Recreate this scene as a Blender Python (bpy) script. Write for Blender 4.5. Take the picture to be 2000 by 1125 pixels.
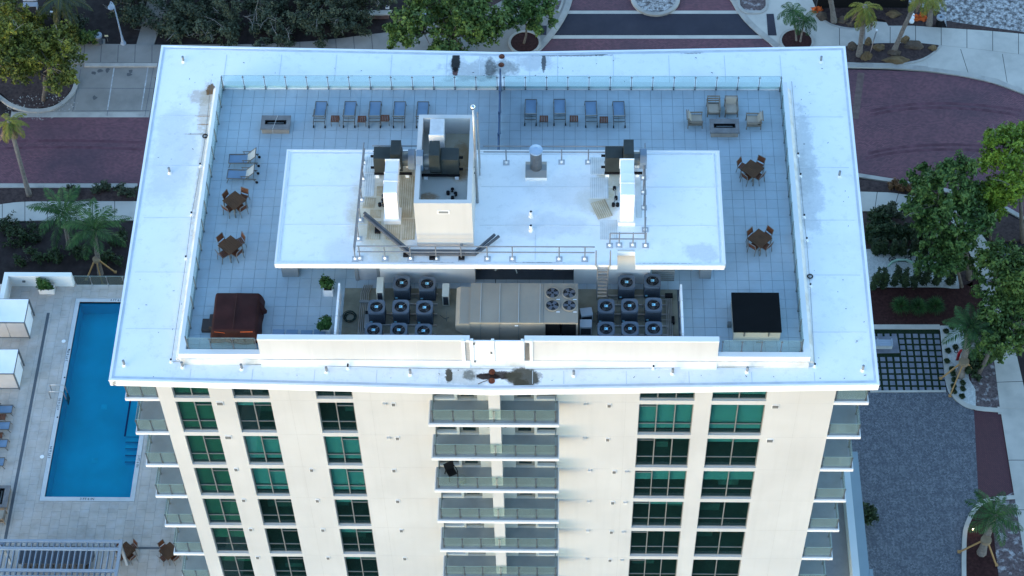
import bpy, bmesh, math, random
import numpy as np
from mathutils import Vector, Matrix, noise
random.seed(7); RNG = np.random.default_rng(7)
scene = bpy.context.scene
for ob in list(bpy.data.objects): bpy.data.objects.remove(ob)
C = scene.collection
PI = math.pi
# ------------------------------------------------------------------ camera
cd = bpy.data.cameras.new('camera'); cam = bpy.data.objects.new('camera', cd); C.objects.link(cam)
right, up, fwd = Vector((0.999708, 0.017541, -0.016626)), Vector((-0.004262, 0.805096, 0.593130)), Vector((-0.023790, 0.592886, -0.804935))
cam.matrix_world = Matrix(((right.x, up.x, -fwd.x, 0), (right.y, up.y, -fwd.y, 0), (right.z, up.z, -fwd.z, 0), (0, 0, 0, 1)))
cam.location = (3.3878, -68.1101, 85.0210)
cd.lens = 70.496; cd.sensor_width = 36; cd.clip_start = 1; cd.clip_end = 3000
scene.camera = cam
# ------------------------------------------------------------------ light
SUN_EL, SUN_AZ = 9, 223.0        # azimuth clockwise from +Y: low, in front of the building and to its left
w = bpy.data.worlds.new('World'); scene.world = w; w.use_nodes = True
wn = w.node_tree.nodes; wl = w.node_tree.links
sky = wn.new('ShaderNodeTexSky'); sky.sky_type = 'NISHITA'; sky.sun_disc = False
sky.sun_elevation = math.radians(SUN_EL); sky.sun_rotation = math.radians(SUN_AZ)
sky.air_density = 1.0; sky.dust_density = 0.3; sky.ozone_density = 2.15
bg = wn['Background']; bg.inputs['Strength'].default_value = 0.15
wl.new(sky.outputs[0], bg.inputs['Color'])
sd = bpy.data.lights.new('sun', 'SUN'); sd.energy = 0.19; sd.angle = math.radians(30); sd.color = (1.0,0.88,0.71)
sun = bpy.data.objects.new('sun', sd); C.objects.link(sun)
az, el = math.radians(SUN_AZ), math.radians(SUN_EL)
to_sun = Vector((math.sin(az) * math.cos(el), math.cos(az) * math.cos(el), math.sin(el)))
sun.rotation_euler = to_sun.to_track_quat('Z', 'Y').to_euler()
sun.location = (-60, -60, 40)
scene.view_settings.view_transform = 'Standard'; scene.view_settings.look = 'None'
scene.view_settings.exposure = 2.25; scene.view_settings.gamma = 1
scene.view_settings.use_curve_mapping = False

# ------------------------------------------------------------------ helpers
def thing(name, label, cat, loc=(0, 0, 0), rotz=0, group=None, kind=None):
    o = bpy.data.objects.new(name, None); C.objects.link(o); o.empty_display_size = 0.2
    o.location = loc; o.rotation_euler = (0, 0, rotz)
    tag(o, label, cat, group, kind); return o
def tag(o, label=None, cat=None, group=None, kind=None):
    if label: o['label'] = label
    if cat: o['category'] = cat
    if group: o['group'] = group
    if kind: o['kind'] = kind
    return o
class MB:
    def __init__(s): s.v = []; s.f = []
    def add(s, vs, fs):
        b = len(s.v); s.v += [tuple(p) for p in vs]; s.f += [tuple(b + i for i in q) for q in fs]; return s
    def box(s, x0, y0, z0, x1, y1, z1):
        return s.add([(x0,y0,z0),(x1,y0,z0),(x1,y1,z0),(x0,y1,z0),(x0,y0,z1),(x1,y0,z1),(x1,y1,z1),(x0,y1,z1)],
                     [(3,2,1,0),(4,5,6,7),(0,1,5,4),(1,2,6,5),(2,3,7,6),(3,0,4,7)])
    def cbox(s, cx, cy, cz, sx, sy, sz): return s.box(cx-sx/2, cy-sy/2, cz-sz/2, cx+sx/2, cy+sy/2, cz+sz/2)
    def bar(s, p, q, a, b=None, up=(0, 0, 1)):                    # rectangular bar from p to q, a wide, b high
        b = b or a; p = Vector(p); q = Vector(q); d = (q - p).normalized(); u = Vector(up)
        if abs(d.dot(u)) > .98: u = Vector((0, 1, 0))
        r = d.cross(u).normalized(); u = r.cross(d)
        vs = [e + r * (i * a / 2) + u * (j * b / 2) for e in (p, q) for i, j in ((-1,-1),(1,-1),(1,1),(-1,1))]
        return s.add(vs, [(0,1,2,3),(7,6,5,4),(0,4,5,1),(1,5,6,2),(2,6,7,3),(3,7,4,0)])
    def tube(s, pts, r, n=6, cap=True):
        pts = [Vector(p) for p in pts]; rs = r if isinstance(r, (list, tuple)) else [r] * len(pts)
        b = len(s.v); u = None
        for i, p in enumerate(pts):
            d = (pts[min(i+1, len(pts)-1)] - pts[max(i-1, 0)]).normalized()
            if u is None:
                u = d.orthogonal().normalized()
            u = (u - d * u.dot(d)).normalized(); w_ = d.cross(u)
            for k in range(n):
                a = 2 * PI * k / n; s.v.append(tuple(p + (u * math.cos(a) + w_ * math.sin(a)) * rs[i]))
        for i in range(len(pts) - 1):
            for k in range(n):
                s.f.append((b+i*n+k, b+i*n+(k+1)%n, b+(i+1)*n+(k+1)%n, b+(i+1)*n+k))
        if cap:
            s.f.append(tuple(b + k for k in reversed(range(n)))); s.f.append(tuple(b + (len(pts)-1)*n + k for k in range(n)))
        return s
    def cyl(s, x, y, z0, z1, r, n=16, r1=None): return s.tube([(x, y, z0), (x, y, z1)], [r, r if r1 is None else r1], n)
    def ring(s, x, y, z0, z1, ro, ri, n=20):
        vs = []; fs = []
        for k in range(n):
            c, t = math.cos(2*PI*k/n), math.sin(2*PI*k/n)
            vs += [(x+ro*c, y+ro*t, z0), (x+ro*c, y+ro*t, z1), (x+ri*c, y+ri*t, z1), (x+ri*c, y+ri*t, z0)]
        for k in range(n):
            a, b = 4*k, 4*((k+1) % n)
            fs += [(a,b,b+1,a+1),(a+1,b+1,b+2,a+2),(a+2,b+2,b+3,a+3),(a+3,b+3,b,a)]
        return s.add(vs, fs)
    def torus(s, x, y, z, R, r, n=24, m=8):
        vs = []; fs = []
        for i in range(n):
            for j in range(m):
                a, b = 2*PI*i/n, 2*PI*j/m
                vs.append((x+(R+r*math.cos(b))*math.cos(a), y+(R+r*math.cos(b))*math.sin(a), z+r*math.sin(b)))
        for i in range(n):
            for j in range(m): fs.append((i*m+j, ((i+1)%n)*m+j, ((i+1)%n)*m+(j+1)%m, i*m+(j+1)%m))
        return s.add(vs, fs)
    def prism(s, poly, z0, z1):
        a = sum(poly[i][0]*poly[(i+1)%len(poly)][1] - poly[(i+1)%len(poly)][0]*poly[i][1] for i in range(len(poly)))
        if a < 0: poly = poly[::-1]
        n = len(poly)
        return s.add([(x,y,z0) for x,y in poly] + [(x,y,z1) for x,y in poly],
                     [tuple(reversed(range(n))), tuple(range(n, 2*n))] + [(i,(i+1)%n,n+(i+1)%n,n+i) for i in range(n)])
    def profile_x(s, yz, x0, x1):                                   # closed profile in the y-z plane pushed along x
        n = len(yz)
        return s.add([(x0,y,z) for y,z in yz] + [(x1,y,z) for y,z in yz],
                     [tuple(range(n)), tuple(reversed(range(n, 2*n)))] + [(i,n+i,n+(i+1)%n,(i+1)%n) for i in range(n)])
    def profile_y(s, xz, y0, y1):
        n = len(xz)
        return s.add([(x,y0,z) for x,z in xz] + [(x,y1,z) for x,z in xz],
                     [tuple(range(n)), tuple(reversed(range(n, 2*n)))] + [(i,n+i,n+(i+1)%n,(i+1)%n) for i in range(n)])
    def sphere(s, x, y, z, r, n=10, m=7, sz=1.0):
        vs = [(x, y, z - r*sz)]; fs = []
        for j in range(1, m):
            t = PI * j / m - PI/2
            for k in range(n): vs.append((x+r*math.cos(t)*math.cos(2*PI*k/n), y+r*math.cos(t)*math.sin(2*PI*k/n), z+r*sz*math.sin(t)))
        vs.append((x, y, z + r*sz)); L = len(vs) - 1
        for k in range(n):
            fs.append((0, 1+(k+1)%n, 1+k)); fs.append((L, 1+(m-2)*n+k, 1+(m-2)*n+(k+1)%n))
            for j in range(m-2): fs.append((1+j*n+k, 1+j*n+(k+1)%n, 1+(j+1)*n+(k+1)%n, 1+(j+1)*n+k))
        return s.add(vs, fs)
    def mesh(s, name, m=None, smooth=False, bevel=0, fix=True):
        me = bpy.data.meshes.new(name); me.from_pydata(s.v, [], s.f)
        if fix or bevel:
            bm = bmesh.new(); bm.from_mesh(me)
            bmesh.ops.recalc_face_normals(bm, faces=bm.faces)
            if bevel: bmesh.ops.bevel(bm, geom=[e for e in bm.edges if e.calc_face_angle(0) > .5], offset=bevel, segments=2, affect='EDGES', profile=.6)
            bm.to_mesh(me); bm.free()
        if m: me.materials.append(m)
        if smooth: me.polygons.foreach_set('use_smooth', [True] * len(me.polygons))
        me.update(); return me
def put(name, me, parent=None, loc=(0, 0, 0), rotz=0, **k):
    o = bpy.data.objects.new(name, me); C.objects.link(o); o.parent = parent; o.location = loc; o.rotation_euler = (0, 0, rotz)
    tag(o, **k); return o
def part(name, mb, m, parent=None, smooth=False, bevel=0, loc=(0, 0, 0), **k):
    return put(name, mb.mesh(name, m, smooth, bevel), parent, loc, **k)
def struct(name, mb, m, label=None, smooth=False):
    o = part(name, mb, m, None, smooth); o['kind'] = 'structure'
    if label: o['label'] = label
    return o
KIDS = {}
def dup(root, loc, rotz, label=None, group=None):
    def cp(o, par):
        c = o.copy(); C.objects.link(c); c.parent = par
        for ch in kids.get(o, []): cp(ch, c)
        return c
    kids = {}
    stack = list(root.children_recursive)
    for ch in stack: kids.setdefault(ch.parent, []).append(ch)
    r = cp(root, None); r.location = loc; r.rotation_euler = (0, 0, rotz)
    tag(r, label, None, group); return r
ORD = ['leftmost', 'second from left', 'third from left', 'fourth from left', 'fifth from left', 'sixth from left', 'seventh from left', 'eighth from left', 'ninth from left']

# ------------------------------------------------------------------ materials
MATS = {}
def nt(m):
    m.use_nodes = True; t = m.node_tree; return t, t.nodes, t.links, t.nodes['Principled BSDF']
def mat(name, c, rough=.75, var=.12, scale=2.0, bump=0, bscale=None, metal=0, spec=.22, c2=None, amt=0, s2=.5, detail=4, lo=.45, hi=.7, streak=0):
    """base colour with soft tonal variation; optional second colour patches (dirt) of a chosen size; optional relief"""
    if name in MATS: return MATS[name]
    m = bpy.data.materials.new(name); t, n, l, p = nt(m); MATS[name] = m
    p.inputs['Roughness'].default_value = rough; p.inputs['Metallic'].default_value = metal; p.inputs['Specular IOR Level'].default_value = spec
    geo = n.new('ShaderNodeNewGeometry')
    nz = n.new('ShaderNodeTexNoise'); nz.inputs['Scale'].default_value = scale; nz.inputs['Detail'].default_value = detail
    l.new(geo.outputs['Position'], nz.inputs['Vector'])
    mr = n.new('ShaderNodeMapRange'); mr.inputs['From Min'].default_value = .3; mr.inputs['From Max'].default_value = .7
    mr.inputs['To Min'].default_value = 1 - var; mr.inputs['To Max'].default_value = 1 + var
    l.new(nz.outputs['Fac'], mr.inputs['Value'])
    hsv = n.new('ShaderNodeHueSaturation'); hsv.inputs['Color'].default_value = (*c, 1)
    l.new(mr.outputs[0], hsv.inputs['Value'])
    col = hsv.outputs['Color']
    if c2:
        n2 = n.new('ShaderNodeTexNoise'); n2.inputs['Scale'].default_value = s2; n2.inputs['Detail'].default_value = 8; n2.inputs['Roughness'].default_value = .62
        l.new(geo.outputs['Position'], n2.inputs['Vector'])
        r2 = n.new('ShaderNodeMapRange'); r2.inputs['From Min'].default_value = lo; r2.inputs['From Max'].default_value = hi; r2.inputs['To Max'].default_value = amt
        l.new(n2.outputs['Fac'], r2.inputs['Value'])
        mx = n.new('ShaderNodeMix'); mx.data_type = 'RGBA'; mx.inputs['B'].default_value = (*c2, 1)
        l.new(r2.outputs[0], mx.inputs['Factor']); l.new(col, mx.inputs['A']); col = mx.outputs['Result']
    if streak:                                                    # faint run-down marks on walls
        sm_ = n.new('ShaderNodeMapping'); sm_.inputs['Scale'].default_value = (1, 1, .06); l.new(geo.outputs['Position'], sm_.inputs['Vector'])
        n3 = n.new('ShaderNodeTexNoise'); n3.inputs['Scale'].default_value = 2.4; n3.inputs['Detail'].default_value = 6; l.new(sm_.outputs[0], n3.inputs['Vector'])
        r3 = n.new('ShaderNodeMapRange'); r3.inputs['From Min'].default_value = .5; r3.inputs['From Max'].default_value = .75; r3.inputs['To Max'].default_value = streak; l.new(n3.outputs['Fac'], r3.inputs['Value'])
        m3 = n.new('ShaderNodeMix'); m3.data_type = 'RGBA'; m3.inputs['B'].default_value = (c[0]*.7, c[1]*.7, c[2]*.68, 1); l.new(r3.outputs[0], m3.inputs['Factor']); l.new(col, m3.inputs['A']); col = m3.outputs['Result']
    l.new(col, p.inputs['Base Color'])
    if bump:
        nb = n.new('ShaderNodeTexNoise'); nb.inputs['Scale'].default_value = bscale or scale * 8; nb.inputs['Detail'].default_value = 3
        l.new(geo.outputs['Position'], nb.inputs['Vector'])
        bp = n.new('ShaderNodeBump'); bp.inputs['Strength'].default_value = 0.15
        l.new(nb.outputs['Fac'], bp.inputs['Height']); l.new(bp.outputs[0], p.inputs['Normal'])
    return m
def glass(name, tint, refl=.9, ior_blend=.12, rough=.02, haze=None):
    m = bpy.data.materials.new(name); t, n, l, p = nt(m); MATS[name] = m; n.remove(p)
    out = n['Material Output']; tr = n.new('ShaderNodeBsdfTransparent'); tr.inputs['Color'].default_value = (*tint, 1)
    gl = n.new('ShaderNodeBsdfGlossy'); gl.inputs['Roughness'].default_value = rough; gl.inputs['Color'].default_value = (refl, refl, refl, 1)
    lw = n.new('ShaderNodeLayerWeight'); lw.inputs['Blend'].default_value = .5
    pw = n.new('ShaderNodeMath'); pw.operation = 'POWER'; pw.inputs[1].default_value = 4.5; l.new(lw.outputs['Facing'], pw.inputs[0])
    fr_ = n.new('ShaderNodeMath'); fr_.operation = 'MULTIPLY_ADD'; fr_.inputs[1].default_value = .6; fr_.inputs[2].default_value = ior_blend; l.new(pw.outputs[0], fr_.inputs[0])
    first = tr.outputs[0]
    gp_ = n.new('ShaderNodeNewGeometry'); gn = n.new('ShaderNodeTexNoise'); gn.inputs['Scale'].default_value = .9; gb = n.new('ShaderNodeBump'); gb.inputs['Strength'].default_value = 0.15
    l.new(gp_.outputs['Position'], gn.inputs['Vector']); l.new(gn.outputs['Fac'], gb.inputs['Height']); l.new(gb.outputs[0], gl.inputs['Normal'])
    if haze:
        df = n.new('ShaderNodeBsdfDiffuse'); df.inputs['Color'].default_value = (*haze[0], 1)
        mh = n.new('ShaderNodeMixShader'); mh.inputs[0].default_value = haze[1]
        l.new(tr.outputs[0], mh.inputs[1]); l.new(df.outputs[0], mh.inputs[2]); first = mh.outputs[0]
    mx = n.new('ShaderNodeMixShader'); l.new(fr_.outputs[0], mx.inputs[0]); l.new(first, mx.inputs[1]); l.new(gl.outputs[0], mx.inputs[2])
    l.new(mx.outputs[0], out.inputs['Surface']); return m
def leafmat(name, cols, rough=.6):
    """one tone per leaf, picked from a ramp of greens"""
    m = bpy.data.materials.new(name); t, n, l, p = nt(m); MATS[name] = m
    p.inputs['Roughness'].default_value = rough; p.inputs['Specular IOR Level'].default_value = .25
    geo = n.new('ShaderNodeNewGeometry'); rp = n.new('ShaderNodeValToRGB')
    nz = n.new('ShaderNodeTexNoise'); nz.inputs['Scale'].default_value = .55; nz.inputs['Detail'].default_value = 2
    l.new(geo.outputs['Position'], nz.inputs['Vector'])
    ad = n.new('ShaderNodeMath'); ad.operation = 'MULTIPLY_ADD'; ad.inputs[1].default_value = .5
    mr = n.new('ShaderNodeMapRange'); mr.inputs['From Min'].default_value = .3; mr.inputs['From Max'].default_value = .7; mr.inputs['To Max'].default_value = .5
    l.new(nz.outputs['Fac'], mr.inputs['Value']); l.new(geo.outputs['Random Per Island'], ad.inputs[0]); l.new(mr.outputs[0], ad.inputs[2])
    l.new(ad.outputs[0], rp.inputs['Fac'])
    els = rp.color_ramp.elements
    while len(els) < len(cols): els.new(.5)
    for i, c in enumerate(cols): els[i].position = i / (len(cols) - 1); els[i].color = (*c, 1)
    l.new(rp.outputs['Color'], p.inputs['Base Color']); return m

def membrane(name, base, stains=()):
    """white roofing: faint mottling and grime, plus stains: (x, y, rx, ry, colour, strength, raggedness)"""
    m = bpy.data.materials.new(name); t, n, l, p = nt(m); MATS[name] = m
    p.inputs['Roughness'].default_value = .75; p.inputs['Specular IOR Level'].default_value = .08
    geo = n.new('ShaderNodeNewGeometry'); sep = n.new('ShaderNodeSeparateXYZ'); l.new(geo.outputs['Position'], sep.inputs[0])
    def noise_(scale, det=6, rough_=.6, sy=1.0):
        mp = n.new('ShaderNodeMapping'); mp.inputs['Scale'].default_value = (1, sy, 1); l.new(geo.outputs['Position'], mp.inputs['Vector'])
        q = n.new('ShaderNodeTexNoise'); q.inputs['Scale'].default_value = scale; q.inputs['Detail'].default_value = det; q.inputs['Roughness'].default_value = rough_
        l.new(mp.outputs[0], q.inputs['Vector']); return q.outputs['Fac']
    def rng(v, a, b, c, d):
        q = n.new('ShaderNodeMapRange'); q.inputs['From Min'].default_value = a; q.inputs['From Max'].default_value = b
        q.inputs['To Min'].default_value = c; q.inputs['To Max'].default_value = d; l.new(v, q.inputs['Value']); return q.outputs[0]
    def mth(op, a, b=None, c=None):
        q = n.new('ShaderNodeMath'); q.operation = op
        for i, v in enumerate((a, b, c)):
            if v is None: continue
            if isinstance(v, (int, float)): q.inputs[i].default_value = v
            else: l.new(v, q.inputs[i])
        return q.outputs[0]
    def mix(f, a, cb):
        q = n.new('ShaderNodeMix'); q.data_type = 'RGBA'; q.inputs['B'].default_value = (*cb, 1)
        l.new(f, q.inputs['Factor'])
        if isinstance(a, tuple): q.inputs['A'].default_value = (*a, 1)
        else: l.new(a, q.inputs['A'])
        return q.outputs['Result']
    col = mix(rng(noise_(.5, 5), .35, .7, 0, .35), base, tuple(v * .86 for v in base))
    col = mix(rng(noise_(2.1, 9, .74), .54, .76, 0, .42), col, (.44, .46, .47))
    col = mix(rng(noise_(.33, 7, .68), .52, .72, 0, .22), col, (.55, .57, .57))
    col = mix(rng(noise_(11, 4, .7), .66, .8, 0, .5), col, (.22, .23, .24))
    for i, (x, y, rx, ry, c, st, rag) in enumerate(stains):
        dx = mth('MULTIPLY', mth('SUBTRACT', sep.outputs['X'], x), 1 / rx); dy = mth('MULTIPLY', mth('SUBTRACT', sep.outputs['Y'], y), 1 / ry)
        d = mth('SQRT', mth('ADD', mth('MULTIPLY', dx, dx), mth('MULTIPLY', dy, dy)))
        nz = noise_(1.6 / max(min(rx, ry), .08) * .5, 8, .72)
        f = rng(mth('ADD', d, mth('MULTIPLY', mth('SUBTRACT', nz, .5), rag * 2.6)), .8, 1.05 if st > .8 else 1.25, st, 0)
        f2 = mth('MULTIPLY', f, rng(noise_(7, 6, .75), .3, .5, .97 if st > .8 else .6, 1))
        col = mix(f2, col, c)
    l.new(col, p.inputs['Base Color'])
    b = n.new('ShaderNodeBump'); b.inputs['Strength'].default_value = 0.15
    l.new(noise_(1.3, 4), b.inputs['Height']); l.new(b.outputs[0], p.inputs['Normal'])
    return m

# ------------------------------------------------------------------ surfaces of the building
STAINS = [
  (*(-2.67, 10.92), .28, .85, (.012,.012,.012), .97, 0.42), (*(-2.67, 10.20), .18, .35, (.10,.02,.015), .9, 0.51),
  (*(-0.65, 10.44), .32, .75, (.05,.05,.045), .75, 0.85), (*(0.15, 10.53), .7, .55, (.08,.08,.07), .6, 1.02),
  (*(2.41, 10.93), .14, .75, (.03,.03,.035), .85, 0.68), (*(3.83, 11.53), 2.2, .12, (.06,.06,.06), .7, 0.85),
  (*(5.66, 11.58), .35, .12, (.03,.05,.01), .8, 0.68), (*(10.92, 11.71), .6, .08, (.06,.07,.06), .7, 0.85),
  (*(-1.61, 10.20), 1.6, .9, (.25,.26,.26), .5, 1.19), (*(1.76, 11.09), 1.2, .8, (.3,.31,.32), .4, 1.19),
  (*(-16.62, 8.75), .3, .45, (.16,.07,.015), .9, 0.85), (*(-16.98, 8.27), .7, .5, (.35,.2,.08), .45, 1.19),
  (*(-16.79, 6.80), .5, .06, (.35,.16,.03), .8, 0.68), (*(-16.69, 6.15), .4, .05, (.35,.16,.03), .7, 0.68), (*(-16.90, 5.43), .8, .06, (.25,.16,.08), .5, 0.68),
  (*(-16.80, 7.23), .35, 1.8, (.42,.33,.2), .5, 1.02), (*(-16.47, 2.88), .25, 4.2, (.5,.45,.36), .5, 1.02),
  (*(-2.27, -10.81), .2, .48, (.05,.035,.015), .92, 0.68), (*(-1.22, -10.80), .32, .32, (.09,.09,.07), .75, 0.85), 
  (*(-0.30, -10.86), .75, .2, (.02,.012,.01), .97, 0.51), (*(0.38, -10.76), .8, .26, (.03,.02,.015), .95, 0.68),
  (*(1.54, -10.91), .95, .62, (.07,.065,.045), .95, 0.51), (*(1.39, -11.25), .42, .3, (.025,.022,.015), .92, 0.85), (*(0.96, -10.85), .5, .3, (.07,.06,.04), .8, 0.85),
  (*(-1.53, -10.96), 1.1, .6, (.42,.43,.38), .5, 1.02), (*(-19.51, -11.14), .22, .12, (.03,.03,.03), .9, 0.68),
  (*(16.95, 4.12), .5, 3.0, (.42,.45,.45), .5, 1.19), (*(16.96, 1.01), .7, 2.6, (.4,.43,.44), .45, 1.19),
  (*(-18.17, 3.99), 1.3, 3.2, (.5,.52,.53), .35, 1.19)]
STAINS.sort(key=lambda s: s[5])
m_roof = membrane('white roof membrane', (.89, .90, .90), STAINS)
PST = [(*(-6.53, -4.57), .3, .5, (.55,.5,.4), .3, .6), (*(-7.95, -5.25), .8, .9, (.5,.5,.46), .3, .7),
  (*(-4.60, -0.44), .7, 1.6, (.42,.27,.1), .6, .6), (*(-5.63, -3.04), 1.75, 3.0, (.58,.49,.33), .78, .6), (*(-4.52, -2.18), .55, 2.0, (.42,.30,.14), .6, .6), (*(-6.00, -2.19), .8,.6,(.4,.28,.12),.55,.7), (*(5.30, -1.97), .9, .8, (.5,.46,.32), .35, .7),
  (*(5.99, -0.40), .6, 1.2, (.45,.38,.2), .6, .6), (*(5.70, -2.14), .7, .9, (.5,.42,.26), .55, .7), (*(4.36, -1.11), 2.2, 1.2, (.55,.57,.55), .4, .8), (*(2.49, -3.52), 2.0, .8, (.5,.52,.52), .35, .8),
  (*(-3.28, -6.12), 1.6, .16, (.12,.1,.09), .75, .5), (*(2.25, -6.06), 1.4, .13, (.15,.12,.1), .7, .5), (*(-8.29, -6.08), 4.0, .1, (.2,.2,.2), .6, .5),
  (*(8.81, -6.06), 2.0, .1, (.12,.13,.12), .75, .5), (*(10.68, -5.23), .9, .6, (.4,.42,.42), .45, .7), (*(0.41, -6.10), 3.0, .1, (.2,.18,.16), .6, .5)]
PST.sort(key=lambda s: s[5])
m_proof = membrane('white penthouse membrane', (.86, .88, .89), PST)
m_wall = mat('warm white stucco', (.56, .56, .548),   .8, .07, .25, bump=.12, bscale=40, streak=.16, c2=(.53,.525,.50), amt=.35, s2=.35)
m_white = mat('white painted metal', (.84, .85, .86), .5, .05, .6)
m_soff = mat('white soffit', (.74, .74, .72), .85, .05, .5)
m_frame = mat('grey aluminium window frame', (.19, .20, .195), .5, .06, 1)
m_steel = mat('brushed steel', (.42, .43, .44), .38, .1, 3, metal=.75)
m_post = mat('dark steel post', (.15, .17, .175), .45, .1, 3, metal=.4)
m_tile = mat('pale deck tile', (.355, .435, .485), .72, .07, .7, c2=(.33,.37,.40), amt=.5, s2=1.3)
m_joint = mat('dark joint', (.075, .09, .11), .95)
m_conc = mat('balcony concrete', (.255, .285, .30), .8, .1, .8, bump=.1, c2=(.2,.2,.2), amt=.4, s2=.9)
m_mech = mat('weathered roof floor', (.25, .245, .19), .9, .18, .9, bump=.2, c2=(.13,.12,.09), amt=.75, s2=.8)
m_room = mat('room wall', (.62, .58, .53), .9); m_rfloor = mat('room floor', (.25, .21, .17), .7)
m_blind = mat('pale roller blind', (.84, .84, .82), .9, .03, 1); m_dblind = mat('olive shade', (.24, .37, .23), .9, .1, .7)
g_win = glass('green window glass', (.45, .74, .735), .55, .06, haze=((.02,.05,.045), .12))
g_rail = glass('pale green railing glass', (.86, .945, .945), .55, .03, haze=((.5,.68,.68), .05))
g_bal = glass('green balcony glass', (.885, .945, .92), .55, .035, haze=((.40,.52,.50), .12))
m_white2 = mat('bright white trim', (.77, .77, .765), .55, .03, .5)

# ------------------------------------------------------------------ the tower
FY = -10.0; H = 3.385; NF = 8
tower = thing('apartment_tower', 'white apartment tower with green windows and stacked balconies under an oversailing white roof', 'building', (0, 0, -35))
def T(name, mb, m, parent=None, **k):                             # built in world metres, hung under the tower
    p = parent or tower; mb.v = [(x, y, z + 35) for x, y, z in mb.v]
    return part(name, mb, m, p, **k)
cols = [(-17.05,-15.13,'L'), (-13.87,-11.94,'L'), (-9.47,-7.53,'L'), (7.62,10.52,'R3'), (11.43,14.30,'R2')]
zb = lambda k: -3.84 - H * k
zt = lambda k: -0.86 if k == 0 else -4.20 - H * (k - 1)
doors = [(-3.25,-2.15), (-2.0,-.95), (1.0,2.05), (2.2,3.25)]
ops = []
for k in range(NF):
    for a, b, t in cols: ops.append((a, b, zb(k), zt(k)))
    for i, (a, b) in enumerate(doors): ops.append((a, b, -3.93 - H*k + (.28 if i in (0, 3) else .03), -3.93 - H*k + 2.5))
wm = MB()
xs = sorted({-17.86, 17.86} | {v for o_ in ops for v in o_[:2]}); zs = sorted({-28.2, -.5} | {v for o_ in ops for v in o_[2:]})
for i in range(len(xs) - 1):
    j = 0
    while j < len(zs) - 1:
        cx = (xs[i] + xs[i+1]) / 2
        hole = lambda q: any(o_[0] < cx < o_[1] and o_[2] < (zs[q] + zs[q+1]) / 2 < o_[3] for o_ in ops)
        if hole(j): j += 1; continue
        e = j
        while e + 1 < len(zs) - 1 and not hole(e + 1): e += 1
        wm.add([(xs[i],FY,zs[j]),(xs[i+1],FY,zs[j]),(xs[i+1],FY,zs[e+1]),(xs[i],FY,zs[e+1])], [(0,1,2,3)]); j = e + 1
for a, b, c, d in ops:
    for q in ([(a,c),(a,d)], [(b,d),(b,c)], [(a,d),(b,d)], [(b,c),(a,c)]):
        (x0,z0),(x1,z1) = q
        wm.add([(x0,FY,z0),(x1,FY,z1),(x1,FY+.3,z1),(x0,FY+.3,z0)], [(0,1,2,3)])
wm.box(-17.86, FY, -35, 17.86, FY+.3, -28.2)
T('front_wall', wm, m_wall)
T('side_wall', MB().box(-17.86, FY+.001, -35, -17.6, 9.4, -.8), m_wall); T('side_wall', MB().box(17.6, FY+.001, -35, 17.86, 9.4, -.8), m_wall)
T('rear_wall', MB().box(-17.6, 9.15, -35, 17.6, 9.4, -.8), m_wall)
im = MB(); fm = MB()
im.box(-17.6, -5.5, -28.2, 17.6, -5.4, -.9)
for x in (-14.5, -10.8, -5.5, -3.6, 3.6, 5.5, 11.0, 15.0): im.box(x-.06, -9.65, -28.2, x+.06, -5.5, -.9)
for k in range(NF): fm.box(-17.58, -9.68, zb(k)-.34, 17.58, -5.52, zb(k)-.02)
T('interior_wall', im, m_room); T('interior_floor', fm, m_rfloor)
# small furniture seen dimly through the glass
fu = MB()
for k in range(NF):
    for a, b, t in cols:
        for q in range(2):
            x = random.uniform(a-.4, b-.6); y = random.uniform(-9.1, -7.4); s = random.uniform(.5, 1.2)
            fu.box(x, y, zb(k)-.01, x+s*1.3, y+s*.8, zb(k)+random.uniform(.4, .8))
T('room_furniture', fu, mat('dim furniture', (.3, .28, .25), .8, .3, .8), kind='stuff')

# windows: frame > panes and blind
WM = {}
def pane_rects(t, h):
    lo = .30 * h; tr = .82 * h
    if t == 'L':   w_ = 1.93; v = [w_ * .5]; cells = [(0,0,lo),(0,lo,h),(1,0,lo),(1,lo,tr),(1,tr,h)]
    elif t == 'R3': w_ = 2.90; v = [w_ * .333, w_ * .667]; cells = [(0,0,lo),(0,lo,.86*h),(0,.86*h,h),(1,0,lo),(1,lo,h),(2,0,lo),(2,lo,h)]
    else:          w_ = 2.87; v = [w_ * .5]; cells = [(0,0,lo),(0,lo,h),(1,0,lo),(1,lo,h)]
    e = [0] + v + [w_]
    return w_, v, [(e[c], e[c+1], a, b) for c, a, b in cells]
BL = {  # (column, storey): (cover fraction, 'p' pale or 'd' dark shade) per window
 (0,0):(1,'d'),(0,1):(1,'d'),(0,2):(1,'d'),(0,3):(1,'d'),(0,4):(1,'d'),(0,5):(.55,'d'),(0,6):(.4,'d'),(0,7):(1,'d'),
 (1,2):(.93,'p'),(1,3):(.93,'p'),(1,6):(.0,'d'),(2,2):(.93,'p'),(2,3):(.93,'p'),(2,5):(.33,'p'),(2,1):(0,'d'),
 (3,0):(.95,'p'),(3,1):(.94,'p'),(4,0):(.95,'p'),(4,1):(.94,'p'),(3,3):(.48,'p'),(4,3):(.48,'p'),(3,5):(.2,'p'),(4,5):(.2,'p')}
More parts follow.
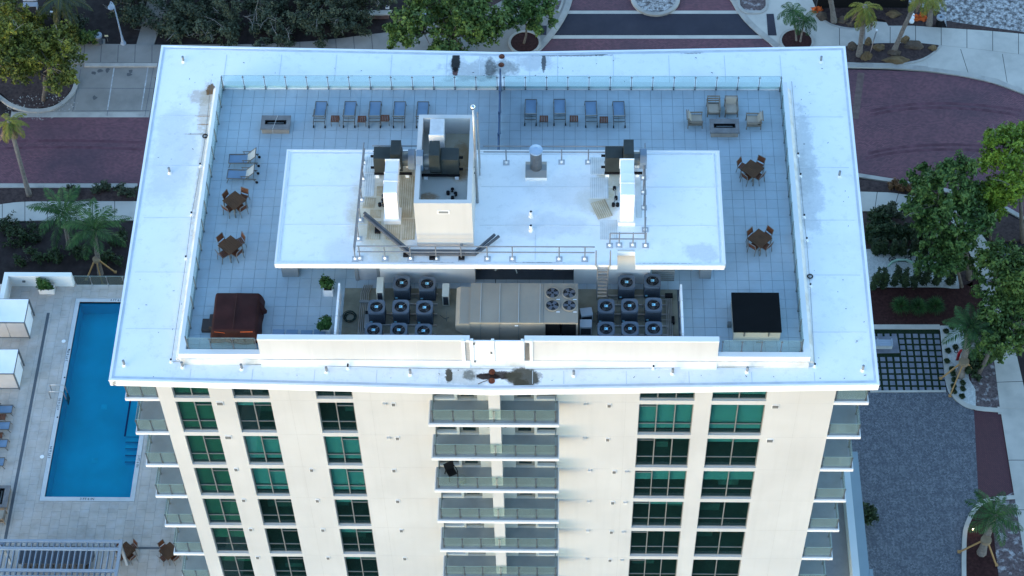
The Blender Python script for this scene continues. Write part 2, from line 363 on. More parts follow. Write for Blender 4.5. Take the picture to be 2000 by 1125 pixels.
for k in range(NF):
    for ci, (a, b, t) in enumerate(cols):
        h = round(zt(k) - zb(k), 3); key = (t, h)
        w_, v, cells = pane_rects(t, h)
        if key not in WM:
            f = MB(); d = .12
            f.box(0, 0, 0, w_, d, .055); f.box(0, 0, h-.05, w_, d, h); f.box(0, 0, .055, .05, d, h-.05); f.box(w_-.05, 0, .055, w_, d, h-.05)
            for x in v: f.box(x-.03, -.02, .055, x+.03, d-.02, h-.05)
            for x0, x1, z0, z1 in cells:
                if z0 > 0: f.box(x0+.036 if x0 else .051, .008, z0-.02, x1-.036 if x1 < w_ else w_-.051, d-.008, z0+.02)
            ps = []
            for x0, x1, z0, z1 in cells:
                ps.append(MB().box(x0+.03, .05, z0+.02, x1-.03, .062, z1-.02).mesh('pane', g_win))
            WM[key] = (f.mesh('window_frame', m_frame), ps)
        fr, ps = WM[key]
        wo = put('window', fr, tower, (a, FY+.14, zb(k)+35))
        for pm in ps: put('pane', pm, wo)
        cf, kind = BL.get((ci, k), (random.choice((0,.13,.2,.28)), 'p'))
        if cf:
            e = [.03] + v + [w_-.03]
            bm_ = MB()
            for q in range(len(e)-1): bm_.box(e[q]+.02, .17, h*(1-cf)+.05+random.uniform(0,.02), e[q+1]-.02, .185, h-.03)
            part('blind', bm_, m_blind if kind == 'p' else m_dblind, wo)
        sl = MB().box(-.01, -.135, -.03, w_+.01, -.002, -.001)
        part('sill', sl, m_white2, wo)
# balcony doors and windows
DM = {}
for k in range(NF):
    for i, (a, b) in enumerate(doors):
        z0 = -3.93 - H*k + (.28 if i in (0, 3) else .03); z1 = -3.93 - H*k + 2.5; h = z1 - z0; w_ = b - a; dd = i in (1, 2); key = (round(w_,2), dd)
        if key not in DM:
            bw = .17 if dd else .07; f = MB(); f.box(0,0,0,w_,.1,bw); f.box(0,0,h-.08,w_,.1,h); f.box(0,0,bw,bw,.1,h-.08); f.box(w_-bw,0,bw,w_,.1,h-.08)
            DM[key] = (f.mesh('frame', m_frame), MB().box(bw-.01,.04,bw-.01,w_-bw+.01,.055,h-.07).mesh('pane', g_win))
        o = put('balcony_door' if dd else 'balcony_window', DM[key][0], tower, (a, FY+.12, z0+35)); put('pane', DM[key][1], o)
        if not dd: part('sill', MB().box(-.03,-.2,-.05,w_+.03,-.002,-.002), m_white2, o)
        else: part('handle', MB().box(w_-.12 if i == 1 else .09,-.06,1.0,w_-.09 if i == 1 else .12,.0,1.16), m_steel, o)
# balconies: slab > floor finish, glass panels, posts
def rail_run(parent, p, q, n, z, gm, pm, hgt=1.05, ends=True, glass_n='glass_panel', inset=.05):
    """glass panels between posts on a straight run from p to q, thing coordinates"""
    p = Vector((*p, z)); q = Vector((*q, z)); d = (q - p); L = d.length; d.normalize(); ang = math.atan2(d.y, d.x)
    s = L / n
    key = ('rr', round(s, 3), gm.name, hgt)
    if key not in WM:
        WM[key] = (MB().box(inset, -.008, .09, s-inset, .008, hgt).mesh('glass_panel', gm),
                   MB().box(-.016, -.028, 0, .016, .028, hgt-.02).box(-.045,-.045,0,.045,.045,.03).box(-.06,-.016,hgt-.15,.06,.016,hgt-.11).box(-.06,-.016,.14,.06,.016,.18).mesh('post', pm))
    for i in range(n + 1):
        if ends or 0 < i < n: put('post', WM[key][1], parent, p + d * (s * i), ang)
        if i < n: put('glass_panel', WM[key][0], parent, p + d * (s * i), ang)
    tr = part('glass_edge', MB().bar(p + Vector((0,0,hgt+.008)), q + Vector((0,0,hgt+.008)), .018, .012), mat('glass edge', (.26,.38,.38), .3), parent)
def balcony(x0, x1, y0, y1, z, runs):
    b = T('balcony', MB().box(x0, y0, z-.22, x1, y1, z), m_white2)
    part('balcony_floor', MB().box(x0+.05, y0+.09, z+35+.001, x1-.05, y1-.005, z+35+.012), m_conc, b)
    for p, q, n in runs: rail_run(b, p, q, n, z+35+.012, g_bal, m_post)
    return b
for k in range(NF):
    z = -3.93 - H*k
    b = balcony(-3.48, 3.39, -11.52, FY-.002, z, [((-3.25,-11.3),(3.2,-11.3),6), ((-3.25,-10.1),(-3.25,-11.3),1), ((3.2,-10.1),(3.2,-11.3),1)])
    T('party_wall', MB().box(-.29, -11.18, z+.013, .31, FY-.003, z + H - .225 if k else -.82), m_wall)
    balcony(-19.7, -17.862, FY, 8.5, z, [((-19.55,-9.85),(-17.95,-9.85),2), ((-19.55,-9.85),(-19.55,8.4),14)])
    balcony(17.862, 19.7, FY, 8.5, z, [((17.95,-9.85),(19.55,-9.85),1), ((19.55,-9.85),(19.55,8.4),14)])
# wall vents and small wall lamps
vm = MB().box(-.19,-.05,-.16,.19,-.002,.16).mesh('vent', m_white2); vg = MB()
for i in range(5): vg.box(-.16,-.062,-.13+i*.055,.16,-.052,-.09+i*.055)
vgm = vg.mesh('vent_louver', mat('grey louver', (.2,.2,.19), .6)); vs = MB().box(-.12,-.05,-.16,.12,-.002,.16).mesh('vent', m_white2)
vg2 = MB()
for i in range(5): vg2.box(-.09,-.062,-.13+i*.055,.09,-.052,-.09+i*.055)
vg2m = vg2.mesh('vent_louver', mat('grey louver', (.2,.2,.19)))
lampm = MB().box(-.10,-.13,-.08,.10,-.002,.12).mesh('wall_lamp', mat('off white lamp cover', (.58,.58,.56), .7))
for k in range(NF):
    z = -4.32 - H*k + 35
    for x, small in ((-14.68, k > 1), (-10.44, 1), (-5.42 if k < 2 else -5.83, 1), (6.03 if k < 2 else 6.46, 1), (14.82, 0)):
        if x == -10.44 and k < 2 or x == 14.82 and k > 1: continue
        v = put('vent', vs if small else vm, tower, (x, FY, z)); put('vent_louver', vg2m if small else vgm, v)
    put('wall_lamp', lampm, tower, (4.78 if k < 2 else 5.08, FY, z + .12))
    if k >= 2: put('wall_lamp', lampm, tower, (7.17, FY, z+.02))
    if k < 2: put('wall_lamp', lampm, tower, (-5.9, FY, z+.03))
    for s_ in (-.42, .5): put('wall_lamp', MB().box(-.05,-.12,0,.05,-.002,.22).mesh('wall_lamp', m_post), tower, (s_, FY, -3.93-H*k+35+.9))
# thin joints in the stucco at each floor
jm = MB()
for x in (-10.9,-6.6,6.9,16.0): jm.box(x, FY-.004, -27, x+.012, FY-.001, -.9)
for k in range(1, NF):
    z = -4.02 - H*(k-1)
    for a, b in ((-7.4,-3.6),(3.5,7.5),(-11.8,-9.55),(14.4,17.8)): jm.box(a, FY-.004, z, b, FY-.001, z+.015)
T('wall_joint', jm, mat('grey stucco joint', (.47,.465,.45), .9), kind='stuff')  # joints coloured slightly darker than the stucco

# ------------------------------------------------------------------ roof slab, curb
outl = [(-19.73,-11.24),(-.05,-11.71),(19.66,-11.26),(19.82,12.2),(0,11.68),(-19.86,12.2)]
T('roof_slab', MB().prism(outl, -.82, -.35), m_roof)
lip = MB(); lip2_ = MB(); W = .11
inn = [(x*(1-W/19.7), y - W*(1 if y > 0 else -1)) for x, y in outl]
for i in range(6):
    a, b, c, d = outl[i], outl[(i+1)%6], inn[(i+1)%6], inn[i]
    lip.prism([(a[0]*1.0008,a[1]*1.001),(b[0]*1.0008,b[1]*1.001),c,d], -.40, -.30)
    e = [(p[0]*.9935, p[1] - .16*(1 if p[1] > 0 else -1)) for p in (d, c)]
    lip2_.prism([d, c, e[1], e[0]], -.352, -.338)
T('roof_edge', lip, m_white); T('edge_seam', lip2_, mat('grey edge seam', (.58,.62,.66), .7, .1, 1.5))
cb = MB()
pr = [(0,-.352),(0,.3),(.34,.3),(.34,-.352)]; ct = [(.345,-.349),(.345,-.1),(.40,-.1),(.62,-.349)]; cant = MB()
cant.profile_y([(-15.86-a, z) for a, z in ct], -9.95, 8.8); cant.profile_y([(15.86+a, z) for a, z in ct], -9.95, 8.8)
cant.profile_x([(8.5+a, z) for a, z in ct], -16.15, 16.15); cant.profile_x([(-9.7-a*.9, z) for a, z in ct], -16.15, 16.15)
T('cant_strip', cant, mat('grimy cant strip', (.70,.68,.63), .8, .08, .8, c2=(.42,.38,.3), amt=.6, s2=1.1))
cb.profile_y([(-15.86-a, z) for a, z in pr], -9.7, 8.5); cb.profile_y([(15.86+a, z) for a, z in pr], -9.7, 8.5)
cb.profile_x([(8.5+a, z) for a, z in pr], -16.2, 16.2); cb.profile_x([(-9.7-a*.9, z) for a, z in pr], -16.2, 16.2)
cb.box(-15.86, -9.7, -.352, 15.86, 8.5, -.06)
T('parapet_curb', cb, m_white2)
sm = MB()
for x in (-16,-12.8,-9.6,-6.4,-3.2,-1.3,1.6,3.2,6.4,9.6,12.8,16):
    sm.box(x, 9.15, -.349, x+.035, 11.5, -.339)
    sm.box(x+.4, -11.3, -.349, x+.43, -10.5, -.339)
for y in (-8,-4.3,-.6,3.1,6.8): sm.box(-19.3, y, -.349, -16.5, y+.03, -.339); sm.box(16.5, y, -.349, 19.3, y+.03, -.339)
T('membrane_seam', sm, mat('seam', (.62,.65,.67), .7))
rn = random.Random(5); spk = MB()
for _ in range(75):
    s_ = rn.choice((0,1,2,3)); L_ = rn.uniform(.03,.12)
    x, y = ((rn.uniform(-19.3,-16.5), rn.uniform(-11,11)) if s_ == 0 else (rn.uniform(16.5,19.3), rn.uniform(-11,11)) if s_ == 1 else (rn.uniform(-19,19), rn.uniform(9.2,11.4)) if s_ == 2 else (rn.uniform(-19,19), rn.uniform(-11.1,-10.5)))
    a = rn.uniform(0,PI); spk.bar((x,y,-.342),(x+L_*math.cos(a),y+L_*math.sin(a),-.342), rn.uniform(.012,.035), .012)
T('roof_debris', spk, mat('dark debris', (.08,.075,.065), .9, .5, 2), kind='stuff')

# ------------------------------------------------------------------ the tiled deck
deck = thing('roof_deck', 'pale grey square tiles paving the rooftop terrace', None, (0, 0, 0), kind='structure')
part('tile_bed', MB().box(-15.855, -9.69, -.06, 15.855, 8.49, -.035), m_joint, deck)
part('plant_floor', MB().box(-7.95, -9.68, -.034, 9.55, -5.25, -.012), m_mech, deck)
TS = .6096; tl = []
for side, gx in ((0, -15.247), (1, 15.184)):
    x0, x1 = (-15.85, -.02) if side == 0 else (.02, 15.85)
    i0 = math.floor((x0 - gx) / TS); i1 = math.ceil((x1 - gx) / TS)
    for i in range(i0, i1):
        for j in range(-4, 32):
            yb, yt = 7.266 - (j+1)*TS, 7.266 - j*TS
            a, b, c, d = max(gx + i*TS, x0), min(gx + (i+1)*TS, x1), max(yb, -9.68), min(yt, 8.49)
            if b - a < .03 or d - c < .03: continue
            if b > -7.9 and a < 9.5 and d < -5.0: continue
            if a > -5.9 and b < 7.9 and c > -5.1 and d < 1.2: continue
            under = a > -11.2 and b < 11.7 and -6.0 < c and d < 1.4
            tl.append(((c if not under else 50) , a, b, c, d))
tl.sort(); TM = {}; rest = MB()
for n_, (_, a, b, c, d) in enumerate(tl):
    dz = random.uniform(-.004, .004); g = .013
    if n_ < 300:
        key = (round(b-a, 2), round(d-c, 2))
        if key not in TM: TM[key] = MB().box(g/2, g/2, -.033, b-a-g/2, d-c-g/2, 0).mesh('tile', m_tile)
        put('tile', TM[key], deck, (a, c, dz))
    else: rest.box(a+g/2, c+g/2, -.033, b-g/2, d-g/2, dz)
part('tile_field', rest, m_tile, deck, kind='stuff')

# ------------------------------------------------------------------ glass railings round the terrace
def railing(label, runs, gm=g_rail, z=.0, side=None, hgt=1.12):
    r = thing('glass_railing', label, 'railing', (runs[0][0][0], runs[0][0][1], z), group='glass railings round the roof terrace')
    for p, q, n in runs:
        o = r.location
        rail_run(r, (p[0]-o.x, p[1]-o.y), (q[0]-o.x, q[1]-o.y), n, 0, gm, m_post, hgt=hgt)
    return r
railing('clear glass railing along the rear of the left terrace, behind the row of five loungers', [((-15.78,8.42),(-.2,8.42),13)], z=.12)
railing('clear glass railing along the rear edge of the right terrace, behind the four beige armchairs', [((.2,8.42),(15.78,8.42),13)], z=.12)
railing('clear glass railing down the left side of the terrace, beside the two round-set dining tables', [((-15.78,-9.55),(-15.78,8.3),14)], z=.12)
railing('clear glass railing down the right side of the terrace, beside the black covered spa', [((15.78,-9.55),(15.78,8.3),14)], z=.12)
railing('short glass railing in front of the brown draped furniture', [((-15.7,-9.66),(-12.2,-9.66),3)], z=.12)
railing('short glass railing in front of the black covered spa', [((11.7,-9.66),(15.7,-9.66),4)], z=.12)
# privacy screen between the two terraces
ds = thing('privacy_screen', 'dark navy privacy screen dividing the rear terrace in two', 'screen', (0, 2.0, 0))
m_navy = mat('navy screen panel', (.06, .10, .18), .35, .1, 1)
for i in range(4):
    y = .05 + i * 1.58; part('screen_panel', MB().box(-.03, y+.06, .12, .03, y+1.5, 1.75+.0*i), m_navy, ds)
    part('post', MB().box(-.05, y-.03, 0, .05, y+.05, 1.85), m_navy, ds)
part('post', MB().box(-.05, 6.36, 0, .05, 6.44, 1.85), m_navy, ds)

# ------------------------------------------------------------------ front screen walls and gate
def screen_wall(label, x0, x1):
    t = thing('screen_wall', label, 'wall', ((x0+x1)/2, -9.85, .0), group='white screen walls along the front of the roof')
    cx = (x0+x1)/2
    part('wall_panel', MB().box(x0-cx, -.18, -.36, x1-cx, .1, 1.62), m_wall, t)
    part('coping', MB().box(x0-cx-.01, -.20, 1.62, x1-cx+.01, .12, 1.70), m_white2, t)
    part('base_flashing', MB().profile_x([(-.185,-.35),(-.185,-.1),(-.22,-.1),(-.52,-.347)], x0-cx+.01, x1-cx-.01), m_white2, t)
    j = MB(); n = 4
    for i in range(1, n): j.box(x0-cx+(x1-x0)*i/n-.008, -.183, -.1, x0-cx+(x1-x0)*i/n+.008, -.179, 1.6)
    part('panel_joint', j, mat('panel joint', (.6,.59,.56), .8), t)
screen_wall('long white screen wall left of the white gate, beside the brown draped furniture', -11.98, -1.18)
screen_wall('long white screen wall right of the white gate, beside the black covered spa', 1.62, 11.46)
gt = thing('roof_gate', 'white panelled double gate between the two long screen walls', 'gate', (0, -10.0, -.35))
for x in (-1.5, -1.06, .0, 1.5, 1.95): part('post', MB().box(x-.075, -.1, 0, x+.075, .06, 2.07), m_white, gt, bevel=.008)
for x0, x1 in ((-1.42,-1.14), (-.98,-.08), (.08,1.42), (1.58,1.87)): part('gate_panel', MB().box(x0, -.03, .06, x1, .02, 1.95).box(x0,-.05,1.88,x1,.03,1.98), m_white, gt)
for z in (.12, 1.75): part('hinge', MB().box(-1.0,-.12,z,-.9,-.06,z+.14), m_post, gt)
part('latch', MB().box(-.14,-.13,.95,-.04,-.06,1.08), m_post, gt)

# ------------------------------------------------------------------ penthouse
PR = 2.85
ph = thing('roof_penthouse', 'white flat-roofed penthouse in the middle of the terrace carrying the fans', 'building', (0, -2, 0))
def PP(name, mb, m, parent=None, **k):
    mb.v = [(x, y + 2, z) for x, y, z in mb.v]; return part(name, mb, m, parent or ph, **k)
rp = [(-11.22,-6.13),(6.34,-6.13),(6.34,-5.26),(7.26,-5.26),(7.26,-6.13),(11.80,-6.13),(11.87,1.56),(-11.29,1.56)]
PP('roof', MB().prism(rp, PR-.3, PR), m_proof)
lp = MB(); e = .09
lp.box(-11.3,-6.14,PR-.31,6.34,-6.02,PR+.035); lp.box(7.26,-6.14,PR-.31,11.83,-6.02,PR+.035)
lp.box(-11.31,1.48,PR-.31,11.9,1.58,PR+.035); lp.box(-11.31,-6.02,PR-.31,-11.2,1.48,PR+.035); lp.box(11.76,-6.02,PR-.31,11.89,1.48,PR+.035)
PP('roof_edge', lp, m_white2)
lp2 = MB(); lp2.box(-11.1,-5.92,PR+.001,-11.04,1.38,PR+.02); lp2.box(11.58,-5.92,PR+.001,11.64,1.38,PR+.02); lp2.box(-11.0,1.3,PR+.001,11.5,1.36,PR+.02)
for y in (-3.55,-.95,): lp2.box(-11.0,y,PR+.001,-6.5,y+.03,PR+.012); lp2.box(-.8,y,PR+.001,11.5,y+.03,PR+.012)
lp2.box(2.1,-5.8,PR+.001,2.13,-3.6,PR+.012)
PP('membrane_seam', lp2, mat('seam', (.62,.65,.67)))
PP('front_wall', MB().box(-6.05,-5.18,-.02,-1.06,-4.9,PR-.3), m_wall); PP('front_wall', MB().box(4.12,-5.18,-.02,8.12,-4.9,PR-.3), m_wall)
PP('chute_wall', MB().box(6.36,-5.2,PR-.3,7.24,-5.13,PR+.03), m_wall)
PP('side_wall', MB().box(-6.05,-4.9,-.02,-5.8,1.1,PR-.3), m_wall); PP('side_wall', MB().box(7.87,-4.9,-.02,8.12,1.1,PR-.3), m_wall)
PP('rear_wall', MB().box(-5.8,.9,-.02,7.87,1.1,PR-.3), m_wall)
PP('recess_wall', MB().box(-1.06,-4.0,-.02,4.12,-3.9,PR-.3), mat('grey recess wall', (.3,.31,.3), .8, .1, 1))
PP('side_wall', MB().box(-1.2,-4.9,-.02,-1.06,-4.0,PR-.3), m_wall)
m_grey = mat('grey cladding', (.22,.235,.24), .55, .08, .8)
for x0, x1 in ((-11.3,-10.43), (10.75,11.35)): PP('column', MB().box(x0,-4.83,0,x1,-4.2,PR-.3), m_grey, bevel=.01)
lv = MB().box(3.05,-4.95,.9,4.1,-4.9,2.4); lv2 = MB()
for i in range(14): lv2.box(3.14,-4.99,1.0+i*.095,4.02,-4.93,1.045+i*.095)
PP('louver', lv, m_white); PP('louver_blade', lv2, m_post)
wl_ = PP('recess_duct', MB().box(1.75,-4.3,1.3,2.6,-3.98,2.5).profile_x([(-4.3,.9),(-4.3,1.4),(-3.98,1.4),(-3.98,.9)],1.65,2.75), m_white)
# striped louver gates at both ends of the plant wall
for x0, x1 in ((8.2, 9.4),):
    s_ = MB()
    for i in range(14): s_.box(x0, -5.1, .15+i*.16, x1, -5.06, .24+i*.16)
    PP('slat_gate', s_, m_frame)
PP('door_leaf', MB().box(-7.2,-5.0,0,-6.25,-4.94,2.15), mat('grey door', (.36,.37,.38), .5)); PP('door_frame', MB().box(-6.24,-5.05,0,-6.1,-4.9,2.3).box(-7.4,-5.05,0,-7.22,-4.9,2.3), m_grey)

# open-topped fan tower on the penthouse roof
tw = thing('fan_tower', 'tall white open-topped fan tower rising from the penthouse roof', 'tower', (-2.5, -2, PR))
def TW(name, mb, m, **k):
    mb.v = [(x + 2.5, y + 2, z - PR) for x, y, z in mb.v]; return part(name, mb, m, tw, **k)
xa, xb, ya, yb, zt_ = -3.98, -1.06, -4.95, .96, 6.43; th = .24
TW('front_wall', MB().box(xa,ya,PR,xb,ya+th,zt_), m_wall); TW('rear_wall', MB().box(xa,yb-th,PR,xb,yb,zt_), m_wall)
TW('side_wall', MB().box(xa,ya+th,PR,xa+th,yb-th,zt_), m_wall); TW('side_wall', MB().box(xb-th,ya+th,PR,xb,yb-th,zt_), m_wall)
m_tfloor = membrane('stained tower floor', (.5,.51,.47), [(*(-1.93, -0.29), .9, 1.9, (.42,.36,.24), .7, .5), (*(-1.72, -1.16), .5, 1.3, (.25,.13,.04), .7, .5), (*(-3.40, -3.56), .5,.3,(.25,.12,.03),.7,.5)])
TW('floor', MB().box(xa+th,ya+th,5.0,xb-th,yb-th,5.2), m_tfloor)
TW('wall_vent', MB().box(-2.75,ya-.03,5.65,-2.27,ya-.002,5.8), m_grey); TW('wall_vent_frame', MB().box(-2.83,ya-.02,5.58,-2.19,ya-.001,5.87), m_white2)
TW('wall_groove', MB().box(xa+.02,ya-.004,3.55,xb-.02,ya-.001,3.58).box(xa+.02,ya-.004,3.05,xb-.02,ya-.001,3.07), mat('grey stucco joint', (.62,.61,.57)))
TW('wall_box', MB().box(-1.75,ya-.12,3.0,-1.62,ya-.002,3.14), m_grey)
# fans
m_fan = mat('dark green fan housing', (.028,.036,.036), .45, .2, 1.5, c2=(.05,.05,.04), amt=.5, s2=1.2); m_fblue = mat('blue grey fan cap', (.19,.25,.32), .45, .1, 2)
m_black = mat('black rubber', (.010,.010,.012), .7, spec=.15)
def blower(label, loc, mirror=1, group='roof blowers'):
    """belt housing, scroll and inlet cap on short stands"""
    t = thing('blower_fan', label, 'fan', loc, 0, group); s_ = mirror
    def bx(x0,x1,y0,y1,z0,z1): return MB().box(min(s_*x0,s_*x1),y0,z0,max(s_*x0,s_*x1),y1,z1)
    part('belt_housing', bx(-.98,-.06,-.3,.55,.35,1.5), m_fan, t, bevel=.03)
    sc = MB(); yz = []
    for i in range(15):
        a = -PI*.35 + i * PI*1.45/14; yz.append((.12-.62*math.cos(a)*.9, 1.0+.72*math.sin(a)))
    yz += [(.75,.4),(-.2,.36)]
    sc.profile_x(yz, *sorted((s_*-.05, s_*.52))); part('scroll', sc, m_fan, t)
    part('outlet', MB().box(*( [min(s_*-.03,s_*.5),-.55,1.25,max(s_*-.03,s_*.5),.45,2.15])), m_fan, t, bevel=.02)
    part('inlet_neck', MB().tube([(s_*.5,.1,1.0),(s_*.86,.1,1.0)], .36, 18), m_post, t, smooth=False)
    cap = MB(); cyz = [(.1+.55*math.cos(2*PI*i/8+PI/8), 1.0+.62*math.sin(2*PI*i/8+PI/8)) for i in range(8)]
    cap.profile_x(cyz, *sorted((s_*.84, s_*1.2))); part('inlet_cap', cap, m_fblue, t, bevel=.02)
    for x in (-1.04,):
        for y in (-.1, .3): part('mount_bolt', bx(x-.14,x+.08,y-.05,y+.05,.5 if y<0 else .95,.6 if y<0 else 1.05), m_black, t)
    part('base_rail', bx(-1.0,1.0,-.34,-.24,.22,.35).add(*([],[])), m_black, t); part('base_rail', bx(-1.0,1.0,.4,.5,.22,.35), m_black, t)
    for x in (-.85, .75): part('stand', bx(x-.1,x+.1,-.36,-.16,0,.22), m_white, t); 
    for x in (-.85, .75): part('stand', bx(x-.1,x+.1,.32,.52,0,.22), m_white, t)
    return t
f1 = (-5.47, -0.45); f2 = (6.75, -0.37)
blower('dark green blower fan left of the white tower, feeding a white duct', (f1[0], f1[1]+.45, PR))
blower('dark green blower fan at the right end of the penthouse roof, feeding a white duct', (f2[0]-.02, f2[1]+.45, PR))
blower('dark green blower fan down inside the white open-topped tower', (-2.78, -2.05, 5.2), -1)
def duct(label, x, y_back, y_front, w_=.70, zt_=2.35):
    t = thing('air_duct', label, 'duct', (x, y_front, PR), 0, 'white ducts on the penthouse roof'); L = y_back - y_front
    part('duct_run', MB().profile_x([(0,.3),(0,zt_-.25),(.12,zt_),(L*.55,zt_),(L*.62,zt_-.08),(L,zt_-.12),(L,zt_-.7),(L*.55,zt_-.7),(.75,zt_-1.05),(.7,.3)], -w_/2, w_/2), m_white, t)
    part('curb_box', MB().box(-w_/2-.1,-.1,0,w_/2+.1,.8,.3), m_white2, t, bevel=.01)
    fl = MB()
    for y in (.9, 1.55, L-.03):
        z = zt_ if y < L*.55 else zt_-.1
        part('duct_flange', MB().box(-w_/2-.03,y-.02,z-.75,w_/2+.03,y+.02,z+.035), m_white2, t)
    part('duct_flange', MB().box(-w_/2-.03,-.03,.98,w_/2+.03,.0,1.02), m_white2, t)
d1 = (-5.40, -3.42); d2 = (6.81, -3.50)
duct('white rectangular duct bending down to the roof left of the tower', d1[0]+.05, f1[1]-.5, d1[1]+.02)
duct('white rectangular duct bending down to the roof at the right of the penthouse', d2[0]+.04, f2[1]-.5, d2[1]+.02)
t = thing('air_duct', 'white duct behind the fan inside the tower', 'duct', (-2.98, -.8, 5.2), 0, 'white ducts on the penthouse roof')
part('duct_run', MB().profile_x([(0,.75),(0,1.62),(1.2,1.55),(1.25,1.2),(1.6,1.15),(1.45,0),(1.0,0),(1.0,.75)], -.36, .36), mat('dull white duct', (.6,.61,.62), .6), t); part('duct_flange', MB().box(-.40,-.04,.7,.40,.02,1.68), m_white2, t)
# ladder and mast beside the tower
ld = thing('roof_ladder', 'steel ladder standing against the right side of the fan tower', 'ladder', (-.88, .1, PR))
for y in (-.24, .24): part('stile', MB().tube([(0,y,0),(0,y,4.5)], .045, 6), m_steel, ld)
for i in range(14): part('rung', MB().tube([(0,-.24,.25+i*.3),(0,.24,.25+i*.3)], .028, 5), m_steel, ld)
px_ = (-1.07, -2.10)
ms = thing('steel_mast', 'tall thin steel mast with a silver ball on top beside the fan tower', 'mast', (-.95, px_[1]+.1, PR))
part('pole', MB().tube([(0,0,0),(0,0,4),(0,0,7.4)], [.075,.065,.045], 8), m_steel, ms, smooth=True); part('ball', MB().sphere(0,0,7.5,.15,14,9), mat('polished ball', (.7,.72,.74), .12, metal=1), ms, smooth=True)
part('bracket', MB().bar((0,0,2.4),(-.12,.0,2.4),.06).bar((0,0,2.9),(-.5,-.5,3.4),.03), m_post, ms)
# exhaust stack
ex = thing('exhaust_stack', 'round galvanised exhaust stack on a square dark base on the penthouse roof', 'chimney', (2.11, .05, PR))
part('curb_box', MB().box(-.58,-.56,0,.58,.6,.22), m_white2, ex, bevel=.01); part('base_plate', MB().profile_x([(-.55,.22),(.55,.22),(.2,.42),(-.2,.42)], -.56,.56), m_grey, ex)
part('stack', MB().cyl(0,.02,.4,1.75,.31,20), mat('dull stack steel', (.16,.165,.17), .42, .2, 3, metal=.6), ex, smooth=False); part('cap', MB().cyl(0,.02,1.75,1.86,.36,20).cyl(0,.02,1.86,1.95,.34,20,.1), mat('pale blue cap', (.34,.45,.58), .4, metal=.2), ex)
for i, (a, b) in enumerate(((1037,423),(1037,450))):
    p_ = (1.87, -2.94) if i == 0 else (1.88, -3.86)
    q = thing('vent_pipe', ['white vent pipe, the farther of two near the middle of the penthouse roof','white vent pipe, the nearer of two near the middle of the penthouse roof'][i], 'pipe', (p_[0], p_[1], PR), 0, 'white vent pipes')
    part('pipe', MB().cyl(0,0,0,.42,.085,10), m_white2, q); part('pipe_boot', MB().cyl(0,0,0,.12,.15,10,.1), m_white2, q); part('pipe_mouth', MB().cyl(0,0,.40,.425,.065,10), m_black, q)
# guard rails
m_post2 = mat('grey galvanised rail', (.20,.215,.235), .5, .1, 3, metal=.2)
def guard(label, runs, posts, h=1.05):
    p0 = runs[0][0]; t = thing('guard_rail', label, 'railing', (p0[0], p0[1], PR), 0, 'guard rails on the penthouse roof')
    for pl in runs:
        for z in (h, h*.55): part('rail', MB().tube([(x-p0[0], y-p0[1], z) for x, y in pl], .034, 6), m_post2, t)
    if 'gr' not in WM:
        WM['gr'] = (MB().tube([(0,0,0),(0,0,h)], .034, 6).mesh('post', m_post2), MB().box(-.17,-.17,0,.17,.17,.025).mesh('base_plate', mat('grey base plate', (.42,.44,.47), .5)), MB().cyl(0,0,.025,.16,.09,8,.04).mesh('post_boot', m_white))
    for x, y in posts:
        for nm, me in zip(('post','base_plate','post_boot'), WM['gr']): put(nm, me, t, (x-p0[0], y-p0[1], 0))
    return t
gy = ((-6.99, -5.74))[1]
gxs = [q[0] for q in [(-6.91, -5.84), (-5.61, -5.84), (-4.29, -5.83), (-2.97, -5.82), (-1.68, -5.82), (-0.34, -5.81), (0.95, -5.80), (3.35, -5.79), (4.67, -5.78)]]
guard('steel guard rail along the front edge of the penthouse roof', [[(gxs[0]-.1,gy),(gxs[-1]+.5,gy)]], [(x,gy) for x in gxs])
lx = [(-7.15, -5.78), (-7.05, -4.47), (-7.04, -3.22), (-7.05, -1.88), (-7.05, -0.45), (-7.07, 0.68)]
guard('steel guard rail running back along the left of the fan area', [[lx[0], (lx[5][0]+.02, 1.2)]], lx)
guard('steel guard rail along the rear edge of the penthouse roof, right of the tower', [[(-.7,.98),(6.9,.98)]], [(0.51, 0.71), (3.46, 0.76), (4.88, 0.76)])
guard('steel guard rail along the rear edge of the penthouse roof, left of the tower', [[(-6.6,.98),(-4.2,.98)]], [(-6.2,.98)])
rx = [(7.78, -0.32), (7.76, -1.30), (7.76, -2.34), (7.81, -3.80), (7.81, -4.84)]
guard('steel guard rail running back beside the right-hand fan', [[(rx[4][0]-.05,rx[4][1]),(rx[0][0]+.1,1.2)]], rx)
hx = [(5.96, -4.85), (6.44, -4.81), (7.15, -4.81)]
guard('short steel guard rail behind the roof chute beside the ladder', [[hx[0],(rx[4][0],hx[0][1])]], hx)
# access ladder from the plant area
al = thing('access_ladder', 'steel access ladder from the plant area up to the penthouse roof', 'ladder', (5.6, -6.22, 0))
for x in (-.27, .27): part('stile', MB().tube([(x,0,0),(x,0,2.75),(x*1.35,.05,2.95),(x*1.35,.25,3.9)], .035, 6), m_steel, al)
for i in range(9): part('rung', MB().box(-.26,-.06,.3+i*.3,.26,.06,.335+i*.3), m_steel, al)
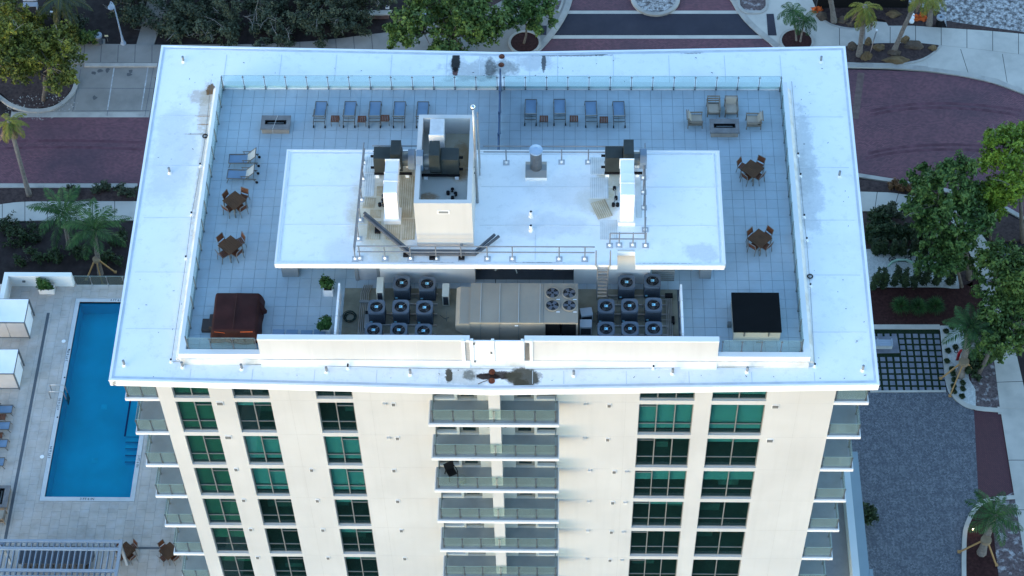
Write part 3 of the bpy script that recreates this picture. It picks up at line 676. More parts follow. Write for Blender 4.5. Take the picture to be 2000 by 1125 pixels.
# walkway pads
m_pad = mat('beige walkway pad', (.62,.57,.45), .9, .12, 2, c2=(.36,.22,.09), amt=.8, s2=.7, lo=.44, hi=.68)
m_padg = mat('pale grey walkway pad', (.72,.75,.75), .9, .08, 2, c2=(.55,.5,.38), amt=.35, s2=.8)
def pad(label, x0, y0, x1, y1, m, rot=0):
    t = thing('walkway_pad', label, 'pad', ((x0+x1)/2,(y0+y1)/2,PR+.004), rot, 'ribbed pads on the penthouse roof'); a, b = (x1-x0)/2, (y1-y0)/2
    part('sheet', MB().box(-a,-b,0,a,b,.012), mat('pad groove '+m.name, ((.44,.38,.27) if m is m_pad else (.60,.64,.64)), .9, .15, 2, c2=(.28,.17,.07), amt=.6 if m is m_pad else .15, s2=.8), t); r = MB(); n = max(4, int(2*a/.11))
    for i in range(n): r.box(-a+.03+i*(2*a-.06)/n, -b+.02, .012, -a+.03+i*(2*a-.06)/n+.055, b-.02, .024)
    part('rib', r, m, t, kind='stuff')
def padpx(label, pa, pb, m, rot=0): pad(label, pa[0], pa[1], pb[0], pb[1], m, rot)
padpx('ribbed pad nearest the tower, left of it and rust stained', (-5.07, -3.04), (-4.34, -0.26), m_pad)
padpx('ribbed pad at the front left of the fan area', (-6.65, -4.51), (-5.94, -3.29), m_pad)
padpx('ribbed pad in front of the left white duct', (-4.81, -4.50), (-4.15, -3.14), m_pad)
padpx('plain pad between the left duct and the steel pipes', (-5.71, -4.50), (-4.91, -3.55), m_pad)
padpx('skewed ribbed pad beside the left guard rail', (-6.96, -2.43), (-6.33, -1.71), m_pad, -.06)
padpx('small brown stained pad under the steel pipes', (-6.57, -3.08), (-5.98, -2.53), m_pad)
padpx('long grey ribbed pad beside the left guard rail', (-6.98, -1.60), (-6.45, -0.10), m_padg)
padpx('grey ribbed pad beside the left fan', (-7.05, -0.03), (-6.52, 1.11), m_padg)
padpx('small stained pad beside the left drain fittings', (-6.31, -1.60), (-5.99, -0.94), m_pad)
padpx('grey ribbed pad left of the right fan', (4.98, -1.73), (5.93, -0.30), m_padg)
padpx('slanted beige ribbed pad left of the right duct', (5.16, -3.03), (5.97, -1.86), m_pad, .35)
padpx('grey ribbed pad in front of the right duct', (5.47, -4.45), (6.36, -3.16), m_padg)
padpx('grey ribbed pad right of the right duct', (7.37, -2.99), (7.67, -0.22), m_padg)
padpx('grey ribbed pad near the rear, left of the right fan', (4.99, -0.09), (5.84, 1.09), m_padg)
# lagged pipe pair round the foot of the tower
pa = (-6.82, -3.15); pb = (-4.34, -5.56); pc = (-0.97, -5.57); pd = (0.11, -4.47)
pp = thing('pipe_run', 'pair of dark grey lagged pipes angled round the foot of the fan tower', 'pipe', (-2.5, -5.4, PR)); m_lag = mat('dark grey lagging', (.085,.095,.11), .55, .15, 3)
def L3(p, dx=0, dy=0): return (p[0]+2.5+dx, p[1]+5.4+dy, .28)
part('pipe', MB().tube([L3(pa,-.02,.2),L3(pb,0,.12),L3(pc,0,.12),L3(pd,-.1,.1)], .085, 8), m_lag, pp); part('pipe', MB().tube([L3(pa),L3(pb,0,-.1),L3(pc,0,-.1),L3(pd,.12,0)], .085, 8), m_lag, pp)
for a, b, t_ in ((pa,pb,.3),(pa,pb,.93),(pb,pc,.35),(pb,pc,.8)):
    x, y, z = [L3(a)[i]*(1-t_)+L3(b)[i]*t_ for i in range(3)]; part('pipe_block', MB().box(x-.17,y-.26,0,x+.13,y+.2,.16), m_black, pp)
# black drain and trap fittings by the ducts
def fittings(label, pts, z=PR):
    t = thing('pipe_fitting', label, 'fitting', (pts[0][0], pts[0][1], z), 0, 'black fittings by the fans')
    pv = None
    for i, (x, y) in enumerate(pts):
        q = (x-pts[0][0], y-pts[0][1]); part('fitting_cap', MB().cyl(q[0],q[1],0,.2,.09,10), m_black, t)
        if pv: part('fitting_pipe', MB().tube([(*pv,.14),(*q,.14)], .03, 6), m_grey, t)
        pv = q
fittings('black drain fittings strung along the left of the left duct', [(-5.92, -1.70), (-5.93, -1.98), (-6.08, -2.26), (-5.86, -2.26)])
fittings('black drain fittings strung along the left of the right duct', [(6.25, -1.10), (6.32, -1.76), (6.18, -2.21), (6.40, -2.21)])
fittings('black valve fittings on the floor inside the tower', [(-2.35, -3.36), (-2.13, -3.16), (-1.96, -3.43), (-2.11, -3.70)], 5.2)

# ------------------------------------------------------------------ terrace furniture
m_sling = mat('blue grey sling fabric', (.155,.235,.33), .8, .08, 2); m_cfr = mat('taupe furniture frame', (.13,.125,.115), .45, .1, 2, metal=.2)
m_slingback = mat('pale grey sling back', (.36,.37,.37), .8, .05, 2)
m_slat = mat('dark brown slat', (.085,.041,.02), .75, .2, 2.5); m_slat2 = mat('reddish brown slat', (.12,.042,.02), .6, .2, 2.5); m_alu = mat('pale chair frame', (.22,.21,.195), .4, .08, 2, metal=.4)
m_cush = mat('beige cushion', (.38,.325,.265), .9, .06, 2); m_wfr = mat('taupe wood frame', (.20,.165,.13), .6, .15, 3)
def lounger(label, group, sag=0):
    t = thing('sun_lounger', label, 'sun lounger', (0,0,0), 0, group)
    s = MB(); n = 6
    for i in range(n):
        y0 = .80 - i*1.0/n; y1 = .80 - (i+1)*1.0/n; z = lambda y: .36 - .04*math.sin(PI*(.8-y)/1.0)
        s.add([(-.29,y0,z(y0)),(.29,y0,z(y0)),(.29,y1,z(y1)),(-.29,y1,z(y1)),(-.29,y0,z(y0)-.012),(.29,y0,z(y0)-.012),(.29,y1,z(y1)-.012),(-.29,y1,z(y1)-.012)],
              [(0,1,2,3),(7,6,5,4),(0,4,5,1),(1,5,6,2),(2,6,7,3),(3,7,4,0)])
    part('seat', s, m_sling, t)
    part('backrest', MB().add([(-.29,-.2,.36),(.29,-.2,.36),(.29,-.68,.86),(-.29,-.68,.86),(-.29,-.215,.35),(.29,-.215,.35),(.29,-.70,.845),(-.29,-.70,.845)],[(0,1,2,3),(7,6,5,4),(0,4,5,1),(1,5,6,2),(2,6,7,3),(3,7,4,0)]), m_slingback, t)
    f = MB()
    for x in (-.32,.32):
        f.bar((x,.82,.36),(x,-.8,.33),.04,.05); f.bar((x,-.2,.36),(x,-.72,.88),.035,.04)
        f.bar((x,.0,.36),(x,.0,.55),.03,.03); f.bar((x,.06,.56),(x,-.42,.56),.045,.03)
    f.bar((-.32,.82,.36),(.32,.82,.36),.04,.05); f.bar((-.32,-.72,.88),(.32,-.72,.88),.04,.04); f.bar((-.32,-.62,.30),(.32,-.62,.30),.03,.03); f.bar((-.32,-.38,.32),(.32,-.38,.32),.03,.03)
    part('frame', f, m_cfr, t)
    for x in (-.32,.32):
        part('leg', MB().bar((x,.72,.35),(x*1.05,.86,0),.04,.03), m_cfr, t)
        part('leg', MB().bar((x,-.62,.34),(x,-.8,.1),.04,.03), m_cfr, t)
        part('wheel', MB().tube([(x-.03,-.8,.08),(x+.03,-.8,.08)], .08, 10), m_black, t)
    return t
lg0 = lounger('', 'blue sling loungers on the roof terrace'); used = []
def place_lounger(label, x, y, rz=0, z=0, group=None):
    if not used: lg0.location = (x,y,z); lg0.rotation_euler = (0,0,rz); lg0['label'] = label; used.append(1); return lg0
    return dup(lg0, (x,y,z), rz, label, group)
for i, (px, py, bx) in enumerate(((624,249,0),(681.5,249,0),(731.5,249,0),(779.5,250,0),(823,250,0))):
    p = (-10.12, 5.60); p = [(-10.11, 5.60), (-8.45, 5.61), (-7.03, 5.61), (-5.65, 5.60), (-4.35, 5.60)][i]
    place_lounger('blue sling lounger, %s in the row of five on the left terrace' % ORD[i], p[0], p[1]+.83, random.uniform(-.02,.02))
for i, p in enumerate([(1.72, 5.79), (3.34, 5.81), (5.10, 5.67), (6.66, 5.65)]):
    place_lounger('blue sling lounger, %s in the row of four on the right terrace' % ORD[i], p[0], p[1]+.83, random.uniform(-.01,.03))
p = (-14.06, 2.90); place_lounger('blue sling lounger turned sideways, the farther of two by the left railing', p[0]-.02, p[1]+.15, PI/2+.03)
p = (-14.04, 1.72); place_lounger('blue sling lounger turned sideways, the nearer of two by the left railing', p[0]-.02, p[1]+.2, PI/2-.02)
for i, p in enumerate([(-11.15, -8.54), (-10.43, -8.55), (-9.68, -8.58), (-9.00, -8.53)]):
    t = thing('low_stool', 'low slate blue seat half hidden behind the left screen wall, %s of four' % ORD[i], 'stool', (p[0], p[1]-.2, 0), 0, 'low seats behind the left screen wall')
    part('seat', MB().box(-.3,-.2,.36,.3,.22,.42), m_sling, t); part('base', MB().box(-.27,-.17,0,.27,.19,.359), m_cfr, t)
def side_table(label, x, y, z=0, rz=0, group='small brown side tables'):
    if 'st' not in WM:
        t = thing('side_table', label, 'side table', (x,y,z), rz, group)
        for i in range(5): part('slat', MB().box(-.23+i*.094,-.22,.41,-.15+i*.094,.22,.435), m_slat2, t)
        part('table_frame', MB().box(-.24,-.24,.37,.24,-.2,.41).box(-.24,.2,.37,.24,.24,.41).box(-.24,-.2,.37,-.2,.2,.41).box(.2,-.2,.37,.24,.2,.41), m_cfr, t)
        for a in (-.22,.22):
            for b in (-.22,.22): part('leg', MB().box(a-.015,b-.015,0,a+.015,b+.015,.37), m_cfr, t)
        WM['st'] = t; return t
    return dup(WM['st'], (x,y,z), rz, label, group)
for i, p in enumerate([(-9.23, 5.94), (-7.73, 5.92), (-6.43, 5.99)]): side_table('small brown side table, %s of three between the left loungers' % ORD[i], p[0], p[1])
for i, p in enumerate([(2.46, 5.97), (4.14, 5.98), (5.81, 5.91)]): side_table('small brown side table, %s of three between the right loungers' % ORD[i], p[0], p[1])
# dining sets
def dining_table(label, x, y, rz, z=0, group='square brown dining tables'):
    if 'dt' not in WM:
        t = thing('dining_table', label, 'table', (x,y,z), rz, group); s = .475
        for i in range(8): part('slat', MB().box(-s+.004+i*.11875,-s,.705,-s-.004+(i+1)*.11875,s,.73), m_slat, t)
        part('apron', MB().box(-s+.03,-s+.03,.65,s-.03,-s+.07,.704).box(-s+.03,s-.07,.65,s-.03,s-.03,.704).box(-s+.03,-s+.07,.65,-s+.07,s-.07,.704).box(s-.07,-s+.07,.65,s-.03,s-.07,.704), m_cfr, t)
        for a in (-1,1):
            for b in (-1,1): part('leg', MB().bar((a*(s-.05),b*(s-.05),.66),(a*(s-.03),b*(s-.03),0),.05), m_alu, t)
        WM['dt'] = t; return t
    return dup(WM['dt'], (x,y,z), rz, label, group)
def dining_chair(label, x, y, rz, z=0, group='slatted chairs round the roof dining tables'):
    if 'dc' not in WM:
        t = thing('dining_chair', label, 'chair', (x,y,z), rz, group)
        for i in range(5): part('seat_slat', MB().box(-.21,-.2+i*.086,.44,.21,-.125+i*.086,.46), m_slat2, t)
        for i in range(4): part('back_slat', MB().add([(-.2,-.215-.02*i,.55+i*.085),(.2,-.215-.02*i,.55+i*.085),(.2,-.232-.02*i,.625+i*.085),(-.2,-.232-.02*i,.625+i*.085),(-.2,-.235-.02*i,.55+i*.085),(.2,-.235-.02*i,.55+i*.085),(.2,-.252-.02*i,.625+i*.085),(-.2,-.252-.02*i,.625+i*.085)],[(0,1,2,3),(7,6,5,4),(0,4,5,1),(1,5,6,2),(2,6,7,3),(3,7,4,0)]), m_slat2, t)
        for a in (-.225,.225):
            part('leg', MB().bar((a,-.2,.44),(a,-.28,0),.03), m_alu, t); part('leg', MB().bar((a,.2,.44),(a,.24,0),.03), m_alu, t)
            part('back_post', MB().bar((a,-.2,.42),(a,-.31,.9),.03), m_alu, t)
        part('back_rail', MB().bar((-.225,-.31,.9),(.225,-.31,.9),.03), m_alu, t)
        part('seat_frame', MB().bar((-.225,-.2,.43),(-.225,.2,.43),.025).bar((.225,-.2,.43),(.225,.2,.43),.025), m_alu, t)
        WM['dc'] = t; return t
    return dup(WM['dc'], (x,y,z), rz, label, group)
SIDE = ['on the far left side', 'on the near left side', 'on the near right side', 'on the far right side']
def dining(tl, short, x, y, rz, offs, z=0, miss=(), grp=None):
    dining_table(tl, x, y, rz, z)
    for k in range(4):
        if k in miss: continue
        a = rz + PI/2 + k*PI/2 - 0; a0 = (math.degrees(a) % 360)
        # outward direction of side k
        d, tw_ = offs[k]
        which = 0 if 90 < a0 <= 180 else 1 if 180 < a0 <= 270 else 2 if 270 < a0 < 360 else 3
        dining_chair('slatted brown chair %s of %s' % (SIDE[which], short), x+math.cos(a)*(d-.2), y+math.sin(a)*(d-.2), a+PI/2+tw_, z, grp)
dining('square brown dining table on the left terrace, the farther of two', 'the farther left dining table', *(-14.23, -0.20), math.radians(62-14), [(.62,.2),(.66,.1),(.68,-.1),(.78,.35)])
dining('square brown dining table on the left terrace, the nearer of two', 'the nearer left dining table', *(-14.16, -3.26), math.radians(52-4), [(.72,.05),(.74,-.12),(.66,.1),(.82,-.3)])
dining('square brown dining table on the right terrace, the farther of two', 'the farther right dining table', *(13.85, 2.12), math.radians(50), [(.8,.1),(.62,-.1),(.64,.0),(.8,.1)])
dining('square brown dining table on the right terrace, the nearer of two', 'the nearer right dining table', *(13.99, -2.68), math.radians(47), [(.62,.0),(.62,.1),(.64,.0),(.74,-.1)])
p = (10.44, -4.55); dining_chair('slatted brown chair half hidden under the right end of the penthouse roof', p[0]+.15, p[1]+.5, PI)
# fire tables
m_fst = mat('grey wood-look stone', (.17,.165,.165), .6, .18, 3); m_fside = mat('taupe fire table side', (.31,.26,.22), .7, .12, 2)
def fire_table(label, x, y, z=0, rz=0, cord=False):
    t = thing('fire_table', label, 'fire table', (x,y,z), rz, 'fire tables')
    part('base', MB().box(-.76,-.46,0,.76,.46,.36), m_fside, t, bevel=.01)
    tp = MB()
    for i, (a, b) in enumerate(((-.51,-.26),(-.255,-.16),(.16,.255),(.26,.51))): tp.box(-.82,a,.36,.82,b,.45)
    tp.box(-.82,-.155,.36,-.6,.155,.45).box(.6,-.155,.36,.82,.155,.45); part('top', tp, m_fst, t)
    part('burner_tray', MB().box(-.595,-.155,.3,.595,.155,.36).box(-.595,.12,.36,.595,.155,.455).box(-.595,-.155,.36,.595,-.12,.455).box(-.595,-.12,.36,-.56,.12,.455).box(.56,-.12,.36,.595,.12,.455), m_black, t)
    part('burner', MB().tube([(-.45,0,.38),(.45,0,.38)], .03, 6), m_post, t)
    if cord: part('strap', MB().tube([(.09,.52,.462),(-.02,0,.464),(-.12,-.5,.462),(-.14,-.53,.1)], .012, 5), mat('pale strap', (.5,.5,.5)), t)
    return t
p = (-12.52, 5.66); fire_table('grey fire table with a dark burner slot on the left terrace, strapped', p[0]-.02, p[1]-.03, cord=True)
p = (12.51, 5.47); fire_table('grey fire table among four beige armchairs on the right terrace', p[0], p[1]-.02)
def armchair(label, x, y, rz, z=0, back=True, group='beige armchairs round the right fire table'):
    t = thing('armchair', label, 'armchair', (x,y,z), rz, group)
    part('seat_cushion', MB().box(-.29,-.24,.27,.29,.36,.42), m_cush, t, bevel=.03)
    if back: part('back_cushion', MB().add([(-.29,-.2,.4),(.29,-.2,.4),(.29,-.36,.8),(-.29,-.36,.8),(-.29,-.34,.4),(.29,-.34,.4),(.29,-.5,.78),(-.29,-.5,.78)],[(0,1,2,3),(7,6,5,4),(0,4,5,1),(1,5,6,2),(2,6,7,3),(3,7,4,0)]), m_cush, t, bevel=.02)
    else: part('back_slat', MB().bar((-.3,-.42,.5),(.3,-.42,.5),.03,.08).bar((-.3,-.45,.64),(.3,-.45,.64),.03,.08), m_wfr, t)
    for x_ in (-.34,.34):
        part('arm', MB().bar((x_,-.46,.56),(x_,.4,.58),.09,.04), m_wfr, t)
        part('arm_rail', MB().bar((x_,-.4,.36),(x_,.38,.36),.04,.05), m_wfr, t)
        part('leg', MB().bar((x_,.36,.56),(x_,.38,0),.06,.04), m_wfr, t); part('leg', MB().bar((x_,-.4,.78),(x_,-.42,0),.06,.04), m_wfr, t)
    part('back_frame', MB().bar((-.36,-.5,.77),(.36,-.5,.77),.05,.06).bar((-.34,-.4,.32),(.34,-.4,.32),.05), m_wfr, t); part('seat_frame', MB().box(-.32,-.4,.2,.32,.36,.26), m_wfr, t)
    return t
p = (11.96, 6.66); armchair('beige armchair without its back cushion, left of the two behind the right fire table', p[0], p[1]+.2, PI, back=False)
p = (12.95, 6.66); armchair('beige armchair with a full back cushion, right of the two behind the right fire table', p[0], p[1]+.2, PI)
p = (10.92, 5.63); armchair('beige armchair at the left end of the right fire table, facing it', p[0], p[1]+.35, -PI/2)
p = (14.14, 5.56); armchair('beige armchair at the right end of the right fire table, facing it', p[0], p[1]+.35, PI/2)
# covered spa
sp = thing('covered_spa', 'square spa with beige cabinet and flat black cover, front right of the terrace', 'hot tub', (13.52,-7.64,0))
m_spa = mat('beige grey spa skirt', (.40,.375,.33), .7, .06, 1)
part('cabinet', MB().box(-1.2,-1.19,0,1.2,1.19,.82), m_spa, sp, bevel=.03); part('cover', MB().box(-1.235,-1.235,.82,1.235,1.235,.95), mat('black spa cover', (.006,.007,.008), .8, .15, 1, spec=.06), sp, bevel=.02)
part('control_box', MB().box(-1.45,-.35,0,-1.25,-.15,.3), m_post, sp); part('step', MB().box(.0,-1.3,0,.3,-1.2,.1), m_grey, sp)
part('cover_strap', MB().box(.55,-1.245,.5,.62,-1.192,.85).box(-.7,-1.245,.5,-.63,-1.192,.85), mat('strap grey', (.12,.12,.12)), sp)
# draped furniture
m_drape = mat('brown weatherproof fabric', (.037,.0115,.0105), .6, .25, 1.4, bump=.35, bscale=2.5, spec=.12); m_orange = mat('orange piping', (.55,.09,.02), .6)
dr = thing('draped_furniture', 'large brown fabric cover draped over outdoor furniture at the front left of the terrace', 'cover', (-13.35,-7.9,0))
n = 40; V = []; F = []
hx_, hy_, zt2 = 1.12, 1.17, 1.15
for j in range(n+1):
    for i in range(n+1):
        u = -1.28 + 2.56*i/n; v = -1.25 + 2.5*j/n; x = u*hx_; y = v*hy_; ex_ = max(abs(u)-1, 0); ey = max(abs(v)-1, 0); e_ = max(ex_, ey)
        z = zt2 + .045*math.cos(PI*u/2)*math.cos(PI*v/2) - .02*abs(u)
        if abs(u) < .045: z += .012
        nz = noise.noise(Vector((x*1.6, y*1.6, 2.))) ; z += .02*nz
        if e_ > 0:
            k = min(e_/.25, 1); z = zt2*(1-k) + .16*k + .09*noise.noise(Vector((x*1.2, y*1.2, 5)))*k
            if v < -1: z -= .10*k*math.sin(x*3.1)
            x = math.copysign(min(abs(x), hx_*(1+.05*min(k*3,1)+.11*k)), x) + .05*nz*k; y = math.copysign(min(abs(y), hy_*(1+.05*min(k*3,1)+.10*k)), y) + .05*noise.noise(Vector((x*3,y*3,9)))*k
        V.append((x,y,max(z,.03)))
for j in range(n):
    for i in range(n): F.append((j*(n+1)+i, j*(n+1)+i+1, (j+1)*(n+1)+i+1, (j+1)*(n+1)+i))
part('fabric', MB().add(V,F), m_drape, dr, smooth=True)
part('piping', MB().tube([(.35,-1.215,1.02),(.98,-1.20,1.03)], .03, 6).tube([(-1.0,-1.21,1.02),(-.7,-1.23,.99),(-.45,-1.25,.96)], .018, 5), m_orange, dr)
part('seam', MB().tube([(-.02,1.1,zt2+.075),(-.02,0,zt2+.085),(-.02,-1.12,zt2+.07)], .016, 5), mat('dark brown seam', (.035,.012,.011), .6), dr)
part('loose_flap', MB().add([(1.12,.75,1.1),(1.15,.45,.95),(1.55,.42,.62),(1.52,.30,.55),(1.22,.2,.5),(1.2,.7,.6)],[(0,1,2),(1,4,3,2),(0,2,5),(5,2,3,4)]), m_drape, dr)
st_ = thing('spa_steps', 'low dark brown steps beside the brown draped furniture', 'steps', (-14.75,-8.05,0)); m_stp = mat('dark brown plastic', (.045,.035,.035), .6, .1, 2)
part('step', MB().box(-.45,-.42,0,.3,.30,.28), m_stp, st_, bevel=.02); part('step', MB().box(-.05,-.40,.28,.3,.42,.52), m_stp, st_, bevel=.02)
# ------------------------------------------------------------------ leaves
def leaves(n, centers, radii, size, seed, up=.35, long_=1.8, squash=1.0, twigs=0):
    """n leaf quads scattered in clumps; returns an MB-like mesh builder"""
    r = np.random.default_rng(seed); cen = np.array(centers); rad = np.array(radii)
    wgt = rad**2; idx = r.choice(len(cen), n, p=wgt/wgt.sum())
    d = r.normal(size=(n,3)); d /= np.linalg.norm(d, axis=1)[:,None]
    rr = rad[idx] * np.where(r.random(n) < .8, r.random(n)**.5, .6 + .75*r.random(n)) * (.75 + .5*np.abs(np.sin(d[:,0]*5+idx)*np.cos(d[:,1]*6-idx))); p = cen[idx] + d * rr[:,None] * np.array([1,1,squash])
    if twigs:                                                     # leaves strung along short sprays that push out of each clump
        K = twigs; td = r.normal(size=(len(cen), K, 3)); td[:,:,2] = td[:,:,2]*.6 + .25; td /= np.linalg.norm(td, axis=2)[:,:,None]; tl_ = .55 + .75*r.random((len(cen), K))
        k_ = r.integers(0, K, n); dd = td[idx, k_]; u = r.random(n)**.6; wd = (.10 + .16*(1-u))
        p = cen[idx] + dd*(rad[idx]*tl_[idx,k_]*u)[:,None] + r.normal(size=(n,3))*(wd*rad[idx])[:,None]; d = dd
    nrm = d*.6 + r.normal(size=(n,3))*.55 + np.array([0,0,up]); nrm /= np.linalg.norm(nrm, axis=1)[:,None]
    t = np.cross(nrm, r.normal(size=(n,3))); t /= np.linalg.norm(t, axis=1)[:,None]; b = np.cross(nrm, t)
    s = (size * (.6 + .8*r.random(n)))[:,None]
    q = np.stack([p - t*s*long_/2, p + b*s/2 + nrm*s*.08, p + t*s*long_/2, p - b*s/2 + nrm*s*.08], 1).reshape(-1,3)
    return q
def leafmesh(name, q, m):
    n = len(q)//4; me = bpy.data.meshes.new(name); me.vertices.add(4*n); me.vertices.foreach_set('co', q.astype(np.float32).ravel())
    me.loops.add(4*n); me.loops.foreach_set('vertex_index', np.arange(4*n, dtype=np.int32))
    me.polygons.add(n); me.polygons.foreach_set('loop_start', np.arange(0,4*n,4,dtype=np.int32))
    me.update(calc_edges=True); me.materials.append(m); return me
m_leafp = leafmat('potted shrub leaves', [(.015,.04,.01),(.03,.085,.015),(.06,.14,.03)])
m_bark = mat('grey brown bark', (.15,.125,.105), .9, .25, 3, bump=.5, bscale=9); m_soil = mat('dark mulch', (.028,.020,.019), .95, .3, 3, bump=.7, bscale=14, c2=(.06,.042,.038), amt=.6, s2=2.5)
def planter(label, x, y, z, w_, d_, h_, lh, n=900, seed=1, pale=True, group='planted white boxes'):
    t = thing('planter', label, 'planter', (x,y,z), 0, group)
    mb = MB().box(-w_/2,-d_/2,0,w_/2,-d_/2+.04,h_).box(-w_/2,d_/2-.04,0,w_/2,d_/2,h_).box(-w_/2,-d_/2+.04,0,-w_/2+.04,d_/2-.04,h_).box(w_/2-.04,-d_/2+.04,0,w_/2,d_/2-.04,h_)
    part('box', mb, m_white2 if pale else m_post, t); part('soil', MB().box(-w_/2+.04,-d_/2+.04,0,w_/2-.04,d_/2-.04,h_-.06), m_soil, t)
    r = random.Random(seed); cs = [(r.uniform(-w_/2.4,w_/2.4), r.uniform(-d_/3,d_/3), h_+r.uniform(.1,lh)) for _ in range(9)]
    put('foliage', leafmesh('foliage', leaves(n, cs, [.24]*9, .085, seed), m_leafp), t)
    st = MB()
    for c in cs: st.tube([(c[0]*.4,c[1]*.4,h_-.08), c], .012, 4)
    part('stem', st, m_bark, t); return t
p = (-8.42, -5.95); planter('leafy shrub in a white box by the left plant-area fence, the farther of two', p[0]-.35, p[1]+.1, 0, .5,.5,.5,.6, seed=3)
p = (-8.46, -8.43); planter('leafy shrub in a white box by the left plant-area fence, the nearer of two', p[0]-.3, p[1]+.05, 0, .55,.5,.5,.6, seed=4)
planter('dark potted shrub just showing behind the penthouse, left of two by the privacy screen', .75, 1.95, 0, .6,.45,.5,1.25, 700, 5, False); planter('dark potted shrub just showing behind the penthouse, right of two by the privacy screen', 2.1, 1.95, 0, .6,.45,.5,1.25, 700, 6, False)

# ------------------------------------------------------------------ plant area
m_unit = mat('blue grey condenser cabinet', (.085,.115,.15), .5, .08, 1.5, spec=.35); m_udark = mat('dark condenser coil', (.03,.037,.047), .6, .2, 30); m_blade = mat('grey fan blade', (.045,.045,.05), .7, spec=.1)
m_lab = mat('pale blue label', (.30,.66,.82), .5)
def condenser(label, x, y, spin, group):
    if 'ac' not in WM:
        t = thing('condenser_unit', label, 'air conditioner', (x,y,0), 0, group); w_ = .41
        part('base_pan', MB().box(-.43,-.43,.10,.43,.43,.17), m_udark, t)
        b = MB(); 
        part('coil', MB().box(-w_+.02,-w_+.02,.17,w_-.02,w_-.02,.95), m_udark, t)
        for i in range(15):
            q = -w_+.03+i*(2*w_-.06)/14
            b.box(q-.012,-w_,.19,q+.012,-w_+.019,.93).box(q-.012,w_-.019,.19,q+.012,w_,.93); b.box(-w_,q-.012,.19,-w_+.019,q+.012,.93).box(w_-.019,q-.012,.19,w_,q+.012,.93)
        part('side_louver', b, m_unit, t)
        tp = MB(); n = 24; R_ = .335; pts = []
        for k in range(n):
            a = 2*PI*k/n + PI/n; c, s_ = math.cos(a), math.sin(a); m_ = max(abs(c), abs(s_)); f_ = min(1/m_, 1.22)
            tp.v += [(R_*c,R_*s_,1.03),(.435*c*f_,.435*s_*f_,1.06),(.445*c*f_,.445*s_*f_,.94),(R_*c,R_*s_,.88)]
        for k in range(n):
            a, b2 = 4*k, 4*((k+1)%n); tp.f += [(a,a+1,b2+1,b2),(a+1,a+2,b2+2,b2+1),(a,b2,b2+3,a+3)]
        part('top_cover', tp, m_unit, t)
        part('fan_well', MB().cyl(0,0,.951,.96,.34,20), m_black, t)
        fb = MB(); 
        for k in range(3):
            a = k*2*PI/3; ca, sa = math.cos(a), math.sin(a); q = [(.06,-.05,.985),(.29,-.13,.965),(.31,.08,1.005),(.06,.06,1.0)]
            fb.add([(c0*ca-s0*sa, c0*sa+s0*ca, z0) for c0,s0,z0 in q]+[(c0*ca-s0*sa, c0*sa+s0*ca, z0-.01) for c0,s0,z0 in q], [(0,1,2,3),(7,6,5,4),(0,4,5,1),(1,5,6,2),(2,6,7,3),(3,7,4,0)])
        part('fan_blade', fb, m_blade, t)
        part('fan_hub', MB().cyl(0,0,.965,1.015,.075,12), m_black, t)
        part('name_plate', MB().box(-.085,-.07,1.043,.085,.07,1.052), m_lab, t); part('logo_mark', MB().box(-.06,-.03,1.053,-.01,.03,1.056), m_navy, t)
        part('wire_guard', MB().tube([(.02,.02,1.04),(.26,.2,1.04)], .011, 4), m_alu, t)
        r_ = MB()
        for q in (.14,.23,.32): r_.torus(0,0,1.036,q,.004,24,3)
        part('guard_ring', r_, m_post, t)
        part('rating_label', MB().box(-.36,-.4145,.2,-.24,-.4105,.32), m_lab, t)
        WM['ac'] = t; return t
    t = dup(WM['ac'], (x,y,0), 0, label, group)
    for ch in t.children:
        if ch.name.startswith('fan_blade'): ch.rotation_euler.z = spin
    return t
ROW = ['rear', 'middle', 'front']
for bank, rows in (('left', [[(-4.86, -6.37),(-3.53, -6.41)],[(-6.09, -7.92),(-4.83, -7.91),(-3.60, -7.95)],[(-6.16, -9.39),(-4.86, -9.38),(-3.59, -9.43)]]),
                   ('right', [[(6.87, -6.26),(8.22, -6.16)],[(5.79, -7.81),(7.00, -7.78),(8.24, -7.71)],[(5.77, -9.25),(7.00, -9.23),(8.21, -9.22)]])):
    for ri, rw in enumerate(rows):
        for ci, p in enumerate(rw):
            nm = (['left', 'right'] if len(rw) == 2 else ['left', 'centre', 'right'])[ci]
            condenser('blue grey condenser unit, %s one of the %s row in the %s bank' % (nm, ROW[ri], bank), p[0], p[1]+.43, random.uniform(0,6), 'condenser units in the plant area')
m_rail = mat('galvanised strut', (.33,.33,.31), .5, .15, 3, metal=.4)
for i, (x0, x1, y) in enumerate(((-6.6,-3.0,-7.25),(-6.6,-3.0,-7.95),(-6.8,-3.0,-8.55),(-6.8,-3.0,-9.15),(-5.2,-3.0,-5.95),(-5.2,-3.0,-6.6),(5.6,9.0,-6.0),(5.6,9.0,-6.6),(5.3,9.0,-7.2),(5.3,9.0,-7.95),(5.3,9.0,-8.5),(5.3,9.0,-9.15))):
    part('strut', MB().box(x0,y-.04,-.01,x1,y+.04,.09), m_rail, deck)
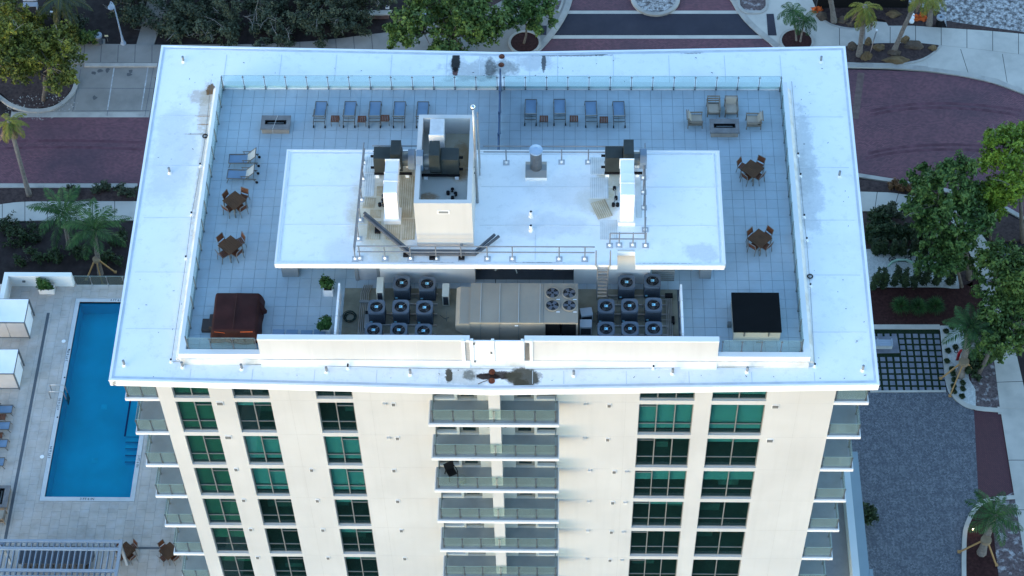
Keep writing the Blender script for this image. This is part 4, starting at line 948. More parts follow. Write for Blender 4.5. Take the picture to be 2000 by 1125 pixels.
# package unit
m_pk = mat('grey package unit', (.285,.25,.20), .55, .06, .8, c2=(.23,.215,.185), amt=.5, s2=.7)
pk = thing('package_unit', 'large grey rooftop air handler with sloped hood and four fans between the condenser banks', 'air conditioner', (1.55,-7.75,0))
def PK(name, mb, m, **k): mb.v = [(x-1.55,y+7.75,z) for x,y,z in mb.v]; return part(name, mb, m, pk, **k)
PK('casing', MB().box(-1.2,-9.0,.15,2.56,-6.5,1.8), m_pk); PK('base_rail', MB().box(-1.2,-8.98,0,4.3,-6.52,.149), m_grey)
PK('fan_section', MB().box(2.562,-9.0,1.68,4.33,-6.5,1.8).box(2.562,-9.0,.15,2.66,-8.9,1.68).box(4.23,-9.0,.15,4.33,-8.9,1.68).box(2.562,-6.6,.15,4.33,-6.5,1.68), m_pk)
PK('coil', MB().box(2.6,-8.85,.15,3.4,-6.62,1.66).box(3.5,-8.85,.15,4.28,-6.62,1.66), mat('black coil', (.012,.012,.012), .7, .3, 20))
PK('hood', MB().profile_y([(-1.2,.5),(-1.2,1.74),(-1.72,1.76),(-1.93,1.62),(-1.93,1.2)], -9.05, -6.7), m_pk)
rs = MB()
for x in (-.66,.31,1.29,2.38): rs.box(x-.015,-8.99,1.801,x+.015,-6.51,1.835)
PK('roof_seam', rs, mat('light grey seam', (.42,.42,.40), .5)); bd = MB()
for x in (-.66,.31,1.29): bd.box(x-.012,-9.008,.2,x+.012,-9.001,1.78); bd.box(x+.05,-9.02,1.66,x+.1,-9.001,1.7).box(x+.05,-9.02,1.3,x+.1,-9.001,1.34)
PK('door_gap', bd, m_post); PK('top_trim', MB().box(-1.2,-9.02,1.74,2.56,-9.001,1.8), mat('tan trim', (.40,.34,.25), .5)); PK('rating_label', MB().box(1.1,-9.012,1.5,1.28,-9.001,1.56).box(.45,-9.012,1.72,.95,-9.003,1.74), m_white)
for i, (x, y) in enumerate(((3.02,-7.13),(3.88,-7.13),(3.02,-7.92),(3.88,-7.92))):
    f_ = PK('fan', MB().ring(x,y,1.79,1.86,.37,.33,24), m_pk); PK('fan_well', MB().cyl(x,y,1.802,1.808,.33,20), m_black)
    fb = MB()
    for k in range(4):
        a = k*PI/2+i*.5; ca, sa = math.cos(a), math.sin(a); q = [(.05,-.05,1.835),(.3,-.12,1.82),(.31,.1,1.845),(.05,.06,1.84)]
        fb.add([(x+c0*ca-s0*sa, y+c0*sa+s0*ca, z0) for c0,s0,z0 in q], [(0,1,2,3)])
    PK('fan_blade', fb, mat('steel blue blade', (.10,.11,.135), .4)); rr_ = MB()
    for q in (.1,.2,.29): rr_.torus(x,y,1.862,q,.005,24,3)
    PK('fan_guard', rr_, m_post); PK('warning_label', MB().box(x+.2,y-.42,1.801,x+.38,y-.38,1.806), m_white)
PK('casing_gap', MB().box(2.545,-8.99,1.801,2.56,-6.51,1.81).box(3.44,-8.4,1.801,3.455,-6.8,1.806), m_post)
def crate(name, label, cat, px, s, h, m, rz=0):
    t = thing(name, label, cat, (px[0], px[1], 0), rz); part('cabinet', MB().box(-s[0]/2,-s[1]/2,.06,s[0]/2,s[1]/2,h), m, t, bevel=.012); part('foot', MB().box(-s[0]/2+.05,-s[1]/2+.05,0,-s[0]/2+.12,s[1]/2-.05,.06).box(s[0]/2-.12,-s[1]/2+.05,0,s[0]/2-.05,s[1]/2-.05,.06), m_black, t)
    part('front_grille', MB().box(-s[0]/2+.05,-s[1]/2-.012,.14,s[0]/2-.05,-s[1]/2-.001,h-.12), m_udark, t); return t
m_box = mat('pale blue grey box', (.36,.40,.43), .5, .06, 1)
crate('control_cabinet', 'pale grey cabinet set askew beside the four-fan unit, the farther of two', 'cabinet', (4.77, -7.53), (.62,.5), .75, m_box, .14)
crate('control_cabinet', 'pale grey cabinet beside the four-fan unit, the nearer of two', 'cabinet', (4.74, -8.31), (.62,.5), .8, m_box, 0)
m_cream = mat('cream enamel', (.52,.54,.48), .5, .05, 1)
crate('heat_pump', 'slim pale heat pump with dark grille beside the left wall of the plant area', 'air conditioner', (-5.98, -6.13), (.35,.95), 1.15, m_cream)
crate('heat_pump', 'slim cream heat pump standing just left of the large package unit', 'air conditioner', (-2.55, -6.30), (.36,.8), .95, m_cream)
hs = thing('hose_coil', 'dark green garden hose coiled on the floor by the left plant-area fence', 'hose', (*(-7.53, -7.51), 0)); hb = MB(); rr = random.Random(3)
for i in range(6): hb.torus(rr.uniform(-.05,.05), rr.uniform(-.05,.05), .05+.035*i, .29+rr.uniform(-.06,.06), .022, 26, 6)
part('hose', hb, mat('dark green hose', (.012,.03,.026), .4), hs, smooth=True)
for i, (x, lb) in enumerate(((-8.08,'low white fence closing the left side of the plant area'),(9.67,'low white fence closing the right side of the plant area'))):
    t = thing('plant_fence', lb, 'fence', (x,-9.4,0), 0, 'white fences beside the plant area')
    for k in range(3):
        y = .05 + k*1.05; part('fence_panel', MB().box(-.03,y+.06,.08,.03,y+1.0,1.3), m_white2, t); part('top_rail', MB().box(-.055,y+.05,1.3,.055,y+1.01,1.34), m_white, t)
    for k in range(4): part('post', MB().box(-.05,k*1.05-.05,0,.05,k*1.05+.05,1.36), m_white, t)
pr_ = MB()
for i in range(5): pr_.tube([(-7.05+i*.1,-9.5,.1),(-7.05+i*.1,-5.9,.1),(-6.9+i*.1,-5.4,.1)], .03, 6)
t = thing('pipe_rack', 'bundle of grey refrigerant pipes along the floor left of the condensers', 'pipe', (0,0,0)); part('pipe', pr_, m_rail, t); part('cover_tray', MB().box(-6.75,-8.3,.14,-6.4,-7.4,.24), m_grey, t); part('cover_tray', MB().box(-7.1,-6.6,.14,-6.6,-6.45,.2), m_grey, t); part('tray_end', MB().box(-6.75,-7.38,.0,-6.4,-7.15,.2), m_black, t)
pr_ = MB()
for i in range(4): pr_.tube([(8.95+i*.09,-9.5,.1),(8.95+i*.09,-6.0,.1)], .028, 6)
for i, y in enumerate((-6.3,-7.6,-8.9)): pr_.tube([(8.2,y,.14),(9.2,y,.14)], .025, 5)
t = thing('pipe_rack', 'bundle of grey refrigerant pipes along the floor right of the condensers', 'pipe', (0,0,0)); part('pipe', pr_, m_rail, t); part('cover_tray', MB().box(8.9,-6.2,.14,9.3,-5.95,.24), m_black, t); part('pipe_support', MB().box(9.2,-9.3,.0,9.35,-8.7,.2), m_black, t); part('pipe_support', MB().box(9.2,-7.8,.0,9.35,-7.4,.2), m_black, t)
cb_ = MB(); rr = random.Random(8)
for x, y in ((-5.2,-7.6),(-4.0,-7.6),(-2.6,-7.4),(-4.2,-6.3),(-2.9,-8.6),(-5.2,-8.8),(5.2,-7.6),(6.4,-7.7),(7.6,-6.5),(7.7,-7.6),(6.3,-6.2),(6.4,-8.7)):
    cb_.tube([(x-.25,y,.2),(x,y+rr.uniform(-.15,.15),.05),(x+.25,y+rr.uniform(-.2,.2),.16)], .016, 5); cb_.bar((x+.1,y-.25,.2),(x+.1,y+.25,.2),.02).bar((x+.1,y-.25,.0),(x+.1,y-.25,.2),.02)
t = thing('refrigerant_lines', 'thin dark refrigerant lines looping between the condensers', 'pipe', (0,0,0)); part('line', cb_, m_post, t)
rd = thing('recess_pipes', 'white pipes and a black valve in the recess behind the large package unit', 'pipe', (0,0,0))
part('pipe', MB().tube([(.0,-5.1,1.0),(.4,-4.6,1.3),(.9,-4.2,1.9)], .05, 6).tube([(1.15,-5.2,.9),(.9,-4.6,1.4),(.7,-4.3,1.8)], .03, 6).box(1.2,-4.5,1.4,1.55,-4.05,2.2), m_cream, rd); part('valve', MB().sphere(.75,-4.4,1.75,.1).sphere(2.75,-4.4,1.2,.12).sphere(3.0,-4.2,1.3,.1).cyl(-.95,-4.5,1.9,2.1,.1,8), m_black, rd)

# ------------------------------------------------------------------ fittings on the slab
SZ = -.35
def terminal(label, p, tall=.46):
    if 'tm' not in WM:
        t = thing('drain_vent', label, 'vent', (*p,SZ), 0, 'small pipe vents along the roof edge'); part('pipe', MB().cyl(0,0,0,tall,.07,10), m_grey, t); part('boot', MB().cyl(0,0,0,.14,.13,10,.08), m_white2, t); WM['tm'] = t; return t
    return dup(WM['tm'], (*p,SZ), 0, label)
for i, p in enumerate([(-19.05, -10.31), (-16.02, -10.40), (-12.95, -10.51), (-8.56, -10.66), (-4.25, -10.79), (4.12, -10.80), (9.18, -10.64), (12.99, -10.52), (18.89, -10.39)]):
    terminal('small grey pipe vent on the front roof ledge, %s of nine' % ORD[i], p)
terminal('small grey pipe vent near the rear left corner of the roof', (-18.43, 10.92)); terminal('small grey pipe vent near the rear right corner of the roof', (18.33, 11.00)); terminal('small grey pipe vent on the left roof ledge', (-18.24, 2.58)); terminal('small grey pipe vent on the right roof ledge', (18.71, 2.47))
lc = thing('lightning_cable', 'thin lightning cable with small standoffs running round the roof ledge', 'cable', (0,0,SZ))
loop = [(-16.67, 9.49), (-16.54, 5.31), (-16.58, 3.07), (-16.68, -0.38), (-16.64, -3.39), (-16.65, -10.07)]; loopr = [(16.56, 9.46), (16.54, 3.93), (16.58, 2.46), (16.58, -0.41), (16.61, -1.99), (16.59, -5.06), (16.46, -10.15)]
front = [(-16.65, -10.07), (-12.25, -10.23), (-7.48, -10.33), (-2.99, -10.43), (2.27, -10.43), (8.21, -10.33), (16.46, -10.15)]
for pl in (loop, loopr, front): part('cable', MB().tube([(x,y,.05) for x,y in pl], .012, 4), m_post, lc)
for p in loop[2:] + loopr[1:] + [front[2], front[5]] + [(-7.48, -10.43)]:
    part('standoff', MB().cyl(p[0],p[1],0,.07,.12,8,.05).cyl(p[0],p[1],.07,.2,.03,6), m_white, lc); part('clamp', MB().cyl(p[0],p[1],.2,.27,.05,8), m_black, lc)
for i, p in enumerate(((-16.56, 5.24), (16.63, -4.42))):
    t = thing('cable_coil', ['small black ring of spare cable on the left roof ledge','small black ring of spare cable on the right roof ledge'][i], 'cable', (*p,SZ+.03)); part('coil', MB().torus(0,0,.03,.13,.035,18,6), m_black, t)
m_cop = mat('copper drain', (.13,.04,.022), .5, .3, 4, metal=.3)
for lb, p in (('rusty copper roof drain at the rear edge, the farther of two', (-0.02, 11.37)), ('rusty copper roof drain at the rear edge, beside the privacy screen', (-0.03, 10.72)), ('rusty copper roof drain in the dark stain in front of the gate', (-0.07, -10.60)), ('rusty copper roof drain at the front lip of the roof, below the other', (-0.07, -11.15))):
    t = thing('roof_drain', lb, 'drain', (*p,SZ+.005), 0, 'copper roof drains'); part('flange', MB().ring(0,0,0,.04,.17,.08,18), m_cop, t); part('strainer', MB().sphere(0,0,.02,.085,10,6,.8), m_cop, t)
br = thing('twig', 'thin dark twig lying beside the front copper drain', 'twig', (*(-0.47, -11.27), SZ+.02)); part('stem', MB().tube([(-.3,-.08,.01),(-.05,.05,.015),(.28,.2,.01)], .02, 4), m_bark, br)

# ------------------------------------------------------------------ ground surfaces
GZ = -35.0
m_earth = mat('dark planting soil', (.030,.022,.022), .95, .3, 1.2, bump=.6, bscale=9, c2=(.05,.04,.038), amt=.7, s2=1.8)
m_brick = bpy.data.materials.new('purple brick road')
def brickmat(m, c1, c2, mortar, scale, rot, row=.5, bw=.22, rh=.11, msize=.012, dirt=(.03,.03,.04), damt=.5, ds=.25, bump=.3, cross=False):
    t, n, l, p = nt(m); geo = n.new('ShaderNodeNewGeometry'); mp = n.new('ShaderNodeMapping'); mp.inputs['Rotation'].default_value = (0,0,rot)
    l.new(geo.outputs['Position'], mp.inputs['Vector']); b = n.new('ShaderNodeTexBrick'); l.new(mp.outputs[0], b.inputs['Vector'])
    b.inputs['Color1'].default_value = (*c1,1); b.inputs['Color2'].default_value = (*c2,1); b.inputs['Mortar'].default_value = (*mortar,1)
    b.inputs['Scale'].default_value = scale; b.inputs['Mortar Size'].default_value = msize; b.inputs['Brick Width'].default_value = bw; b.inputs['Row Height'].default_value = rh; b.offset = row
    b.inputs['Bias'].default_value = -.1
    bcol = b.outputs['Color']
    if cross:                                                     # second set of pavers at right angles, swapped block by block: a herringbone
        m2 = n.new('ShaderNodeMapping'); m2.inputs['Rotation'].default_value = (0,0,rot+PI/2); m2.inputs['Location'].default_value = (.37,.11,0); l.new(geo.outputs['Position'], m2.inputs['Vector'])
        b2 = n.new('ShaderNodeTexBrick'); l.new(m2.outputs[0], b2.inputs['Vector']); b2.offset = row; b2.inputs['Bias'].default_value = -.1
        for k_ in ('Color1','Color2','Mortar','Scale','Mortar Size','Brick Width','Row Height'): b2.inputs[k_].default_value = b.inputs[k_].default_value
        ck = n.new('ShaderNodeTexChecker'); ck.inputs['Scale'].default_value = 5.56; l.new(mp.outputs[0], ck.inputs['Vector'])
        xb = n.new('ShaderNodeMix'); xb.data_type = 'RGBA'; l.new(ck.outputs['Fac'], xb.inputs['Factor']); l.new(b.outputs['Color'], xb.inputs['A']); l.new(b2.outputs['Color'], xb.inputs['B']); bcol = xb.outputs['Result']
    nz = n.new('ShaderNodeTexNoise'); nz.inputs['Scale'].default_value = ds; nz.inputs['Detail'].default_value = 9; nz.inputs['Roughness'].default_value = .65; l.new(geo.outputs['Position'], nz.inputs['Vector'])
    r = n.new('ShaderNodeMapRange'); r.inputs['From Min'].default_value = .42; r.inputs['From Max'].default_value = .68; r.inputs['To Max'].default_value = damt; l.new(nz.outputs['Fac'], r.inputs['Value'])
    mx = n.new('ShaderNodeMix'); mx.data_type = 'RGBA'; l.new(bcol, mx.inputs['A']); mx.inputs['B'].default_value = (*dirt,1); l.new(r.outputs[0], mx.inputs['Factor'])
    l.new(mx.outputs['Result'], p.inputs['Base Color']); p.inputs['Roughness'].default_value = .8
    bp = n.new('ShaderNodeBump'); bp.inputs['Strength'].default_value = bump; bp.inputs['Distance'].default_value = .01; bp.invert = True
    l.new(b.outputs['Fac'], bp.inputs['Height']); l.new(bp.outputs[0], p.inputs['Normal']); MATS[m.name] = m; return m
brickmat(m_brick, (.215,.082,.098), (.125,.047,.062), (.065,.036,.045), 1, .0, dirt=(.058,.034,.048), damt=.85, ds=.16)
m_brick2 = brickmat(bpy.data.materials.new('dark red brick walk'), (.115,.036,.042), (.09,.028,.036), (.05,.025,.03), 1, .78, dirt=(.06,.025,.03), damt=.4)
m_drive = brickmat(bpy.data.materials.new('blue grey herringbone pavers'), (.20,.208,.228), (.062,.068,.085), (.05,.055,.065), 1, .785, bw=.18, rh=.09, msize=.006, dirt=(.07,.077,.096), damt=.75, ds=1.6, cross=True)
m_asph = mat('dark crosswalk asphalt', (.036,.036,.050), .85, .12, .5, bump=.2, bscale=20, c2=(.06,.055,.07), amt=.6, s2=.3)
m_walk = mat('grey concrete paving', (.275,.255,.23), .85, .08, .5, bump=.12, bscale=18, c2=(.19,.178,.16), amt=.75, s2=.45)
m_walk2 = mat('light concrete paving', (.52,.485,.43), .85, .07, .4, bump=.12, bscale=18, c2=(.36,.34,.305), amt=.65, s2=.5)
m_paint0 = None
m_kerb = mat('kerb concrete', (.42,.39,.35), .85, .12, .9, c2=(.18,.18,.18), amt=.5, s2=.8)
m_mulch = mat('purple brown mulch', (.055,.036,.034), .95, .35, 5, bump=.8, bscale=16, c2=(.10,.07,.065), amt=.6, s2=3)
m_mulchr = mat('red brown mulch', (.040,.014,.013), .95, .3, 6, bump=.8, bscale=16, c2=(.07,.03,.025), amt=.5, s2=3)
m_grav = mat('white shell gravel', (.56,.57,.55), .95, .18, 9, bump=.6, bscale=24, c2=(.36,.37,.36), amt=.6, s2=6)
m_grav2 = mat('grey crushed gravel', (.42,.41,.40), .95, .5, 7, bump=.9, bscale=9, c2=(.07,.06,.06), amt=.9, s2=3.2, lo=.42, hi=.6)
m_paint = mat('worn white paint', (.50,.51,.50), .8, .2, 3, c2=(.33,.325,.32), amt=.95, s2=2.2, lo=.4, hi=.55)
m_mix = mat('pale gravel over mulch', (.12,.09,.09), .95, .4, 7, bump=.7, bscale=14, c2=(.5,.48,.48), amt=.75, s2=2.2, lo=.52, hi=.66)
struct('ground', MB().box(-420, -420, GZ-1.0, 420, 420, GZ-.06), m_earth)
def flat(name, poly, z, m, th=.12): return struct(name, MB().prism(poly, z-th, z), m)
road = [(-420,0)]
rl = [(-43.87, 37.48), (-40.52, 37.16), (-29.36, 37.19), (-29.14, 30.03), (-42.52, 29.98)]
flat('road', rl, GZ, m_brick)
rr2 = [(22.57, 42.27), (26.68, 42.28), (29.14, 42.23), (32.81, 42.02), (35.62, 41.52), (37.98, 40.81), (40.26, 39.56), (43.92, 36.93), (42.14, 24.94), (38.61, 27.19), (36.75, 28.68), (33.68, 29.77), (30.24, 30.62), (26.46, 31.43), (21.87, 31.87)]
flat('road', rr2, GZ, m_brick)
rt = [(4.51, 53.64), (4.09, 49.45), (3.37, 47.41), (2.33, 45.51), (0.69, 43.12), (22.63, 43.17), (20.75, 44.97), (19.50, 46.28), (18.52, 47.61), (17.56, 49.59), (17.11, 53.64)]
flat('road', rt, GZ, m_brick)
flat('crosswalk', [(3.92, 48.52), (18.19, 48.54), (19.65, 45.99), (2.66, 45.96)], GZ+.006, m_asph, .05)
for q in ([(4.09, 48.81), (17.95, 48.83), (18.23, 48.48), (3.88, 48.46)], [(2.75, 46.02), (19.61, 46.05), (19.92, 45.68), (2.50, 45.65)]): flat('crosswalk_band', q, GZ+.012, m_walk2, .05)
# broad concrete aprons
WZ = GZ + .10
flat('pavement', [(-45.44, 46.36), (-38.42, 44.99), (-29.29, 44.84), (-21.55, 44.91), (-16.95, 45.26), (-12.29, 45.96), (-10.29, 46.42), (-0.72, 52.32), (4.34, 53.53), (4.26, 49.95), (3.50, 47.49), (2.00, 44.95), (0.28, 42.74), (-29.52, 41.28), (-29.50, 42.45), (-35.35, 42.72), (-44.78, 42.70)], WZ-.012, m_walk)
flat('parking_apron', [(-37.27, 42.81), (-29.39, 42.83), (-29.34, 37.03), (-40.49, 37.00), (-40.51, 37.60), (-37.70, 37.55), (-35.88, 39.14)], GZ+.004, m_walk, .05)
m_jnt = mat('dark paving joint', (.13,.125,.12), .95)
def slabs(name, top, bot, n, m, z, gap=.06, sub=4):
    """concrete slabs laid between two edge lines, each slab its own piece with an open joint"""
    def at(pl, t):
        L = [math.dist(pl[i], pl[i+1]) for i in range(len(pl)-1)]; s = t*sum(L)
        for i, d in enumerate(L):
            if s <= d or i == len(L)-1:
                f = min(s/d, 1); return (pl[i][0]+(pl[i+1][0]-pl[i][0])*f, pl[i][1]+(pl[i+1][1]-pl[i][1])*f)
            s -= d
    L = max(sum(math.dist(pl[i], pl[i+1]) for i in range(len(pl)-1)) for pl in (top, bot)); g = gap/L/2
    par = thing(name, None, None, (0,0,0), kind='structure')
    for i in range(n):
        a, b = i/n + g, (i+1)/n - g
        ps = [at(top, a+(b-a)*k/sub) for k in range(sub+1)] + [at(bot, b-(b-a)*k/sub) for k in range(sub+1)]
        part('slab', MB().prism(ps, z-.1, z+random.uniform(0,.006)), m, par)
        if i: part('joint', MB().bar((*at(top,i/n), z-.006), (*at(bot,i/n), z-.006), .09, .006), m_jnt, par)
    return par
slabs('sidewalk', [(-38.40, 44.82), (-28.69, 44.78)], [(-38.26, 42.89), (-28.46, 42.85)], 7, m_walk, WZ)
slabs('sidewalk', [(-22.38, 44.79), (-19.04, 45.03), (-15.70, 45.38), (-12.29, 46.02), (-10.71, 46.25)], [(-22.21, 43.09), (-18.88, 43.21), (-15.55, 43.33), (-12.02, 43.45), (-10.35, 43.57)], 8, m_walk, WZ)
slabs('sidewalk', [(-41.31, 27.76), (-39.77, 28.02), (-38.61, 28.23), (-37.43, 28.31), (-29.19, 28.37)], [(-40.98, 25.91), (-39.44, 26.12), (-38.30, 26.37), (-36.74, 26.45), (-28.95, 26.51)], 7, m_walk2, WZ)
slabs('sidewalk', [(26.09, 29.56), (28.75, 29.47), (30.36, 29.17), (32.16, 28.48), (33.62, 27.68), (34.81, 26.30)], [(25.93, 27.65), (28.38, 27.61), (30.18, 27.42), (31.41, 26.98), (32.50, 26.29), (33.40, 25.02)], 6, m_walk2, WZ)
slabs('sidewalk', [(34.81, 26.30), (35.57, 24.59), (35.99, 22.42), (36.15, 18.66), (36.36, 14.56), (36.63, 9.73)], [(33.40, 25.02), (34.11, 23.62), (34.41, 21.94), (34.60, 18.19), (34.71, 14.55), (34.59, 9.84)], 7, m_walk2, WZ)
slabs('sidewalk', [(37.32, 9.52), (37.30, 4.26), (37.37, -1.36), (37.32, -6.34)], [(34.62, 9.50), (34.66, 4.24), (34.72, -1.38), (34.80, -6.36)], 4, m_walk2, WZ)
# right-hand plaza
flat('pavement', [(16.46, 53.54), (17.18, 50.55), (17.94, 48.79), (19.11, 46.93), (21.03, 44.20), (24.22, 42.52), (28.32, 42.42), (32.91, 42.31), (35.83, 41.77), (38.20, 41.05), (40.47, 39.80), (43.96, 37.38), (45.23, 45.94), (41.12, 46.16), (34.33, 46.73), (28.78, 47.64), (24.64, 48.21), (23.31, 53.55)], WZ-.012, m_walk2)
slabs('sidewalk', [(24.14, 47.17), (26.20, 46.77), (28.71, 46.83), (32.07, 47.07), (34.55, 46.84), (38.25, 46.50), (42.74, 45.94)], [(23.98, 44.88), (26.47, 44.89), (29.39, 45.12), (32.70, 45.12), (34.17, 44.90), (37.99, 44.34), (42.41, 43.56)], 9, m_walk2, WZ)
slabs('sidewalk', [(32.87, 43.49), (34.31, 44.67), (37.96, 44.12), (42.38, 43.34)], [(32.92, 42.48), (35.98, 41.93), (38.34, 41.22), (41.79, 39.04)], 3, m_walk2, WZ)
flat('pavement', [(34.43, 9.97), (37.90, 9.82), (37.84, 9.35), (34.42, 9.37)], WZ-.012, m_walk2)
# beds
BZ = WZ - .03
flat('planting_bed', [(-44.52, 41.24), (-42.02, 41.25), (-37.10, 41.82), (-36.18, 41.26), (-35.89, 40.15), (-36.54, 38.72), (-37.56, 38.06), (-38.97, 37.89), (-40.49, 38.33), (-41.73, 39.58), (-44.37, 40.41)], BZ+.04, m_mulch)
flat('planting_bed', [(-42.44, 29.64), (-29.36, 29.69), (-29.42, 28.32), (-37.34, 28.24), (-39.76, 27.97), (-42.07, 27.56)], BZ, m_mulch)
flat('planting_bed', [(-41.78, 25.96), (-39.43, 26.07), (-37.12, 26.38), (-28.66, 26.46), (-29.40, 20.18), (-40.73, 20.12)], BZ-.02, m_earth)
flat('planting_bed', [(25.74, 30.93), (30.38, 30.18), (33.78, 29.08), (36.75, 27.89), (38.86, 26.32), (38.66, 24.85), (35.98, 24.84), (34.93, 26.30), (33.71, 27.73), (32.24, 28.53), (30.44, 29.22), (28.75, 29.52), (25.63, 29.61)], BZ, m_mulch)
flat('planting_bed', [(25.46, 27.60), (30.18, 27.37), (32.38, 26.24), (33.58, 24.58), (34.16, 22.42), (33.94, 20.52), (25.13, 23.57)], BZ, m_mulch)
flat('gravel_bed', [(25.17, 24.01), (32.44, 24.04), (33.10, 22.41), (32.94, 20.37), (32.41, 20.37), (31.30, 20.50), (24.87, 20.42)], BZ+.01, m_grav)
flat('planting_bed', [(24.87, 20.42), (32.99, 20.47), (34.40, 21.23), (34.63, 14.55), (34.65, 9.71), (32.66, 9.70), (32.78, 16.98), (24.59, 16.94)], BZ, m_mulchr)
flat('planting_bed', [(32.85, 16.98), (34.80, 16.81), (34.66, 9.84), (32.87, 9.92), (32.81, 14.09)], BZ+.006, m_mix)
gb = [(31.14, 16.97), (32.79, 17.08), (32.72, 14.54), (32.71, 12.31), (33.05, 11.44), (32.90, 9.87), (32.15, 9.96), (31.59, 10.47), (31.10, 11.25), (31.00, 12.30)]
flat('gravel_bed', gb, BZ+.014, m_grav)
flat('planting_bed', [(30.59, -3.55), (30.89, -0.63), (31.31, 0.65), (32.08, 1.86), (33.02, 2.39), (34.79, 2.53), (34.72, -1.38), (34.73, -6.36), (30.25, -6.40)], BZ+.01, m_mulchr)
flat('planting_bed', [(32.97, 1.99), (34.67, 3.01), (34.72, -1.38), (34.67, -6.36), (32.78, -6.38), (32.85, -1.79)], BZ+.016, m_mix)
flat('driveway', [(23.39, 11.09), (30.92, 11.40), (31.54, 10.45), (32.20, 9.93), (32.81, 9.90), (32.60, 4.28), (32.35, 2.44), (31.33, 0.63), (30.91, -0.57), (30.28, -6.35), (22.01, -6.43)], GZ+.03, m_drive, .08)
flat('brick_walk', [(32.76, 9.81), (34.70, 9.74), (34.83, 2.46), (32.17, 1.84)], GZ+.034, m_brick2, .08)
# bed A and B by the crossing, gravel lot
flat('planting_bed', [(24.54, 49.26), (26.39, 49.15), (32.06, 49.04), (34.54, 48.69), (34.37, 47.07), (32.07, 47.07), (30.19, 47.06), (29.96, 47.76), (28.81, 47.99), (28.39, 46.95), (27.04, 46.77), (25.60, 47.12), (24.77, 47.75)], BZ+.02, m_mulch)
flat('planting_bed', [(26.03, 44.66), (28.56, 45.12), (31.07, 45.35), (33.94, 45.01), (34.08, 44.79), (33.32, 43.88), (32.09, 43.15), (30.42, 42.87), (25.90, 42.97)], BZ+.03, m_mulch)
flat('gravel_lot', [(32.29, 53.55), (32.12, 49.68), (34.65, 48.58), (34.97, 46.84), (38.67, 46.50), (45.18, 45.60), (46.36, 53.56)], BZ+.01, m_grav2)
flat('planting_bed', [(34.97, 47.65), (37.09, 47.19), (41.55, 46.28), (41.52, 46.11), (38.25, 46.50), (34.96, 46.78)], BZ+.018, m_mulch)
flat('planting_bed', [(18.17, 53.54), (18.22, 49.37), (18.61, 48.79), (19.88, 48.79), (20.33, 49.26), (20.32, 53.54)], BZ+.03, m_mix)
flat('planting_bed', [(-2.12, 53.53), (3.70, 53.53), (3.58, 49.94), (3.32, 48.89), (2.73, 49.00), (1.87, 50.30), (-0.70, 51.13)], BZ+.03, m_mix)
flat('planting_bed', [(-3.19, 48.53), (-1.32, 50.06), (-1.76, 50.77), (-3.65, 49.58)], BZ+.03, m_mulch)
# kerbs
def kerb(pl, w_=.32, h=.06, z=GZ+.05, m=None, name='kerb'):
    k = MB(); n = len(pl); off = []
    for i in range(n):
        a, b = pl[max(i-1,0)], pl[min(i+1,n-1)]; dx, dy = b[0]-a[0], b[1]-a[1]; q = math.hypot(dx,dy); off.append((-dy/q*w_/2, dx/q*w_/2))
    for i in range(n-1):
        a, b = pl[i], pl[i+1]; o, p_ = off[i], off[i+1]
        k.prism([(a[0]+o[0],a[1]+o[1]),(b[0]+p_[0],b[1]+p_[1]),(b[0]-p_[0],b[1]-p_[1]),(a[0]-o[0],a[1]-o[1])], z-.2, z+h+.001*i%.003)
    return struct(name, k, m or m_kerb)
def smooth(pl, it=2):
    for _ in range(it):
        q = [pl[0]]
        for a, b in zip(pl, pl[1:]): q += [(a[0]*.75+b[0]*.25,a[1]*.75+b[1]*.25),(a[0]*.25+b[0]*.75,a[1]*.25+b[1]*.75)]
        pl = q + [pl[-1]]
    return pl
kerb(smooth([(-42.60, 39.80), (-41.64, 39.03), (-40.57, 38.11), (-39.00, 37.57), (-37.46, 37.68), (-36.49, 38.34), (-35.74, 39.71), (-35.72, 40.99)]), .34, .10)
kerb([(-35.32, 42.55), (-29.39, 42.57)], .35, .1)
kerb([(-40.46, 37.27), (-29.41, 37.30)], .55, -.044)
kerb([(-42.51, 29.88), (-29.40, 29.93)], .42, .06)
kerb(smooth([(26.09, 31.27), (30.22, 30.42), (33.66, 29.57), (36.72, 28.47), (38.58, 26.99)]), .35, .06)
kerb(smooth([(4.34, 52.43), (4.09, 49.69), (3.41, 47.58), (2.16, 45.28), (1.09, 43.80)]), .5, .05); kerb(smooth([(3.74, 52.43), (3.58, 49.81), (3.16, 48.51)]), .18, .1)
kerb(smooth([(17.19, 52.44), (17.74, 49.71), (18.57, 47.84), (19.74, 46.22), (21.07, 44.74)]), .5, .05)
kerb(smooth([(17.94, 52.34), (18.01, 49.37), (18.47, 48.50), (19.19, 48.44), (20.03, 48.56), (20.50, 49.26), (20.42, 52.34)]), .22, .1)
kerb(smooth([(25.90, 42.78), (29.18, 42.68), (32.93, 42.35), (35.85, 41.75), (38.21, 41.03), (40.49, 39.78)]), .5, .05)
kerb(smooth([(25.89, 42.86), (30.41, 42.75), (32.29, 43.09), (33.48, 43.88), (34.25, 44.84)]), .2, .08)
kerb(smooth([(24.59, 48.80), (24.85, 47.75), (25.64, 47.06), (27.11, 46.66), (28.46, 46.77)]), .2, .06)
kerb(smooth([(31.36, 16.98), (31.16, 12.39), (31.32, 11.25), (31.80, 10.39), (32.68, 9.83), (34.64, 9.67)]), .34, .05, m=m_walk2)
kerb([(24.58, 16.84), (31.13, 16.88)], .4, .05, m=m_walk2); kerb([(25.57, 11.22), (30.96, 11.29)], .16, .02, m=m_walk2)
kerb(smooth([(30.22, -6.40), (30.82, -0.63), (31.25, 0.65), (32.01, 1.86), (32.92, 2.43), (34.83, 2.57)]), .3, .08, m=m_walk2)
